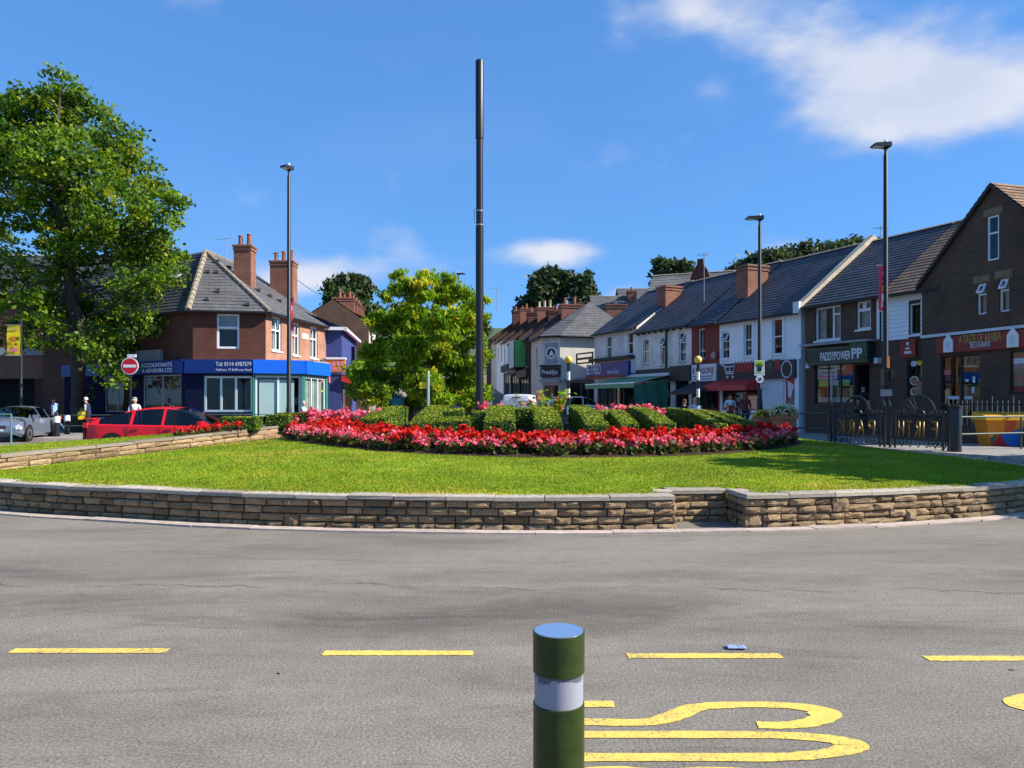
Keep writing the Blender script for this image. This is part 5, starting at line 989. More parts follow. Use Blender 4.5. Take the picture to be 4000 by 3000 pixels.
mb = MB(); a, c, d = rel(C), rel((-16.5, 47.6)), rel((-27.5, 50)); l = rel(LL)
for p, q in ((a, c), (c, d), (d, l)): mb.quad((*p, -.3), (*q, -.3), (*q, ZE), (*p, ZE))
mb.build('rear_wall', 'brick_dark', root)
# roof: hipped corner, ridge going back on both wings
def R3(p, z=None): return (p[0] - O_.x, p[1] - O_.y, p[2] if len(p) > 2 else z)
ev = .28; A_e = (-15.42, 36.1); B_e = (-11.72, 36.78); C_e = (-10.5, 44.8); L_e = (-27.1, 43.4); ze_ = ZE - .06
mb = MB(); mb.roof(R3(A_e, ze_), R3(B_e, ze_), R3(AP), R3(AP), 20, .025); mb.roof(R3(B_e, ze_), R3(C_e, ze_), R3(RE), R3(AP), 20, .025); rf = mb.build('roof', 'slate_grey', root)
mb = MB(); mb.roof(R3(L_e, ze_), R3(A_e, ze_), R3(AP), R3(RL), 20, .025); mb.roof(R3((-20.2, 50.5), ze_), R3((-27.5, 50), ze_), R3(RL), R3(RE), 8, .02); mb.build('roof', 'slate', root)
mb = MB(); hip_tiles(mb, R3((*A_e, ze_ + .03)), R3((AP[0], AP[1], AP[2] + .03)), .15); hip_tiles(mb, R3((*B_e, ze_ + .03)), R3((AP[0], AP[1], AP[2] + .03)), .13); hip_tiles(mb, R3((AP[0], AP[1], AP[2] + .03)), R3((RE[0], RE[1], RE[2] + .03)), .11, 24); mb.build('hip_tiles', 'ridge_tile', root)
for p, q in ((A_e, B_e), (B_e, C_e), (L_e, A_e)): m = MB(); m.tube([R3(p, ze_ - .03), R3(q, ze_ - .03)], .075, 8); m.build('gutter', 'gutter', root)
for f_, z_ in ((.32, .62), (.62, .62), (.45, .3), (.25, .17), (.8, .1)):     # little vents on the hip
    e = Vector(R3(A_e, ze_)).lerp(Vector(R3(B_e, ze_)), f_); q = e.lerp(Vector(R3(AP)), z_); m = MB(); m.box(q.x - .10, q.x + .10, q.y - .16, q.y + .1, q.z - .02, q.z + .11); m.build('roof_vent', 'slate_grey', root)
for f_, z_ in ((.12, .75), (.22, .4), (.35, .35), (.45, .3)):
    e = Vector(R3(B_e, ze_)).lerp(Vector(R3(C_e, ze_)), f_); q = e.lerp(Vector(R3(AP)).lerp(Vector(R3(RE)), f_), z_); m = MB(); m.box(q.x - .1, q.x + .16, q.y - .12, q.y + .12, q.z - .02, q.z + .12); m.build('roof_vent', 'slate', root)
e0 = Vector(R3(L_e, ze_)); e1 = Vector(R3(A_e, ze_)); r0_ = Vector(R3(RL)); r1_ = Vector(R3(AP)); S_ = lambda s, t: e0.lerp(e1, s).lerp(r0_.lerp(r1_, s), t); nn = (e1 - e0).cross(r0_ - e0).normalized(); nn = nn if nn.z > 0 else -nn
m = MB(); q = [S_(.80, .56) + nn * .07, S_(.87, .56) + nn * .07, S_(.87, .78) + nn * .07, S_(.80, .78) + nn * .07]; m.quad(*q); [m.quad(q[i], q[(i + 1) % 4], q[(i + 1) % 4] - nn * .1, q[i] - nn * .1) for i in range(4)]; m.build('skylight', 'pale', root)
class Rt: pass
bb = Rt(); bb.root = root; bb.part = lambda name, mb, mat, parent=None, smooth=False: mb.build(name, mat, root, smooth)
x, y = rel(P(529, 600, 40.2)[:2]); chimney(bb, x, y, .9, .8, 6.7, P(529, 532, 40.2).z, 2)
x, y = rel(P(613, 600, 45.6)[:2]); chimney(bb, x, y, 1.35, 1.0, 6.6, P(613, 566, 45.6).z, 3, 'brick_chim')
# ground-floor shop with wrap-round fascia
SL, SA, SB, SC, SD = (-24.5, 41.55), (-15.49, 36.05), (-12.3, 36.02), (-10.15, 36.95), (-9.75, 40.2); ZT = 3.62
gl, gf, gb, gr = Face(root, SL, SA), Face(root, SA, SB), Face(root, SB, SC), Face(root, SC, SD)
mb = MB(); flat(mb, [rel(p) for p in (SL, SA, SB, SC, SD, (-11.4, 40.4), Bc, A, (-24.2, 42.0))], ZT); mb.build('flat_roof', 'grey_render', root)
ol = [gl.rect(308, 392, 810, 890), gl.rect(225, 280, 812, 890)]; mb = MB(); grid_wall(mb, gl.W, -.1, 3.0, ol); gl.put(gl.part('shop_wall', mb, 'navy'))
for r in ol: gl.put(window(gl, r, 2, 'interior', fm='grey_render', sill=False, bdep=1.2, name='shop_window'))
of = [gf.rect(440, 545, 812, 890)]; mb = MB(); grid_wall(mb, gf.W, -.1, 3.0, of); gf.put(gf.part('shop_wall', mb, 'navy')); sw = gf.put(window(gf, of[0], 3, 'interior', fm='blind', sill=False, bdep=1.5, t=.1, name='shop_window'))
m = MB(); r = of[0]; m.box(r[0] + .6, r[0] + 1.9, .7, .8, r[2] + .1, r[2] + 1.15); m.box(r[0] + .6, r[0] + .72, .5, 1.0, r[2], r[2] + .9); m.box(r[0] + 1.78, r[0] + 1.9, .5, 1.0, r[2], r[2] + .9); m.build('sofa', 'bark_dark', sw)
og = [(.12, gb.W - .12, .28, 2.9)]; mb = MB(); grid_wall(mb, gb.W, -.1, 3.0, og); gb.put(gb.part('shop_wall', mb, 'teal_frame')); sw = gb.put(window(gb, og[0], 2, 'interior', fm='blind', sill=False, bdep=1.3, t=.09, name='shop_window'))
m = MB(); m.box(.3, gb.W - .42, .16, .18, .95, 2.72); m.build('blind', 'blind', sw)
og = [(.25, gr.W - .3, .28, 2.9)]; mb = MB(); grid_wall(mb, gr.W, -.1, 3.0, og); gr.put(gr.part('shop_wall', mb, 'teal_frame')); gr.put(window(gr, og[0], 3, 'curtain', fm='blind', sill=False, bdep=1.0, t=.09, name='shop_window'))
for f_, mm in ((gl, 'blue_dark_sign'), (gf, 'blue_dark_sign'), (gb, 'blue_sign'), (gr, 'blue_sign')):  # one blue fascia: dark copy paints the shaded faces, bright copy the sunlit ones
    m = MB(); e = .12 if f_ is not gr else 0; m.box(-.02 if f_ is gl else .0, f_.W + (.075 if f_ in (gb,) else 0), -.16, .10, 3.0, ZT + .03); o = f_.put(f_.part('fascia', m, mm)); f_.fas = o
t = gl.px; q0, q1 = gl.px(305, 790, -.16), gl.px(372, 790, -.16)
txt('ACCOUNTANTS', q1[0] - q0[0], .2, 'lettering', 'pale', gl.fas, q0[0], -.17, 3.34, bold=.01); txt('& ADVISORS LTD', q1[0] - q0[0] - .1, .19, 'lettering', 'pale', gl.fas, q0[0] + .1, -.17, 3.08, bold=.01)
q0, q1 = gf.px(466, 790, -.16), gf.px(543, 790, -.16); txt('Tel: 0114 6987579', q1[0] - q0[0], .2, 'lettering', 'pale', gf.fas, q0[0], -.17, 3.33, bold=.01); txt('Address: 17 Bellhouse Road', q1[0] - q0[0], .12, 'lettering', 'pale', gf.fas, q0[0], -.17, 3.1)
m = MB(); q = gl.rect(322, 375, 752, 776, 1.0); m.box(q[0], q[1], .25, .9, ZT, ZT + .62); gl.put(gl.part('roof_fence', m, 'shutter'))
# ---------------------------------------------------------------- generic terrace house
def row_house(name, label, a, b_, ze, zr, rd, wall='cream', roof='slate', nwin=2, shop=None, group=None, chim=True, pots=3, wstyle='sash', cat='house', cmat='brick_chim', zc=None, shopm='fascia_dark', side='brick_brown'):
    b = B(name, label, a, b_, cat, group); ze -= b.zg; zr -= b.zg; ops = []; W = b.W
    if nwin:
        for k in range(nwin): cx = W * (k + .5) / nwin; ops.append((cx - .48, cx + .48, ze - 2.15, ze - .55))
    if shop: ops.append((.35, W - .35, .35, 2.5))
    mb = MB(); grid_wall(mb, W, -1.2, ze, ops); b.part('wall', mb, wall); mb = MB(); shell(mb, W, 2 * rd, -1.2, ze, zr, rd); b.part('gable_wall', mb, side); gable_roof(b, W, ze, zr, rd, roof, n=12)
    for k in range(nwin): window(b, ops[k], wstyle, ('curtain', 'interior', 'sides')[k % 3], sillm='pale')
    if shop:
        window(b, ops[-1], 3, 'interior', fm=shopm, sill=False, bdep=1.0, name='shop_window'); board(b, (.15, W - .15, 2.6, 3.2), .25, shop, 'fascia')
    if chim: chimney(b, W - .15, rd * .8, 1.1, 1.5, ze + .5, (zc or zr + 1.1), pots, cmat, 'y', 'pot_pale' if pots > 2 else 'pot')
    return b
# --- Freddys: corner building with hipped roof facing up the street
root = thing('sandwich_shop', 'cream corner shop with hipped slate roof and a round emblem on its chamfered corner', 'shop', (2.12, 53.6, Tf(2.12, 53.6))); zg = root.location.z
pL, pA, pB, pR, pX = (1.45, 57.6), (2.12, 53.6), (3.36, 53.0), (9.0, 54.6), (9.5, 62.0); ap = Vector(P(1274, 652, 57)); ze = 6.25 - zg
f1, f2, f3 = Face(root, pL, pA), Face(root, pA, pB), Face(root, pB, pR)
mb = MB(); op = [(1.9, 2.5, ze - 2.3, ze - .6)]; grid_wall(mb, f1.W, -1, ze, op); f1.put(f1.part('side_wall', mb, 'cream')); f1.put(window(f1, op[0], 'sash'))
mb = MB(); op = [(.12, f2.W - .12, .3, 2.2)]; grid_wall(mb, f2.W, -1, ze, op); f2.put(f2.part('corner_wall', mb, 'cream_dark')); f2.put(window(f2, op[0], 2, 'interior', fm='shutter', sill=False, name='shop_window'))
mb = MB(); op = [(.6, 2.6, .3, 2.4)]; grid_wall(mb, f3.W, -1, ze, op); f3.put(f3.part('side_wall', mb, 'cream')); f3.put(window(f3, op[0], 2, 'interior', fm='shutter', sill=False, name='shop_window'))
r = f2.rect(1177, 1205, 741, 783, -.05); o = f2.put(board(f2, r, .08, 'shutter', 'emblem_panel')); cx, cz = (r[0] + r[1]) / 2, (r[2] + r[3]) / 2; hw_, hh_ = (r[1] - r[0]) * .42, (r[3] - r[2]) * .30
ring_mesh(cx, cz, hw_, hh_, hw_ * .22, -.092).build('oval_ring', 'upvc', o); m = MB(); n = 18; m.prism([(cx + hw_ * .75 * math.cos(6.283 * k / n), cz + hh_ * .75 * math.sin(6.283 * k / n)) for k in range(n)], -.09, -.084); m.build('oval_field', 'fascia_dark', o); m = MB(); m.prism([(cx - hw_ * .45, cz - hh_ * .5), (cx + hw_ * .5, cz - hh_ * .5), (cx + hw_ * .3, cz + hh_ * .05), (cx + hw_ * .05, cz + hh_ * .45), (cx - hw_ * .15, cz + hh_ * .1)], -.096, -.0905); m.build('oval_figure', 'upvc', o)
o = f2.put(board(f2, (-.05, f2.W + .05, 2.75, 3.4), .22, 'fascia_dark', 'fascia')); txt('Freddys', f2.W * .86, .42, 'lettering', 'pale', o, f2.W * .06, -.23, 2.85, bold=.02)
m = MB(); m.box(-.1, f2.W + .1, -.4, -.0, 2.35, 2.6); f2.put(f2.part('shutter_box', m, 'shutter')); m = MB(); m.box(-.08, f2.W + .08, -.3, -.0, 3.45, 3.6); f2.put(f2.part('cornice', m, 'fascia_dark'))
sh = MB(); sh.box(.3, 3.4, -2.2, -.02, 2.5, 2.62); f3.put(f3.part('side_canopy', sh, 'shutter'))
def rr(p, z): return (p[0] - 2.12, p[1] - 53.6, z)
apx = (ap.x - 2.12, ap.y - 53.6, ap.z - zg); mb = MB(); zz = ze + .02; eL, eA, eB, eR, eX, eY = (1.15, 58), (1.9, 53.3), (3.35, 52.65), (9.3, 54.3), (9.8, 62), (2.6, 64)
for p, q in ((eL, eA), (eA, eB), (eB, eR), (eR, eX), (eX, eY), (eY, eL)): mb.roof(rr(p, zz), rr(q, zz), apx, apx, 14, .022)
mb.build('roof', 'slate_grey', root); m = MB(); [m.tube([rr(p, zz - .05), rr(q, zz - .05)], .09, 6) for p, q in ((eL, eA), (eA, eB), (eB, eR))]; m.build('gutter', 'gutter', root)
bb = Rt(); bb.root = root; bb.part = lambda name, mb, mat, parent=None, smooth=False, root=root: mb.build(name, mat, root, smooth)
chimney(bb, *rel((P(1330, 700, 60)[0] + O_.x - 2.12, 60 + O_.y - 53.6)), 1.6, 1.1, ze + .5, P(1330, 659, 60).z - zg, 0)
# --- terrace climbing behind the sandwich shop (fronts face the left street)
y = 57.9; x = 1.3
specs = [('brick_dark', 'slate', 'green_bill'), ('brick_brown', 'slate', 'x'), ('white_render', 'slate', 'x'), ('white_render', 'slate', 'x'), ('cream', 'slate', 'x'), ('brick_dark', 'slate', 'x')]
labs = ['dark brick terrace house with green poster bay beside the sandwich shop', 'brown brick terrace house between the poster bay and the white houses', 'white terrace house next above the brown brick one', 'white terrace house lower neighbour of the cream one up the street', 'cream terrace house near the top of the climbing row', 'dark brick terrace house last of the climbing row']
for k, (wm, rm, ex) in enumerate(specs):
    W = 5.6; a = (x - .13 * (y + W - 57.9), y + W); b_ = (x - .13 * (y - 57.9), y); ym = y + W / 2
    bz = row_house('terrace_house', labs[k], a, b_, CAMZ + .082 * ym, CAMZ + .082 * ym + 2.9, 4.0, wm, rm, 2, 'fascia_dark' if k < 3 else None, 'terrace climbing behind the sandwich shop', zc=CAMZ + .124 * ym - Tf(a[0], y) - (.0, .5, .2, .7, .3, .6)[k], pots=(2, 1, 3, 2, 1, 2)[k], cmat=('brick_chim', 'brick_dark')[k % 2])
    if ex == 'green_bill':
        m = MB(); m.box(1.0, 4.2, -.95, 0, 3.3, 6.0 - bz.zg); o = bz.part('poster_bay', m, 'fascia_dark'); m = MB(); m.box(4.205, 4.24, -.9, -.05, 3.4, 5.5); m.build('poster', 'lime_green' if 'lime_green' in MATS else 'lime', o); m = MB(); m.box(1.2, 4.1, -.99, -.955, 3.4, 5.5); m.build('poster', 'blind', o)
    y += W
# --- left street: blue gable house and cream terrace going up
b = B('blue_house', 'blue painted house wall with an orange box sign and red awning', (-11.3, 44.2), (-9.95, 44.35)); ze = 6.02; W = b.W
mb = MB(); grid_wall(mb, W, -.3, ze, []); mb.quad((W, 0, -.3), (W, 9, -.3), (W, 9, ze), (W, 0, ze)); mb.quad((0, 0, ze), (W, 0, ze), (-2.2, 0, 7.4), (-2.2, 0, ze)); b.part('wall', mb, 'blue_wall')
mb = MB(); mb.roof((W + .25, -.25, ze - .1), (W + .25, 9, ze - .1), (-2.6, 9, 7.6), (-2.6, -.25, 7.6), 14, .025); b.part('roof', mb, 'slate_grey'); m = MB(); m.box(W + .16, W + .34, -.3, 9, ze - .22, ze - .06); m.box(-.2, W + .34, -.3, -.2, ze - .2, ze - .02); b.part('gutter', m, 'upvc')
r = b.rect(706, 746, 777, 803, -.6); m = MB(); m.box(r[0], r[1], -.9, -.45, r[2], r[3]); o = b.part('box_sign', m, 'orange'); m = MB(); m.box(r[0] - .22, r[0] - .003, -.9, -.45, r[2] - .02, r[3] + .05); m.build('sign_side', 'grey_render', o); m = MB(); m.box(r[0], r[1] + .05, -.95, -.42, r[3] + .003, r[3] + .12); m.build('sign_top', 'upvc', o); w, h = r[1] - r[0], r[3] - r[2]
txt('10', w * .16, h * .5, 'lettering', 'upvc', o, r[0] + w * .08, -.908, r[2] + h * .2, bold=.02)
for a, c, d, e in ((.32, .5, .45, .85), (.55, .72, .45, .85), (.76, .95, .45, .85), (.32, .6, .12, .34), (.66, .95, .12, .34)): m = MB(); m.box(r[0] + w * a, r[0] + w * c, -.91, -.902, r[2] + h * d, r[2] + h * e); m.build('sign_print', 'petal_pale', o)
m = MB(); z0_ = 2.95; m.quad((-.2, -.05, z0_ + .3), (W + .1, -.05, z0_ + .3), (W + .1, 5, z0_ + .3), (-.2, 5, z0_ + .3)); m.quad((W, -.2, z0_ + .25), (W, 6, z0_ + .25), (W + 1.5, 6, z0_ - .35), (W + 1.5, -.2, z0_ - .35)); m.quad((W, -.2, z0_ + .25), (W + 1.5, -.2, z0_ - .35), (W + 1.5, -.2, z0_ - .55), (W, -.2, z0_ - .1)); b.part('awning', m, 'bright_red')
m = MB(); m.box(W + .0, W + .04, .3, 5.5, .4, 2.4); b.part('shop_window', m, 'dark_glass')
y = 53.6; x = -10.1; labs = ['cream terrace house with tall windows next above the blue house', 'brown brick terrace house up the left street', 'cream terrace house with green shop fascia up the left street', 'white terrace house higher up the left street', 'cream end house at the top of the left street']
for k, (wm, sh) in enumerate((('cream', 'teal_frame'), ('brick_brown', 'navy'), ('cream', 'pp_green'), ('white_render', None), ('cream', None))):
    W = 6.2; a = (x - .165 * (y - 53.6), y); b_ = (x - .165 * (y + W - 53.6), y + W); ym = y + W / 2
    row_house('terrace_house', labs[k], a, b_, CAMZ + .098 * ym, CAMZ + .098 * ym + 1.7, 2.5, wm, 'slate' if k % 2 else 'tile_dark', 2, sh, 'terrace up the left street', pots=2, wstyle='sash', zc=CAMZ + .098 * ym + 2.6 - Tf(*a))
    y += W
for k in range(3):                                        # hanging shop signs up the left street
    q = P(742 + 6 * k, (765, 742, 790)[k], 50 + 5 * k); t = thing('hanging_sign', ('teal hanging sign with a round ring over the left street', 'dark hanging sign high over the left street', 'pale hanging sign low over the left street')[k], 'sign', q); m = MB(); m.box(-.75, .75, -.06, .06, -.5, .5); m.build('panel', ('navy', 'fascia_dark', 'pale')[k], t); m = MB(); m.box(-2.4, -.75, -.03, .03, .35, .43); m.build('bracket', 'black_metal', t)
    if k == 0: ring_mesh(.1, 0, .42, .42, .17, -.066).build('ring_emblem', 'can_blue', t)
# --- far houses on the hill, right of centre
for k, (u, v, d, w, lab) in enumerate(((1326, 668, 96, 5.5, 'small white house with grey roof standing on the hill behind the shops'), (1395, 648, 108, 7.5, 'grey roofed house on the hill half hidden by the shop roofs'))):
    p = P(u, v, d); zt_ = p.z; row_house('hill_house', lab, (p.x - w / 2, d), (p.x + w / 2, d), zt_, zt_ + 2.0, 3.0, 'white_render', 'slate_grey', 2, None, None, True, 1, 'sash', 'house', 'brick_chim', zc=zt_ + 2.6 - Tf(p.x, d))
# --- roofs behind the right-hand row (old hall with a bellcote)
p = P(1600, 600, 60); b = B('old_hall', 'stone old hall with a pointed bellcote behind the shop roofs', (p.x - 8.2, 58.5), (p.x + 11, 50.5)); ze = 8.2 - b.zg; zr = 12.0 - b.zg
mb = MB(); grid_wall(mb, b.W, -1, ze, []); shell(mb, b.W, 9, -1, ze, zr, 4.5); b.part('wall', mb, 'brick_brown'); gable_roof(b, b.W, ze, zr, 4.5, 'tile_grey', n=16)
q = b.px(1515, 600, 2.2); x0 = q[0]; zt_ = b.px(1515, 562, 2.2)[1]; m = MB(); m.prism([(x0 - .75, ze), (x0 + .75, ze), (x0 + .75, zt_ - 1.5), (x0 + .5, zt_ - .8), (x0 + .22, zt_ - .4), (x0 + .22, zt_), (x0 - .22, zt_), (x0 - .22, zt_ - .4), (x0 - .5, zt_ - .8), (x0 - .75, zt_ - 1.5)], 1.6, 2.4); b.part('bellcote', m, 'brick_dark')
# --- big dark brick building behind the left tree
b = B('brick_hall', 'dark brick building with white windows behind the large tree', (-46, 50.5), (-24.5, 50.5)); ze = 8.6; zr = 11.8
ops = [b.rect(51, 71, 688, 718), b.rect(92, 124, 696, 720), b.rect(-40, -10, 690, 718)]
mb = MB(); grid_wall(mb, b.W, -.3, ze, ops); shell(mb, b.W, 9, -.3, ze, zr, 4.5); b.part('wall', mb, 'brick_dark'); gable_roof(b, b.W, ze, zr, 4.5, 'slate'); [window(b, r, 'top', 'curtain') for r in ops]
m = MB(); q = b.rect(0, 150, 768, 818, -5.0); m.box(2, b.W + .5, -5, -.01, q[2], q[3]); b.part('projecting_upper_storey', m, 'brick_red2'); m = MB(); m.box(2, b.W + .5, -5.2, -.02, q[3] + .003, q[3] + .45); b.part('parapet', m, 'grey_render'); m = MB(); m.box(3, b.W, -4.0, -.015, -.1, q[2] - .003); b.part('dark_arcade', m, 'interior')
for k in range(6): m = MB(); xx = 2.1 + (b.W - 2.4) * k / 5; m.box(xx, xx + .5, -4.98, -4.4, -.1, q[2] - .003); b.part('pier', m, 'brick_dark')
chimney(b, b.W - 3, 4.5, 1.2, 1.0, ze + 2, zr + 1.0, 2)
# ================================================================ TREES
def tree(name, label, base, trunk, blobs, nleaf, size, mats, probs, barkm='bark', cat='tree', group=None, aspect=1.6, droop=0, seed=0, r0=.3, up=.35, clump=34, spread=.34, shell=.55):
    rs = np.random.RandomState(seed); t = thing(name, label, cat, base, 0, group); b0 = Vector(base); mb = MB(); pts = [Vector(p) - b0 for p in trunk]; n = len(pts)
    mb.tube(pts, [r0 * (1.25 if k == 0 else 1 - .62 * k / (n - 1)) for k in range(n)], 12); C = []; MI = []; tot = sum(r ** 2.2 for _, r, *_ in blobs)
    for bl in blobs:
        c, r = Vector(bl[0]) - b0, bl[1]; dn = bl[2] if len(bl) > 2 else 1.0
        zs_ = max(pts[1].z + rs.uniform(.28, .62) * (pts[-1].z - pts[1].z), min(pts[-1].z, c.z - .75 * math.hypot(c.x, c.y))); ks = next((q for q in range(1, n) if pts[q].z >= zs_), n - 1); s = pts[ks - 1].lerp(pts[ks], max(0, min(1, (zs_ - pts[ks - 1].z) / max(1e-6, pts[ks].z - pts[ks - 1].z)))); mid = s.lerp(c, .55) + Vector((0, 0, -.12 * (c - s).length + .15)); mb.tube([s, mid, c], [r0 * .2, r0 * .13, r0 * .05], 6)
        for q in range(4):
            e = c + Vector(rs.normal(0, 1, 3)).normalized() * r * .75; mb.tube([c.lerp(mid, .3), e], [r0 * .08, r0 * .02], 4)
        m = int(nleaf * dn * r ** 2.2 / tot); k = max(1, m // clump)
        d = rs.normal(size=(k, 3)); d /= np.linalg.norm(d, axis=1)[:, None]; cc = np.array(c) + d * (r * (shell + (1 - shell) * rs.uniform(0, 1, k)) ** 1)[:, None] * np.array([1, 1, .85])
        mat = rs.choice(len(mats), k, p=probs)
        for j in range(k): q = rs.normal(0, spread * (.5 + .5 * rs.uniform()), (clump, 3)) * np.array([1, 1, .6]); C.append(cc[j] + q); MI.append(np.where(rs.uniform(size=clump) < .72, mat[j], rs.choice(len(mats), clump, p=probs)))
    C = np.vstack(C); MI = np.concatenate(MI); V, Fq = leafcloud(C, size, aspect, up, droop, rs); mb.build('trunk', barkm, t, True); tag(link('crown', npmesh('crown', V, Fq, mats, MI), t), kind='stuff'); return t
D = 38.5; rt_ = random.Random(5)
big = [(132, 180, 34), (55, 235, 60), (120, 250, 70), (190, 255, 60), (250, 310, 60), (10, 300, 70), (95, 340, 85), (185, 360, 85), (285, 390, 62), (340, 425, 48), (20, 400, 70, .8), (240, 450, 80), (120, 450, 70, .8), (350, 480, 38), (300, 540, 62, .9), (190, 540, 75, .8), (355, 590, 38), (290, 620, 52), (80, 560, 62, .55), (15, 580, 60, .6), (150, 640, 70, .7), (45, 660, 55, .5),
       (225, 690, 62, .8), (285, 700, 42), (280, 760, 36), (235, 770, 44), (190, 740, 45, .6), (225, 845, 26), (262, 815, 28), (100, 720, 50, .7), (110, 640, 70, .9), (40, 720, 45, .7), (320, 690, 24), (70, 470, 50, .6), (330, 540, 50), (375, 560, 22), (380, 440, 26), (170, 480, 70), (-60, 330, 90), (-70, 480, 90), (-50, 620, 70, .7)]
bl = []
for q in big:
    u, v, r = q[:3]; dd = D + rt_.uniform(-2.6, 2.6); bl.append((P(u, v, dd), r / F * D, q[3] if len(q) > 3 else 1.0))
for k in range(5): u, v = rt_.uniform(-40, 250), rt_.uniform(230, 560); bl.append((P(u, v, D + rt_.uniform(1.5, 4)), 1.4, .5))
tree('street_tree', 'large leafy street tree with a dark trunk on the pavement beside the brick corner shop', (P(168, 0, D).x, D, .1), [(P(168, 0, D).x, D, -.1), P(170, 880, D), P(168, 800, D), P(165, 700, D), P(150, 600, D), P(135, 480, D), P(120, 350, D), P(125, 260, D)], bl, 72000, .145, ['leaf_a', 'leaf_b', 'leaf_c', 'leaf_d'], [.40, .36, .08, .16], 'bark_mid', r0=.42, seed=1, droop=.5)
D = 31.0
mid = [(905, 625, 36), (858, 622, 22), (955, 636, 34), (840, 695, 34), (892, 690, 44), (962, 700, 46), (1010, 685, 32), (1030, 735, 28), (828, 755, 36), (885, 760, 48), (958, 770, 50), (1015, 800, 38), (805, 805, 30), (855, 820, 42), (925, 830, 46), (995, 838, 42), (1040, 845, 22), (1045, 690, 12), (785, 835, 26), (778, 800, 22), (800, 760, 28), (815, 850, 30), (985, 632, 20), (1025, 655, 16)]
bl = [(P(u + rt_.uniform(-8, 8), v, D + rt_.uniform(-1.6, 1.6)), r / F * D * .96) for u, v, r in mid] + [(P(u, v, D), .3) for u, v in ((862, 600), (925, 595), (965, 605), (1012, 640), (1040, 655), (785, 790), (800, 690), (1045, 770), (780, 850), (838, 640))] + [(P(u, v, D + rt_.uniform(-1, 1)), .5) for u, v in ((830, 862), (900, 865), (960, 866), (1025, 864))]
tree('small_tree', 'small yellow-green tree with drooping leaves behind the tall black pole', (P(915, 0, D).x, D, 0), [(P(915, 0, D).x, D, -.1), P(914, 880, D), P(912, 820, D), P(910, 750, D), P(905, 690, D), P(905, 640, D)], bl, 44000, .088, ['leaf_b', 'leaf_e', 'leaf_f', 'leaf_a'], [.28, .46, .13, .13], 'bark_mid', r0=.14, seed=2, aspect=2.6, droop=1.6, spread=.15, shell=.5, clump=40)
def fartree(u, v0, v1, w, d, label, seed, kind='round', m=('far_a', 'far_b'), nl=8000):
    top, bot = P(u, v0, d), P(u, v1, d); H = top.z - bot.z; zg = Tf(top.x, d); rr_ = random.Random(seed); bl = []
    if kind == 'round':
        for k in range(9): a = rr_.uniform(0, 6.28); q = rr_.uniform(0, .62) * w / 2 / F * d; bl.append((Vector((top.x + math.cos(a) * q, d + math.sin(a) * q, bot.z + H * rr_.uniform(.3, .82))), H * rr_.uniform(.2, .32)))
        bl.append((Vector((top.x, d, bot.z + H * .82)), H * .2))
    else:
        for k in range(8): t = k / 7; bl.append((Vector((top.x + rr_.uniform(-.1, .1) * w / F * d, d, bot.z + H * (.1 + .86 * t))), max(.35, w / 2 / F * d * (1.0 - .86 * t))))
    tree('hill_tree', label, (top.x, d, zg), [(top.x, d, zg - .3), (top.x, d, (zg + bot.z) / 2), (top.x, d, bot.z + H * .3), (top.x, d, bot.z + H * .8)], bl, nl, .0042 * d, list(m), [.6, .4], 'bark_dark', group='trees on the hill', r0=.3, seed=seed, clump=20, spread=.006 * d, shell=.5)
fartree(1192, 578, 672, 100, 120, 'broad dark tree on the hill above the sandwich shop roof', 11); fartree(1265, 588, 680, 62, 118, 'pointed dark conifer on the hill above the sandwich shop roof', 12, 'cone'); fartree(1150, 640, 690, 60, 122, 'low dark tree on the hill left of the conifer pair', 13)
fartree(740, 598, 660, 70, 105, 'round dark tree on the hill above the left street', 14); fartree(772, 600, 660, 55, 107, 'twin round dark tree on the hill above the left street', 15); fartree(735, 628, 700, 70, 100, 'mid green tree standing below the dark pair on the hill', 16, m=('far_b', 'leaf_d')); fartree(795, 650, 760, 80, 96, 'shaded tree at the top of the left street', 17, m=('far_b', 'leaf_d'))
fartree(1470, 568, 640, 75, 95, 'dark bushy tree behind the bellcote', 18); fartree(1432, 568, 640, 24, 95, 'thin ragged conifer beside the bushy tree behind the shops', 19, 'cone'); fartree(1655, 543, 640, 110, 90, 'dark spreading tree behind the white house roof', 20); fartree(1740, 530, 620, 40, 92, 'pale ragged conifer behind the white house roof', 21, 'cone'); fartree(1830, 522, 620, 90, 88, 'dark tree just showing over the white house ridge', 22); fartree(1605, 565, 640, 60, 94, 'low dark tree beyond the old hall', 23); fartree(1700, 535, 640, 80, 93, 'dark tree filling the gap behind the white house ridge', 35); fartree(1785, 530, 620, 70, 94, 'mid dark tree between the two behind the white house ridge', 36); fartree(1890, 523, 620, 50, 90, 'dark tree behind the cream parapet', 24)
fartree(390, 556, 640, 70, 90, 'dark tree behind the hipped slate roof', 25); fartree(1010, 680, 760, 90, 100, 'tree at the head of the street between the two terraces', 26, m=('far_b', 'leaf_d')); fartree(880, 660, 760, 110, 110, 'shaded tree closing the view up the street', 27, m=('far_b', 'leaf_d')); fartree(950, 690, 780, 110, 112, 'wide shaded tree closing the view between the terraces', 28, m=('far_b', 'leaf_d'))
bl = [((15.4 + rt_.uniform(-2.0, 2.2), 13.3 + rt_.uniform(-3.4, 3.4), rt_.uniform(3.2, 6.8)), rt_.uniform(1.2, 1.9)) for k in range(24)]
tree('street_tree', 'leafy street tree on the pavement opposite the restaurant, shading the lawn', (15.6, 13.6, .1), [(15.6, 13.6, 0), (15.6, 13.6, 2), (15.5, 13.5, 4.0), (15.5, 13.4, 6)], bl, 22000, .26, ['leaf_a', 'leaf_b', 'leaf_d'], [.45, .35, .2], r0=.25, seed=31)
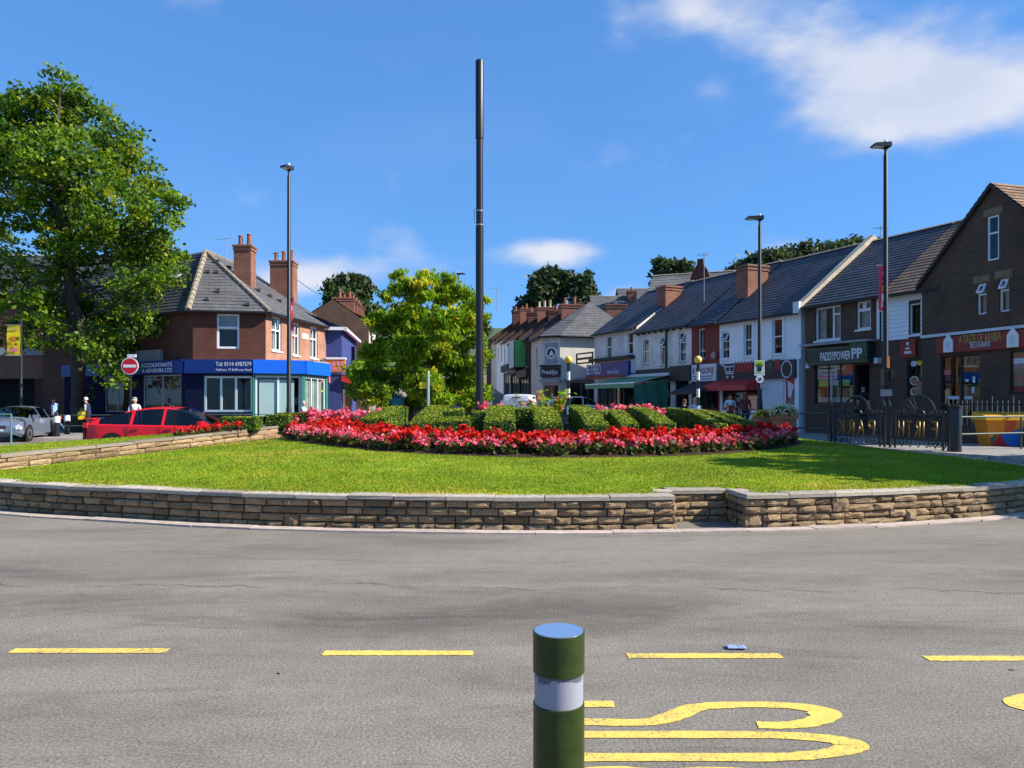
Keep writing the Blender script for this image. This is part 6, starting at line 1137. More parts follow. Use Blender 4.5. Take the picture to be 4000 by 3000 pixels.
# ================================================================ STREET FURNITURE
def lamp(label, u, d, vtop, arm, z0=None, rz=0, r=.085):
    x = (u - CU) / F * d; z0 = Tf(x, d) if z0 is None else z0; H = P(u, vtop, d).z - z0; t = thing('street_lamp', label, 'street lamp', (x, d, z0), rz)
    m = MB(); m.lathe([(r * 1.25, -.05), (r * 1.25, 1.4), (r, 1.45), (r * .72, H - .25), (r * .5, H - .2), (r * .5, H)], 14); m.build('column', 'pole_black', t, True)
    m = MB(); a = arm; m.prism([(-.12 if a > 0 else .12, H - .02), (a * .98, H + .02), (a, H + .05), (a * .9, H + .10), (-.12 if a > 0 else .12, H + .13)], -.16, .16); h = m.build('lantern', 'pole_black', t); m = MB(); m.box(min(.2 * a, .9 * a), max(.2 * a, .9 * a), -.12, .12, H - .012, H - .003 + .02); m.build('lens', 'pale', t)
    m = MB(); m.lathe([(.03, H + .12), (.05, H + .13), (.05, H + .2), (.02, H + .24)], 10); m.build('photocell', 'upvc', t)
    m = MB(); m.box(-.09, .09, -r * 1.25 - .012, -r * 1.25 + .02, .5, 1.15); m.build('access_door', 'pole_black', t); return t, x, z0, H
lamp('tall black street lamp in front of the brick corner shop', 624, 29.0, 366, -.30, rz=R(60)); L2 = lamp('black street lamp before the white house with a red awning', 1641, 30.0, 474, -.55, .3); L3 = lamp('tall black street lamp carrying a red banner before the bookmaker', 1913, 23.6, 318, -.42, .3); lamp('distant black street lamp up the hill above the small tree', 990, 62, 593, .55); pass
p = P(46, 0, 35.6); t = thing('banner_post', 'black post carrying the yellow banner beside the large tree', 'post', (p.x, 35.6, .1)); m = MB(); m.lathe([(.08, -.1), (.08, 1.3), (.06, 1.34), (.05, P(46, 694, 35.6).z - .1)], 12); m.build('shaft', 'pole_black', t, True); m = MB(); m.lathe([(.06, P(46, 694, 35.6).z - .1), (.02, P(46, 692, 35.6).z - .06)], 12); m.build('cap', 'pole_black', t, True)
def banner(label, u0, u1, v0, v1, d, pole_u, cloth, prints, tilt=0):
    x0, x1, xp = [(q - CU) / F * d for q in (u0, u1, pole_u)]; z0, z1 = P(u0, v1, d).z, P(u0, v0, d).z; t = thing('banner', label, 'banner', (x0, d, z0), tilt); W, H = x1 - x0, z1 - z0; m = MB(); n = 8
    for k in range(n): m.quad((0, .02 * math.sin(k), H * k / n), (W, -.01 * math.sin(k), H * k / n), (W, -.01 * math.sin(k + 1), H * (k + 1) / n), (0, .02 * math.sin(k + 1), H * (k + 1) / n))
    c = m.build('cloth', cloth, t); sgn = 1 if xp > x1 - 1e-3 else 1
    for z in (0, H): m = MB(); m.tube([(-.06, 0, z), (max(W, xp - x0), 0, z)], .018, 6); m.build('bracket', 'steel', t)
    for (a, b_, e, f, mm) in prints: m = MB(); m.box(W * a, W * b_, -.03, -.024, H * e, H * f); m.build('print', mm, c)
banner('yellow street banner hanging from a black lamp by the large tree', 15, 44, 702, 768, 35.5, 47, 'yellow', [(.2, .8, .84, .90, 'paint_yellow'), (.3, .75, .55, .62, 'orange'), (.25, .6, .45, .5, 'orange'), (.6, .75, .34, .4, 'bark_dark'), (.8, .9, .55, .58, 'lime_green'), (.2, .8, .12, .24, 'petal_pale')])
banner('red street banner hanging from the tall lamp before the bookmaker', 1898, 1911, 573, 672, 23.6, 1913, 'petal_pinkred', [(.35, .7, .62, .66, 'orange'), (.35, .75, .42, .56, 'orange'), (.4, .75, .2, .38, 'pale'), (.35, .65, .08, .18, 'pale'), (.5, .7, .76, .85, 'petal_pale')])
banner('narrow red banner hanging from the lamp before the brick corner shop', 627, 634, 642, 715, 29, 625, 'petal_pinkred', [(.3, .7, .3, .5, 'orange'), (.3, .7, .6, .75, 'pale')], 0)
m = MB()
def lampsign(label, name, u, v, w, h, d, mat, round_=False, fn=None):
    p = P(u, v, d); t = thing(name, label, 'sign', (p.x, p.y - .12, p.z)); m = MB()
    if round_: m.lathe([(w / 2, -.012), (w / 2, .012)], 28); o = m.build('plate', mat, t); o.rotation_euler = (R(90), 0, 0)
    else: m.box(-w / 2, w / 2, -.012, .012, -h / 2, h / 2); o = m.build('plate', mat, t)
    m = MB(); m.box(-.05, .05, .013, .12, -h * .3, -h * .3 + .05); m.build('clip', 'steel', t); return t
t = lampsign('green and white notice with a dark hand print on the lamp before the white house', 'notice_sign', 1638.5, 795, .40, .60, 29.9, 'pale'); m = MB(); m.box(-.17, .17, -.016, -.0125, .06, .27); m.build('green_panel', 'lime', t); m = MB(); m.box(-.17, .17, -.016, -.0125, -.22, -.17); m.build('green_strip', 'lime', t)
m = MB(); [m.prism([(x_, -.02), (x_ + .03, -.02), (x_ + .03 + dx, hh), (x_ + dx, hh)], -.0205 - .0004 * i, -.0165) for i, (x_, dx, hh) in enumerate(((-.07, -.06, .13), (-.04, -.02, .19), (0, .02, .19), (.035, .06, .14)))]; m.prism([(-.08, -.13), (.07, -.13), (.09, 0), (-.08, 0)], -.0226, -.0165); m.build('hand_print', 'black_metal', t)
t = lampsign('small round white 20 speed sign on the lamp before the white house', 'speed_sign', 1639, 819, .30, .30, 29.9, 'upvc', True); txt('20', .16, .13, 'lettering', 'black_metal', t, -.08, -.014, -.065, bold=.02)
# no-entry sign on its own post
d = 30.0; x = (282 - CU) / F * d; zc = P(282, 791, d).z; t = thing('no_entry_sign', 'round red no entry sign with white bar on a grey post beside the large tree', 'road sign', (x, d, 0)); m = MB(); m.lathe([(.038, -.05), (.038, zc + .35)], 12); m.build('post', 'pole_black', t, True)
m = MB(); m.lathe([(.34, -.012), (.34, .012)], 36); o = m.build('plate', 'upvc', t); o.location = (0, -.06, zc); o.rotation_euler = (R(90), 0, 0); m = MB(); m.lathe([(.305, -.002), (.305, .002)], 36); o = m.build('red_disc', 'sign_red', t); o.location = (0, -.0755, zc); o.rotation_euler = (R(90), 0, 0); m = MB(); m.box(-.25, .25, -.083, -.0785, zc - .055, zc + .055); m.build('white_bar', 'upvc', t); m = MB(); m.box(-.12, .22, -.03, .03, zc + .35, zc + .47); m.build('lamp_unit', 'pale', t)
# zebra-crossing beacons
for u, lab in ((1228, 'yellow globe crossing beacon on a striped pole beside the sandwich shop'), (1508, 'yellow globe crossing beacon on a striped pole before the red house')):
    d = 26.5; p = P(u, 777, d); z0 = Tf(p.x, d); t = thing('crossing_beacon', lab, 'beacon', (p.x, d, z0)); H = p.z - z0; n = 10
    for k in range(n): m = MB(); m.lathe([(.055, (H - .12) * k / n), (.055, (H - .12) * (k + 1) / n - .001)], 16); m.build('pole_band', 'black_metal' if k % 2 == (n - 1) % 2 else 'white_paint', t, True)
    m = MB(); m.lathe([(.075, H - .16), (.075, H - .11), (.05, H - .1)], 16); m.build('collar', 'black_metal', t); m = MB(); m.lathe([(.03, H - .135), (.08, H - .115), (.12, H - .06), (.135, H), (.12, H + .06), (.08, H + .112), (.02, H + .136)], 24); m.build('globe', 'amber_globe', t, True)
# black bollards with white tops (left) and the big plain one (right)
for u, vb, d, lab in ((145, 938, 36.0, 'black post with a white reflective top beside the walking man'), (123.5, 0, 33.5, 'black post with a white reflective top behind the grey car')):
    p = P(u if d > 34 else 122, 900, d); t = thing('marker_post', lab, 'bollard', (p.x, d, Tf(p.x, d) + (.1 if d > 32 else 0))); m = MB(); m.lathe([(.12, -.05), (.12, .62), (.11, .63)], 16); m.build('post', 'black_metal', t, True); m = MB(); m.lathe([(.115, .625), (.13, .63), (.13, .86), (.11, .9)], 16); m.build('white_top', 'upvc', t, True); m = MB(); m.lathe([(.11, .895), (.115, .9), (.1, .94)], 16); m.build('cap', 'black_metal', t, True)
    if d < 34: t.location = (P(75 + 48, 900, d).x, d, .1)
p = P(2065, 900, 20.0); t = thing('bollard', 'thick black bollard at the end of the ornate iron gates', 'bollard', (p.x, 20.0, Tf(p.x, 20) + .1)); m = MB(); m.lathe([(.135, -.1), (.135, 1.12), (.13, 1.14), (.145, 1.16), (.145, 1.2), (.12, 1.22)], 24); m.build('post', 'black_metal', t, True); m = MB(); m.lathe([(.13, 1.215), (.13, 1.225), (.03, 1.24)], 24); m.build('cap', 'black_metal', t, True)
# ornate gates, seen from behind
def gate(a, b_, word, label, wheel=.56):
    a, b_ = Vector(a), Vector(b_); W = (b_ - a).length; z = min(Tf(*a), Tf(*b_)) + .1; t = thing('iron_gate', label, 'gate', (a.x, a.y, z), math.atan2(b_.y - a.y, b_.x - a.x)); H = .98
    for x in (0, W): m = MB(); m.tube([(x, 0, -.05), (x, 0, 1.22), (x - .03, 0, 1.32), (x - .06, 0, 1.42)], [.04, .04, .03, .008], 8); m.build('post', 'black_metal', t, True)
    for x in (.18, W - .18): m = MB(); m.tube([(x, 0, -.02), (x, 0, H + .12)], .028, 8); m.build('upright', 'black_metal', t, True)
    for zz in (.30, H - .14, H): m = MB(); m.tube([(0, 0, zz), (W, 0, zz)], .024, 6); m.build('rail', 'black_metal', t)
    m = MB(); n = 28; c = (W / 2, 0, H - .02)
    m.tube([(c[0] + wheel * math.cos(math.pi * k / n), 0, c[2] + wheel * .98 * math.sin(math.pi * k / n)) for k in range(n + 1)], .034, 8); wl = m.build('wheel_rim', 'black_metal', t, True)
    for k in range(1, 10): an = math.pi * k / 10; m = MB(); m.tube([(c[0] + .16 * math.cos(an), 0, c[2] + .16 * math.sin(an)), (c[0] + wheel * math.cos(an), 0, c[2] + wheel * .98 * math.sin(an))], .017, 5); m.build('spoke', 'black_metal', t)
    m = MB(); m.tube([(c[0] + .2 * math.cos(math.pi * k / 12), 0, c[2] + .16 * math.sin(math.pi * k / 12)) for k in range(13)], .03, 6); m.build('hub', 'black_metal', t)
    for i, x in enumerate([W * q for q in (.08, .15, .22, .30, .70, .78, .85, .92)]):
        for zz, s in ((H + .05, 1), (.16, -1)):
            m = MB(); m.tube([(x + .07 * math.cos(q * .55) * (1 - q / 16), 0, zz + s * .07 * math.sin(q * .55) * (1 - q / 16)) for q in range(12)], .017, 5); m.build('scroll', 'black_metal', t)
    for k in range(7): m = MB(); x = W * (k + .5) / 7; m.tube([(x - .09, 0, .30), (x - .06, 0, .14), (x, 0, .06), (x + .06, 0, .14), (x + .09, 0, .30)], .017, 5); m.build('scroll', 'black_metal', t)
    n = len(word); lw = (W - .56) / n
    for k, ch in enumerate(reversed(word)): txt(ch, lw * (.68 if ch != 'I' else .16), H - .14 - .30 - .06, 'letter', 'gold', t, .28 + lw * (k + .16), -.03, .33, ext=.012, mirror=True)
gate((10.25, 24.4), (10.92, 22.25), 'PARK', 'black iron gate with half wheel and gold letters PARK seen from behind'); gate((10.98, 22.05), (11.62, 20.2), 'FIRTH', 'black iron gate with half wheel and gold letters FIRTH seen from behind')
# tubular guard rails: each run is one thing with posts and two rails
def rail(label, pts, h, mat='green_rail', lift=.1, r=.025, step=2.0, rails=(1.0, .5)):
    pts = [Vector(p) for p in pts]; z0 = Tf(*pts[0]) + lift; t = thing('guard_rail', label, 'railing', (pts[0].x, pts[0].y, z0)); pa = Path(pts); n = max(1, round(pa.L / step)); g = [pa.at(pa.L * k / n) for k in range(n + 1)]; L3_ = [Vector((q.x - pts[0].x, q.y - pts[0].y, Tf(q.x, q.y) + lift - z0)) for q in g]
    for q in L3_: m = MB(); m.tube([q - Vector((0, 0, .1)), q + Vector((0, 0, h))], r, 8); m.build('post', mat, t, True)
    for f in rails: m = MB(); m.tube([q + Vector((0, 0, h * f)) for q in L3_], r, 8); m.build('rail', mat, t, True)
rail('dark green guard rail running up to the ornate gates', [(8.6, 29.0), (9.3, 26.8), (10.2, 24.5)], .98); rail('dark grey guard rail from the thick black bollard past the grit bin', [(12.0, 20.3), (13.4, 21.0), (15.0, 21.4), (16.6, 21.4)], .92); rail('dark green guard rail before the blue fascia shop', [(-13.9, 33.2), (-12.0, 33.5), (-10.0, 34.9), (-9.1, 37.4)], .98); rail('pale green guard rail before the grey car', [P(-60, 0, 26)[:2], P(24, 0, 26)[:2]], 1.2, 'green_rail2', 0, .03); rail('thin dark rail on the pavement before the large tree', [P(90, 0, 33.5)[:2], P(132, 0, 33.5)[:2], P(250, 0, 34)[:2]], .95, 'green_rail', .1, .02, 3.0)
# low wall + spiked railings before the restaurant
t = thing('railing_wall', 'low brick wall with thin pale railings before the restaurant', 'railing', (14.9, 25.6, .25), math.atan2(-1, .28)); m = MB(); m.box(-2.4, 3.8, -.75, -.55, -.2, .6); m.build('wall', 'brick_brown', t); m = MB(); m.box(-2.4, 3.8, -.68, -.62, 1.28, 1.32); m.build('top_rail', 'black_metal', t)
for k in range(34): m = MB(); xx = -2.3 + 6.0 * k / 33; m.tube([(xx, -.65, .58), (xx, -.65, 1.42 if k % 4 else 1.55)], .012, 5); m.build('bar', 'steel' if k > 14 else 'black_metal', t)
# grit bin painted with triangles
M('bin_orange', (.80, .26, .01), .55, var=.04); M('bin_amber', (.85, .42, .015), .55, var=.04); M('bin_blue', (.01, .16, .60), .55, var=.04); M('bin_red', (.50, .02, .025), .55, var=.04); M('bin_green', (.02, .12, .03), .55, var=.04)
p = P(2128, 0, 22.6); t = thing('grit_bin', 'large bin painted with orange, blue and red triangles beside the restaurant railing', 'bin', (p.x, 22.6, Tf(p.x, 22.6) + .1), R(-8)); W, H, Dp = 1.9, .98, .75
m = MB(); m.v = [(.16, 0, 0), (W - .16, 0, 0), (W - .16, Dp, 0), (.16, Dp, 0), (.02, -.06, H * .8), (W - .02, -.06, H * .8), (W - .02, Dp + .06, H * .8), (.02, Dp + .06, H * .8)]; m.f = [(0, 3, 2, 1), (0, 1, 5, 4), (1, 2, 6, 5), (2, 3, 7, 6), (3, 0, 4, 7), (4, 5, 6, 7)]; m.m = [0] * 6; m.build('body', 'bin_orange', t)
m = MB(); m.v = [(-.04, -.12, H * .8), (W + .04, -.12, H * .8), (W + .04, Dp + .1, H * .8), (-.04, Dp + .1, H * .8), (0, -.1, H * .92), (W, -.1, H * .92), (W, Dp + .08, H * 1.05), (0, Dp + .08, H * 1.05)]; m.f = [(0, 3, 2, 1), (0, 1, 5, 4), (1, 2, 6, 5), (2, 3, 7, 6), (3, 0, 4, 7), (4, 5, 6, 7)]; m.m = [0] * 6; m.build('lid', 'bin_amber', t)
def tri(pts, mat, k): 
    m = MB(); f = lambda x, z, e: (x, -.06 * (z / (H * .8)) - .004 - e, z); e = .0015 * k; q = [f(*a_, e) for a_ in pts]; m.quad(*q); m.build('painted_triangle', mat, t)
tri([(.16, .02), (.85, .02), (.42, .45)], 'bin_red', 1); tri([(.62, .02), (1.6, .02), (1.74, .25), (1.15, .62), (.42, .33)], 'bin_blue', 2); tri([(.55, .78), (.85, .78), (.75, .42), (.5, .38)], 'bin_red2', 3); tri([(.12, .25), (.17, .03), (.34, .38)], 'bin_green', 4); tri([(1.35, .78), (1.8, .78), (1.7, .35)], 'bin_amber', 3)
# brick planter with white flowers, second planter with yellow ones
def planter(label, x, y, w, h, petal, mound, mat='planter_brick', seed=0):
    z = Tf(x, y) + .1; t = thing('planter', label, 'planter', (x, y, z)); m = MB(); m.box(-w / 2, w / 2, -w / 2, w / 2, -.05, h - .16); m.build('box', mat, t); m = MB(); m.box(-w / 2 - .05, w / 2 + .05, -w / 2 - .05, w / 2 + .05, h - .158, h); m.build('rim', mat, t)
    rs = np.random.RandomState(seed); n = 420; dd = rs.normal(size=(n, 3)); dd /= np.linalg.norm(dd, axis=1)[:, None]; dd[:, 2] = abs(dd[:, 2]); C = dd * np.array([mound, mound, mound * .75]) * rs.uniform(.6, 1, n)[:, None] + np.array([0, 0, h - .05]); V, Fq = leafcloud(C, .075, 1.4, .4, 0, rs); tag(link('foliage', npmesh('foliage', V, Fq, ['fl_leaf'], None), t), kind='stuff')
    n = 380; dd = rs.normal(size=(n, 3)); dd /= np.linalg.norm(dd, axis=1)[:, None]; dd[:, 2] = abs(dd[:, 2]); C = dd * np.array([mound, mound, mound * .8]) * 1.03 + np.array([0, 0, h - .03]); V, Fq = leafcloud(C, .06, 1.1, .4, 0, rs); tag(link('blooms', npmesh('blooms', V, Fq, [petal], None), t), kind='stuff')
planter('brick planter with a mound of white flowers beside the guard rail', P(1694, 0, 25.8).x, 25.8, .62, .98, 'petal_white', .46, seed=1); planter('planter with yellow flowers beside the white flowered planter', P(1650, 0, 27.6).x, 27.6, .6, .85, 'petal_yellow', .36, seed=2)
# cabinets and posts behind the small tree
for k, (u0, u1, d, h, mm, lab) in enumerate(((862, 888, 31.5, 1.75, 'fascia_dark', 'dark street cabinet beside the teal bin'), (888, 945, 32.0, 1.72, 'shutter', 'long grey street cabinet beside the silver post'), (1000, 1022, 31.0, 1.72, 'fascia_dark', 'dark street cabinet beside the tall black pole'), (1022, 1062, 31.6, 1.70, 'shutter', 'grey panelled street cabinet beside the white van'))):
    x0, x1 = (u0 - CU) / F * d, (u1 - CU) / F * d; t = thing('street_cabinet', lab, 'cabinet', (x0, d, 0)); W = x1 - x0; m = MB(); m.box(0, W, 0, .5, 0, h); m.build('case', mm, t); m = MB(); m.box(-.03, W + .03, -.03, .53, h, h + .06); m.build('lid', 'fascia_dark', t)
    for q in range(max(1, round(W / .5))): m = MB(); w_ = W / max(1, round(W / .5)); m.box(w_ * q + .03, w_ * (q + 1) - .03, -.02, -.001, .12, h - .12); m.build('door', mm, t)
p = P(925, 0, 29.5); t = thing('silver_post', 'slim silver post standing before the grey street cabinet', 'post', (p.x, 29.5, 0)); m = MB(); m.lathe([(.06, 0), (.06, P(925, 805, 29.5).z), (.05, P(925, 803, 29.5).z)], 12); m.build('shaft', 'steel', t, True); m = MB(); m.box(-.34, -.06, -.02, .02, 2.15, 2.4); m.build('yellow_plate', 'yellow', t)
p = P(858, 0, 31); t = thing('litter_bin', 'teal pointed litter bin beside the dark street cabinet', 'bin', (p.x, 31, 0)); m = MB(); m.lathe([(.22, 0), (.24, 1.1), (.3, 1.5), (.32, 1.75)], 12); m.build('body', 'teal_bin', t, True); m = MB(); m.lathe([(.32, 1.75), (.34, 1.78), (.1, 1.9)], 12); m.build('lid', 'teal_bin', t, True)
# thin sign post and pedestrian signal before the bookmaker
p = P(1796, 0, 26.0); t = thing('sign_post', 'thin pale post standing before the bookmaker window', 'post', (p.x, 26, Tf(p.x, 26) + .1)); m = MB(); m.lathe([(.035, 0), (.035, P(1796, 806, 26).z - .3)], 10); m.build('shaft', 'shutter', t, True); m = MB(); m.lathe([(.04, P(1796, 806, 26).z - .3), (.02, P(1796, 804, 26).z - .28)], 10); m.build('cap', 'shutter', t, True)
t = thing('signal_box', 'black pedestrian signal box fixed on the tall lamp before the bookmaker', 'traffic signal', P(1916, 812, 23.35)); m = MB(); m.box(-.14, .16, -.1, .1, -.30, .22); m.build('housing', 'black_metal', t); m = MB(); m.box(.05, .18, -.14, -.1, -.18, .2); m.build('hood', 'black_metal', t); m = MB(); m.box(-.2, .1, -.12, .0, -.62, -.42); m.build('button_box', 'shutter', t); m = MB(); m.box(-.06, .02, -.13, -.1, .24, .6); m.build('orange_strip', 'orange', t)
# television aerials
def aerial(label, u, v0, v1, d, w=.5):
    p = P(u, v1, d); t = thing('aerial', label, 'aerial', p); H = P(u, v0, d).z - p.z; m = MB(); m.tube([(0, 0, -.6), (0, 0, H)], .02, 6); m.build('mast', 'shutter', t); m = MB(); m.tube([(-w, 0, H - .15), (w * .6, 0, H - .05)], .014, 5); m.build('boom', 'shutter', t)
    for k in range(6): m = MB(); x = -w + w * 1.55 * k / 5; m.tube([(x, -.16, H - .14), (x, .16, H - .12)], .009, 4); m.build('element', 'shutter', t)
aerial('thin television aerial on the hipped slate roof', 488, 512, 560, 42); aerial('television aerial on the brick chimney of the corner building', 600, 543, 562, 48, .4); aerial('tall thin aerial mast on the red house roof', 1521, 545, 625, 37.5, .3); aerial('television aerial on the cream parapet', 1902, 487, 525, 36.5, .3); aerial('thin aerial on the terrace chimneys up the street', 1073, 620, 660, 66, .6)
def wire(a, b_, sag):
    t = tag(None or link('overhead_wire', (lambda m: (m.tube([Vector(a).lerp(Vector(b_), k / 14) - Vector((0, 0, sag * math.sin(math.pi * k / 14))) for k in range(15)], .018, 5), m.mesh('overhead_wire', 'gutter'))[1])(MB())), 'thin dark overhead wire from the brick chimney up the left street', 'wire')
wire(P(640, 603, 48), P(720, 640, 62), .3)
# ================================================================ VEHICLES
def car(name, label, cat, loc, rz, paint, L, W, st, belt, gl, wheels, wr=.32, glass='car_glass', rear_light='bright_red', plates=('yellow', 'pale'), pillars=(), van=False, zs=.2, tumble=.30):
    """st: stations (x, top height); x forward, from tail to nose. gl: (rear0, rear1, front0, front1) x ranges of the sloping screens"""
    t = thing(name, label, cat, loc, rz); w = W / 2; xs = []; 
    for a, b_ in zip(st[:-1], st[1:]):
        k = max(1, round((b_[0] - a[0]) / .12)); xs += [a[0] + (b_[0] - a[0]) * q / k for q in range(k)]
    xs.append(st[-1][0]); xs = sorted(set(xs) | {p + e for p in pillars for e in (-.04, .04)}); top = lambda x: float(np.interp(x, [s[0] for s in st], [s[1] for s in st])); x0, x1 = st[0][0], st[-1][0]
    def sec(x):
        zt_ = top(x); bl_ = min(belt(x), zt_ - .06); e = min((x - x0), (x1 - x)) ; rf = 1 - .16 * max(0, 1 - e / .55) ** 2; ww = w * rf; tt = max(0, min(1, (zt_ - bl_) / .5)); wt = ww * (.94 - tumble * tt); zb_ = zs + .12 * max(0, 1 - e / .35)
        return [(ww * .86, zb_), (ww * .985, zb_ + .12), (ww, zb_ + .32 if zb_ + .32 < bl_ - .08 else bl_ - .09), (ww * .975, bl_ - .03), (ww * .94, bl_), (wt, zt_ - .055), (wt * .82, zt_ - .008), (0, zt_ + .012)]
    R_ = [[(x, y, z) for y, z in sec(x)] for x in xs]; body = MB(); win = {}
    for i in range(len(xs) - 1):
        xm = (xs[i] + xs[i + 1]) / 2; a, b_ = R_[i], R_[i + 1]
        for j in range(7):
            hgl = a[5][2] - a[4][2] > .13 and b_[5][2] - b_[4][2] > .13; key = None
            if j == 4 and hgl and gl[0] + .25 < xm < gl[3] - .12 and not van and not any(abs(xm - p) < .05 for p in pillars): key = ('side_window', sum(xm > p for p in pillars))
            if van and j == 4 and hgl and van[0] < xm < gl[3] - .1: key = ('side_window', 0)
            if j in (5, 6):
                if gl[2] < xm < gl[3]: key = ('windscreen', 0)
                if gl[0] < xm < gl[1]: key = ('rear_window', 0)
            for s in (1, -1):
                q = [(p[0], p[1] * s, p[2]) for p in (a[j], b_[j], b_[j + 1], a[j + 1])]
                if key: win.setdefault(key + ((s,) if key[0] == 'side_window' else ()), MB()).quad(*q)
                else: body.quad(*q)
    for r in (R_[0], R_[-1]): body.quad(*([(p[0], p[1], p[2]) for p in r] + [(p[0], -p[1], p[2]) for p in reversed(r[:-1])]))
    me = body.mesh('body', paint); bm = bmesh.new(); bm.from_mesh(me); bmesh.ops.remove_doubles(bm, verts=bm.verts, dist=.0008); bmesh.ops.recalc_face_normals(bm, faces=bm.faces); bm.to_mesh(me); bm.free(); me.polygons.foreach_set('use_smooth', [True] * len(me.polygons)); me.set_sharp_from_angle(angle=R(32)); link('body', me, t)
    for k, mb in win.items(): mb.build(k[0], glass, t, True)
    m = MB(); m.box(x0 + .7, x1 - 1.1, -w * .72, w * .72, zs + .05, belt(0) - .12); m.build('cabin_floor', 'interior', t)
    for sx in (-.05, .85 if not van else .6):
        for sy in (-.36, .36): m = MB(); m.box(sx - .32, sx - .2, sy - .2, sy + .2, .5, 1.08); m.box(sx - .31, sx - .23, sy - .1, sy + .1, 1.1, 1.26); m.build('seat', 'bark_dark', t)
    for x in wheels:
        for s in (-1, 1):
            m = MB(); m.lathe([(wr * .62, 0), (wr * .93, 0), (wr, .05), (wr, .17), (wr * .93, .215), (wr * .62, .215)], 24); wl = m.build('wheel', 'tyre', t, True); wl.location = (x, s * (w - .2) - (.0 if s > 0 else 0), wr); wl.rotation_euler = (R(-90) if s > 0 else R(90), 0, 0)
            m = MB(); m.lathe([(.05, .19), (wr * .6, .195), (wr * .63, .2), (wr * .6, .222), (.08, .205)], 12); m.build('rim', 'steel', wl)
            m = MB(); m.lathe([(wr + .005, 0), (wr + .06, 0), (wr + .06, .203), (wr + .005, .203)], 24); ar = m.build('wheel_arch', 'tyre', t); ar.location = (x, s * (w - .2), wr + .01); ar.rotation_euler = wl.rotation_euler
    zf, zr_ = top(x1), top(x0)
    for s in (-1, 1):
        m = MB(); m.box(x1 - .22, x1 - .02, s * w * .78 - .17, s * w * .78 + .17, zf - .14, zf + .0) if not van else m.box(x1 - .1, x1 + .01, s * w * .78 - .12, s * w * .78 + .12, .75, 1.0); m.build('headlight', 'lamp_clear', t)
        m = MB(); m.box(x0 - .01, x0 + .12, s * (w * .82) - .1, s * (w * .82) + .1, (.85 if not van else .9), (1.0 if not van else 1.35)); m.build('tail_light', rear_light, t)
        m = MB(); c = (gl[2] + .75 * (gl[3] - gl[2]) - .0) if gl[3] else x1 - 1; c = gl[3] - .35; m.box(c, c + .12, s * w - (.0 if s > 0 else .2), s * w + (.2 if s > 0 else .0), belt(c) + .0, belt(c) + .15); m.build('mirror', paint, t)
    m = MB(); m.box(x1 - .03, x1 + .014, -.26, .26, .42, .53); m.build('number_plate', plates[1], t); m = MB(); m.box(x0 - .016, x0 + .03, -.26, .26, .72 if not van else .6, .83 if not van else .71); m.build('number_plate', plates[0], t)
    m = MB(); m.box(x1 - .05, x1 + .006, -.36, .36, .56, .68 if not van else .75); m.build('grille', 'fascia_dark', t); m = MB(); m.box(x1 - .05, x1 + .004, -.55, .55, .26, .38); m.build('lower_grille', 'fascia_dark', t)
    m = MB(); m.lathe([(.045, 0), (.05, .02), (.02, .03)], 14); e = m.build('badge', 'steel', t); e.location = (x1 + .0, 0, .74); e.rotation_euler = (0, R(90), 0)
    return t
car('red_car', 'bright red hatchback with dark rear glass parked beside the grass terrace', 'car', (-10.6, 23.6, 0), R(2), 'car_red', 4.5, 1.76, [(-2.26, .96), (-2.15, 1.08), (-1.8, 1.17), (-1.35, 1.29), (-.9, 1.39), (-.4, 1.46), (.05, 1.475), (.45, 1.44), (.85, 1.31), (1.25, 1.11), (1.6, .94), (2.0, .80), (2.2, .68), (2.26, .58)], lambda x: .97 - .045 * (x + 2.2) * .5, (-2.1, -1.15, .42, 1.55), (-1.38, 1.36), pillars=(-.85, .08))
car('grey_car', 'silver blue saloon car facing the island beside the pale green rail', 'car', (P(52, 0, 32.2).x - .35, 32.2 + .3, 0), R(-79), 'car_silver', 4.4, 1.78, [(-2.2, .92), (-2.1, 1.02), (-1.6, 1.08), (-1.1, 1.28), (-.6, 1.42), (-.1, 1.46), (.35, 1.42), (.8, 1.24), (1.2, 1.04), (1.55, .96), (1.95, .86), (2.13, .76), (2.2, .66)], lambda x: .95, (-1.75, -.9, .35, 1.3), (-1.33, 1.36), pillars=(-.75, .1))
car('white_van', 'white panel van seen from its rear doors on the far side of the island', 'van', (.55, 41.8, 0), R(82), 'car_white', 4.6, 1.82, [(-2.3, 1.75), (-2.24, 1.98), (-1.6, 2.05), (.3, 2.05), (.7, 1.98), (1.25, 1.55), (1.6, 1.2), (2.1, 1.02), (2.3, .8)], lambda x: 1.12 if x > .2 else 1.2, (9, 9, .75, 1.55), (-1.45, 1.5), van=(.1,), tumble=.13)
o = bpy.data.objects['white_van']
for s in (-1, 1):
    m = MB(); m.box(-2.33, -2.302, s * .43 - .40, s * .43 + .40, .45, 1.72); d_ = m.build('rear_door', 'car_white', o); m = MB(); m.box(-2.338, -2.331, s * .43 - .3, s * .43 + .3, 1.2, 1.62); m.build('door_panel', 'car_white', d_)
m = MB(); m.box(-2.32, -2.25, -.22, .22, 1.86, 1.9); m.build('brake_light', 'red_sign', o)
car('striped_van', 'white vehicle with dark windows and an orange stripe before the betting shop', 'van', (4.05, 47.4, Tf(4, 47.4)), R(18), 'car_white', 4.4, 1.8, [(-2.2, 1.3), (-2.1, 1.75), (-1.6, 1.86), (.2, 1.86), (.7, 1.72), (1.2, 1.35), (1.6, 1.15), (2.0, 1.02), (2.2, .8)], lambda x: 1.12, (-2.12, -1.9, .6, 1.5), (-1.35, 1.4), pillars=(-.9, .1), tumble=.2)
o = bpy.data.objects['striped_van']
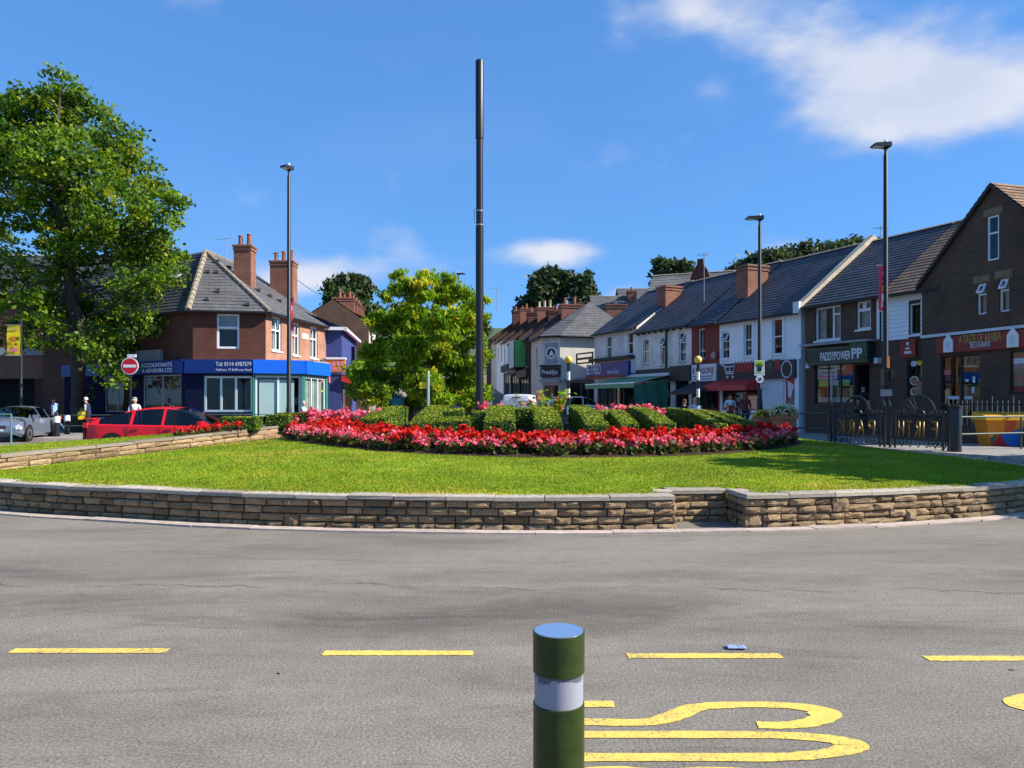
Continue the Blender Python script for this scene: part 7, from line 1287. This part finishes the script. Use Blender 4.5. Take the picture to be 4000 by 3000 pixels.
for s in (-1, 1): m = MB(); m.box(-1.9, 1.7, s * .905 - .004, s * .905 + .004, .82, .98); m.build('orange_stripe', 'orange', o)
car('blue_car', 'dark blue car roof showing behind the letter hedges', 'car', (3.0, 34.5, 0), R(150), 'car_blue', 4.0, 1.7, [(-2.0, .95), (-1.9, 1.2), (-1.4, 1.42), (-.6, 1.5), (.1, 1.48), (.6, 1.3), (1.0, 1.05), (1.4, .94), (1.8, .8), (2.0, .65)], lambda x: .95, (-1.85, -1.4, .15, 1.05), (-1.25, 1.25), pillars=(-.9, -.1))
o = bpy.data.objects['red_car']
m = MB(); m.box(-2.275, -2.235, -.80, .80, .50, 1.0); pn = m.build('rear_panel', 'gutter', o); m = MB(); m.box(-2.285, -2.277, -.26, .26, .68, .80); m.build('rear_plate', 'yellow', pn)
m = MB(); m.box(-2.32, -2.05, -.72, .72, 1.10, 1.135); m.build('spoiler', 'car_red', o)
for x_ in (-.95, .02, .98):
    for s_ in (-1, 1): m = MB(); m.box(x_ - .006, x_ + .006, s_ * .882 - .004, s_ * .882 + .004, .34, .90); m.build('door_gap', 'gutter', o)
for x_ in (-.78, .2):
    m = MB(); m.box(x_, x_ + .2, -.905, -.872, .80, .835); m.build('door_handle', 'car_red', o)
# ================================================================ PEOPLE
def person(label, u, d, facing, top='c_navy', legs='c_navy', hair='h_brown', pose='stand', h=1.74, skin='skin', extra=None, z=None, sleeves=None, shoes='black_metal', long_hair=False, lean=0, stride=.3):
    """facing: heading angle in degrees, 0 = towards +x, -90 = towards the camera"""
    x = (u - CU) / F * d; z = (Tf(x, d) + .1) if z is None else z; t = thing('person', label, 'person', (x, d, z), R(facing)); t.scale = (h / 1.74,) * 3
    s = 1 if pose == 'walk' else 0; V, E, Rr, Lb = [], [], [], []
    def add(p, r, lb, par=None):
        V.append(p); Rr.append(r); Lb.append(lb)
        if par is not None: E.append((par, len(V) - 1))
        return len(V) - 1
    pel = add((0, 0, .95), (.13, .165), 'legs'); wst = add((.01, 0, 1.1), (.105, .14), 'top', pel); ch = add((.02 + lean, 0, 1.30), (.125, .175), 'top', wst); nb = add((.02 + lean * 1.3, 0, 1.43), (.075, .10), 'top', ch); nk = add((.03 + lean * 1.5, 0, 1.50), (.052, .052), 'skin', nb); hd = add((.045 + lean * 1.8, 0, 1.595), (.088, .078), 'skin', nk); hd2 = add((.04 + lean * 1.9, 0, 1.675), (.085, .074), 'skin', hd); hands = []
    for sd in (1, -1):
        sw = sd * s; sh_ = add((.02 + lean * 1.2, sd * .175, 1.405), (.062, .062), 'top', nb); el = add((.0 + lean + .10 * -sw * s, sd * .235, 1.13), (.046, .046), 'slv', sh_)
        if pose in ('carry',): wr_ = add((.22, sd * .14, 1.12), (.034, .034), 'skin', el)
        elif pose == 'reach' : wr_ = add((.28, sd * .2, 1.2), (.034, .034), 'skin', el)
        else: wr_ = add((.06 + lean - .16 * sw + .05, sd * .245, .90), (.034, .034), 'skin', el)
        dv = (Vector(V[wr_]) - Vector(V[el])).normalized(); pm = add(tuple(Vector(V[wr_]) + dv * .07), (.030, .042), 'skin', wr_); hands.append((Vector(V[pm]), dv, sd))
        hp = add((.0, sd * .09, .90), (.095, .095), 'legs', pel); kn = add((.16 * sw * stride / .3 + .04, sd * .10, .50), (.062, .062), 'legs', hp); an = add((.26 * sw * stride / .3 - (.16 if sw < 0 else 0), sd * .10, .085 + (.06 if sw < 0 else 0)), (.042, .042), 'legs', kn); add((.26 * sw * stride / .3 - (.16 if sw < 0 else 0) + .155, sd * .115, .035 + (.01 if sw < 0 else 0)), (.04, .042), 'shoe', an)
    me = bpy.data.meshes.new('tmp'); me.from_pydata(V, E, []); ob = bpy.data.objects.new('tmp', me); COL.objects.link(ob); md = ob.modifiers.new('s', 'SKIN'); md.use_smooth_shade = True; sv = me.skin_vertices[0].data if me.skin_vertices else None
    if sv is None:
        bm = bmesh.new(); bm.from_mesh(me); bm.verts.layers.skin.verify(); bm.to_mesh(me); bm.free(); sv = me.skin_vertices[0].data
    for k, r in enumerate(Rr): sv[k].radius = r; sv[k].use_root = (k == 0)
    ob.modifiers.new('u', 'SUBSURF').levels = 1; bpy.context.view_layer.update(); me2 = bpy.data.meshes.new_from_object(ob.evaluated_get(bpy.context.evaluated_depsgraph_get())); bpy.data.objects.remove(ob)
    names = ['top', 'legs', 'skin', 'slv', 'shoe']; mats = [top, legs, skin, sleeves or top, shoes]; me2.materials.clear(); [me2.materials.append(MATS[q]) for q in mats]; Vn = np.array(V); seg = [(Vn[a], Vn[b_], Lb[b_]) for a, b_ in E]; mi = []
    for pl in me2.polygons:
        c = np.array(pl.center); best = None
        for a, b_, lb in seg:
            ab = b_ - a; tt = np.clip(np.dot(c - a, ab) / max(1e-9, ab @ ab), 0, 1); dd = np.linalg.norm(c - a - ab * tt)
            if best is None or dd < best[0]: best = (dd, lb)
        mi.append(names.index(best[1]))
    me2.polygons.foreach_set('material_index', mi)
    # fingers, nose and ears joined into the body mesh
    bm = bmesh.new(); bm.from_mesh(me2); ex = MB(); ex.cur = 2
    for c, dv, sd in hands:
        side = dv.cross(Vector((0, 0, 1))); side = side.normalized() if side.length > .1 else Vector((1, 0, 0)); 
        for k, ln in enumerate((.062, .074, .078, .068)): o_ = c + side * (-.024 + .016 * k) + dv * .015; ex.tube([o_, o_ + dv * ln * .6, o_ + dv * ln * .9 + Vector((.018, 0, -.01))], [.009, .008, .006], 5)
        ex.tube([c - side * .028 - dv * .02, c - side * .05 + dv * .015, c - side * .045 + dv * .04], [.010, .009, .007], 5)
    hx, hz_ = V[hd][0], V[hd][2]; ex.tube([(hx + .085, 0, hz_ + .05), (hx + .108, 0, hz_ + .015), (hx + .085, 0, hz_ + .005)], [.008, .016, .008], 6)
    for sd in (1, -1): ex.tube([(hx - .01, sd * .076, hz_ + .05), (hx - .02, sd * .09, hz_ + .035), (hx - .01, sd * .078, hz_ - .005)], [.012, .014, .008], 5)
    tm = ex.mesh('tmp', [top, legs, skin]); bm.from_mesh(tm); bm.to_mesh(me2); bm.free(); me2.polygons.foreach_set('use_smooth', [True] * len(me2.polygons)); body = link('body', me2, t)
    for sd in (1, -1): m = MB(); m.box(hx + .078, hx + .088, sd * .032 - .012, sd * .032 + .012, hz_ + .045, hz_ + .058); m.build('eye', 'black_metal', t)
    m = MB(); m.box(hx + .078, hx + .09, -.022, .022, hz_ - .032, hz_ - .024); m.build('mouth', 'food_red', t)
    m = MB(); n = 16; rings = [(.0, .118), (.05, .112), (.085, .09), (.1, .055), (.102, .02)] + ([(.1, -.06), (.095, -.14), (.07, -.2)] if long_hair else [(.094, -.02)])
    hc = Vector((hx - .018, 0, hz_ + .055)); rr_ = [len(m.v)]
    for q, (r, zz) in enumerate(rings):
        for k in range(n): a = 2 * math.pi * k / n; cut = .35 if (math.cos(a) > .45 and zz < .06) else 1; m.v.append((hc.x + r * math.cos(a) * (1.02 if math.cos(a) < 0 else .96 * cut), hc.y + r * .92 * math.sin(a), hc.z + zz + rnd.uniform(-.004, .004)))
    for q in range(len(rings) - 1):
        for k in range(n): k2 = (k + 1) % n; m.f.append((q * n + k, (q + 1) * n + k, (q + 1) * n + k2, q * n + k2)); m.m.append(0)
    m.build('hair', hair, t, True)
    if extra: extra(t)
    return t
def bag(mat, x, y, z, s=1):
    def f(t): m = MB(); m.prism([(x - .15 * s, z), (x + .15 * s, z), (x + .17 * s, z + .28 * s), (x + .1 * s, z + .36 * s), (x - .1 * s, z + .36 * s), (x - .17 * s, z + .28 * s)], y - .06, y + .06); b_ = m.build('carrier_bag', mat, None); M_ = Matrix.Translation(t.location) @ Matrix.Rotation(t.rotation_euler.z, 4, 'Z'); b_.matrix_world = M_; tag(b_, 'yellow carrier bag held by the person ' + ('in light blue' if y > 0 else 'with white hair'), 'bag')
    return f
def bag2(lab, x, y, z, s=1, mat='yellow'):
    def f(t):
        o = thing('carrier_bag', lab, 'bag', t.matrix_basis @ Vector((x, y, z)), t.rotation_euler.z); m = MB(); m.prism([(-.14 * s, 0), (.14 * s, 0), (.17 * s, .27 * s), (.12 * s, .33 * s), (-.12 * s, .33 * s), (-.17 * s, .27 * s)], -.06, .06); m.build('sack', mat, o); m = MB(); m.tube([(-.1 * s, 0, .32 * s), (-.05 * s, 0, .46 * s), (.05 * s, 0, .46 * s), (.1 * s, 0, .32 * s)], .01, 5); m.build('handle', mat, o)
    return f
person('person in a light blue top and jeans walking past the black marker post', 118, 36.6, 180, 'c_lightblue', 'c_jeans', 'h_brown', 'walk', extra=bag2('yellow carrier bag held by the person in light blue', .12, .27, .42), stride=.42)
person('white haired person in grey sleeves and navy vest with a yellow bag', 191, 35.6, 190, 'c_navy', 'c_dark', 'h_white', 'carry', sleeves='c_grey', extra=bag2('yellow carrier bag held by the white haired person', .25, .05, .72, 1.1), lean=.05)
person('person in a white jacket standing behind the red car', 291, 31.5, -60, 'c_white', 'c_pink', 'h_white', 'stand', h=1.70)
person('white haired person in a white jacket passing the blue fascia shop', 655, 34.2, 0, 'c_white', 'c_navy', 'h_white', 'walk', h=1.66, z=0)
person('person in black with a pink cap standing outside the red awning', 845, 36.5, -30, 'c_black', 'c_black', 'c_pink', 'stand', z=0, h=1.80); person('person in a dark coat with back turned outside the red awning', 858, 36.0, 100, 'c_black', 'c_black', 'h_dark', 'stand', z=0, h=1.84); person('person in a white hooded top walking by the teal bin', 880, 35.4, 0, 'c_white', 'c_jeans', 'h_dark', 'walk', z=0, h=1.68, extra=bag2('small yellow bag held by the person in a white hooded top', -.1, .25, .7, .8)); person('person in a brown coat behind the dark coated pair', 868, 38.5, 30, 'c_brown', 'c_dark', 'h_dark', 'stand', z=0, h=1.82)
person('blond person in a pale blue hooded top before the red house', 1502, 30.5, 80, 'c_paleblue', 'c_dark', 'h_blond', 'stand', long_hair=True, h=1.68); person('person with brown hair beside the blond one in pale blue', 1478, 31.6, 60, 'c_dark', 'c_dark', 'h_brown', 'stand', h=1.62)
person('dark haired man in a white shirt and red bib before the supermarket window', 1577, 32.6, -90, 'c_white', 'c_dark', 'h_dark', 'reach', h=1.74, extra=lambda t: (lambda m: (m.box(.13, .16, -.11, .11, .98, 1.25), m.build('bib', 'bright_red', t)))(MB())); person('red haired person in a dark red top and white band before the supermarket', 1610, 32.0, 95, 'c_maroon', 'c_dark', 'h_red', 'stand', long_hair=True, h=1.76); person('person in a dark coat between the bib man and the red haired one', 1593, 33.6, -60, 'c_brown', 'c_dark', 'h_dark', 'stand', h=1.64)
dr_ = bpy.data.objects['bookmaker']; p = dr_.matrix_basis @ Vector((0, 0, 0)); u = 1866; person('person standing in the dark bookmaker doorway', u, 30.75, -150, 'c_black', 'c_black', 'h_dark', 'stand', z=.55, h=1.76)
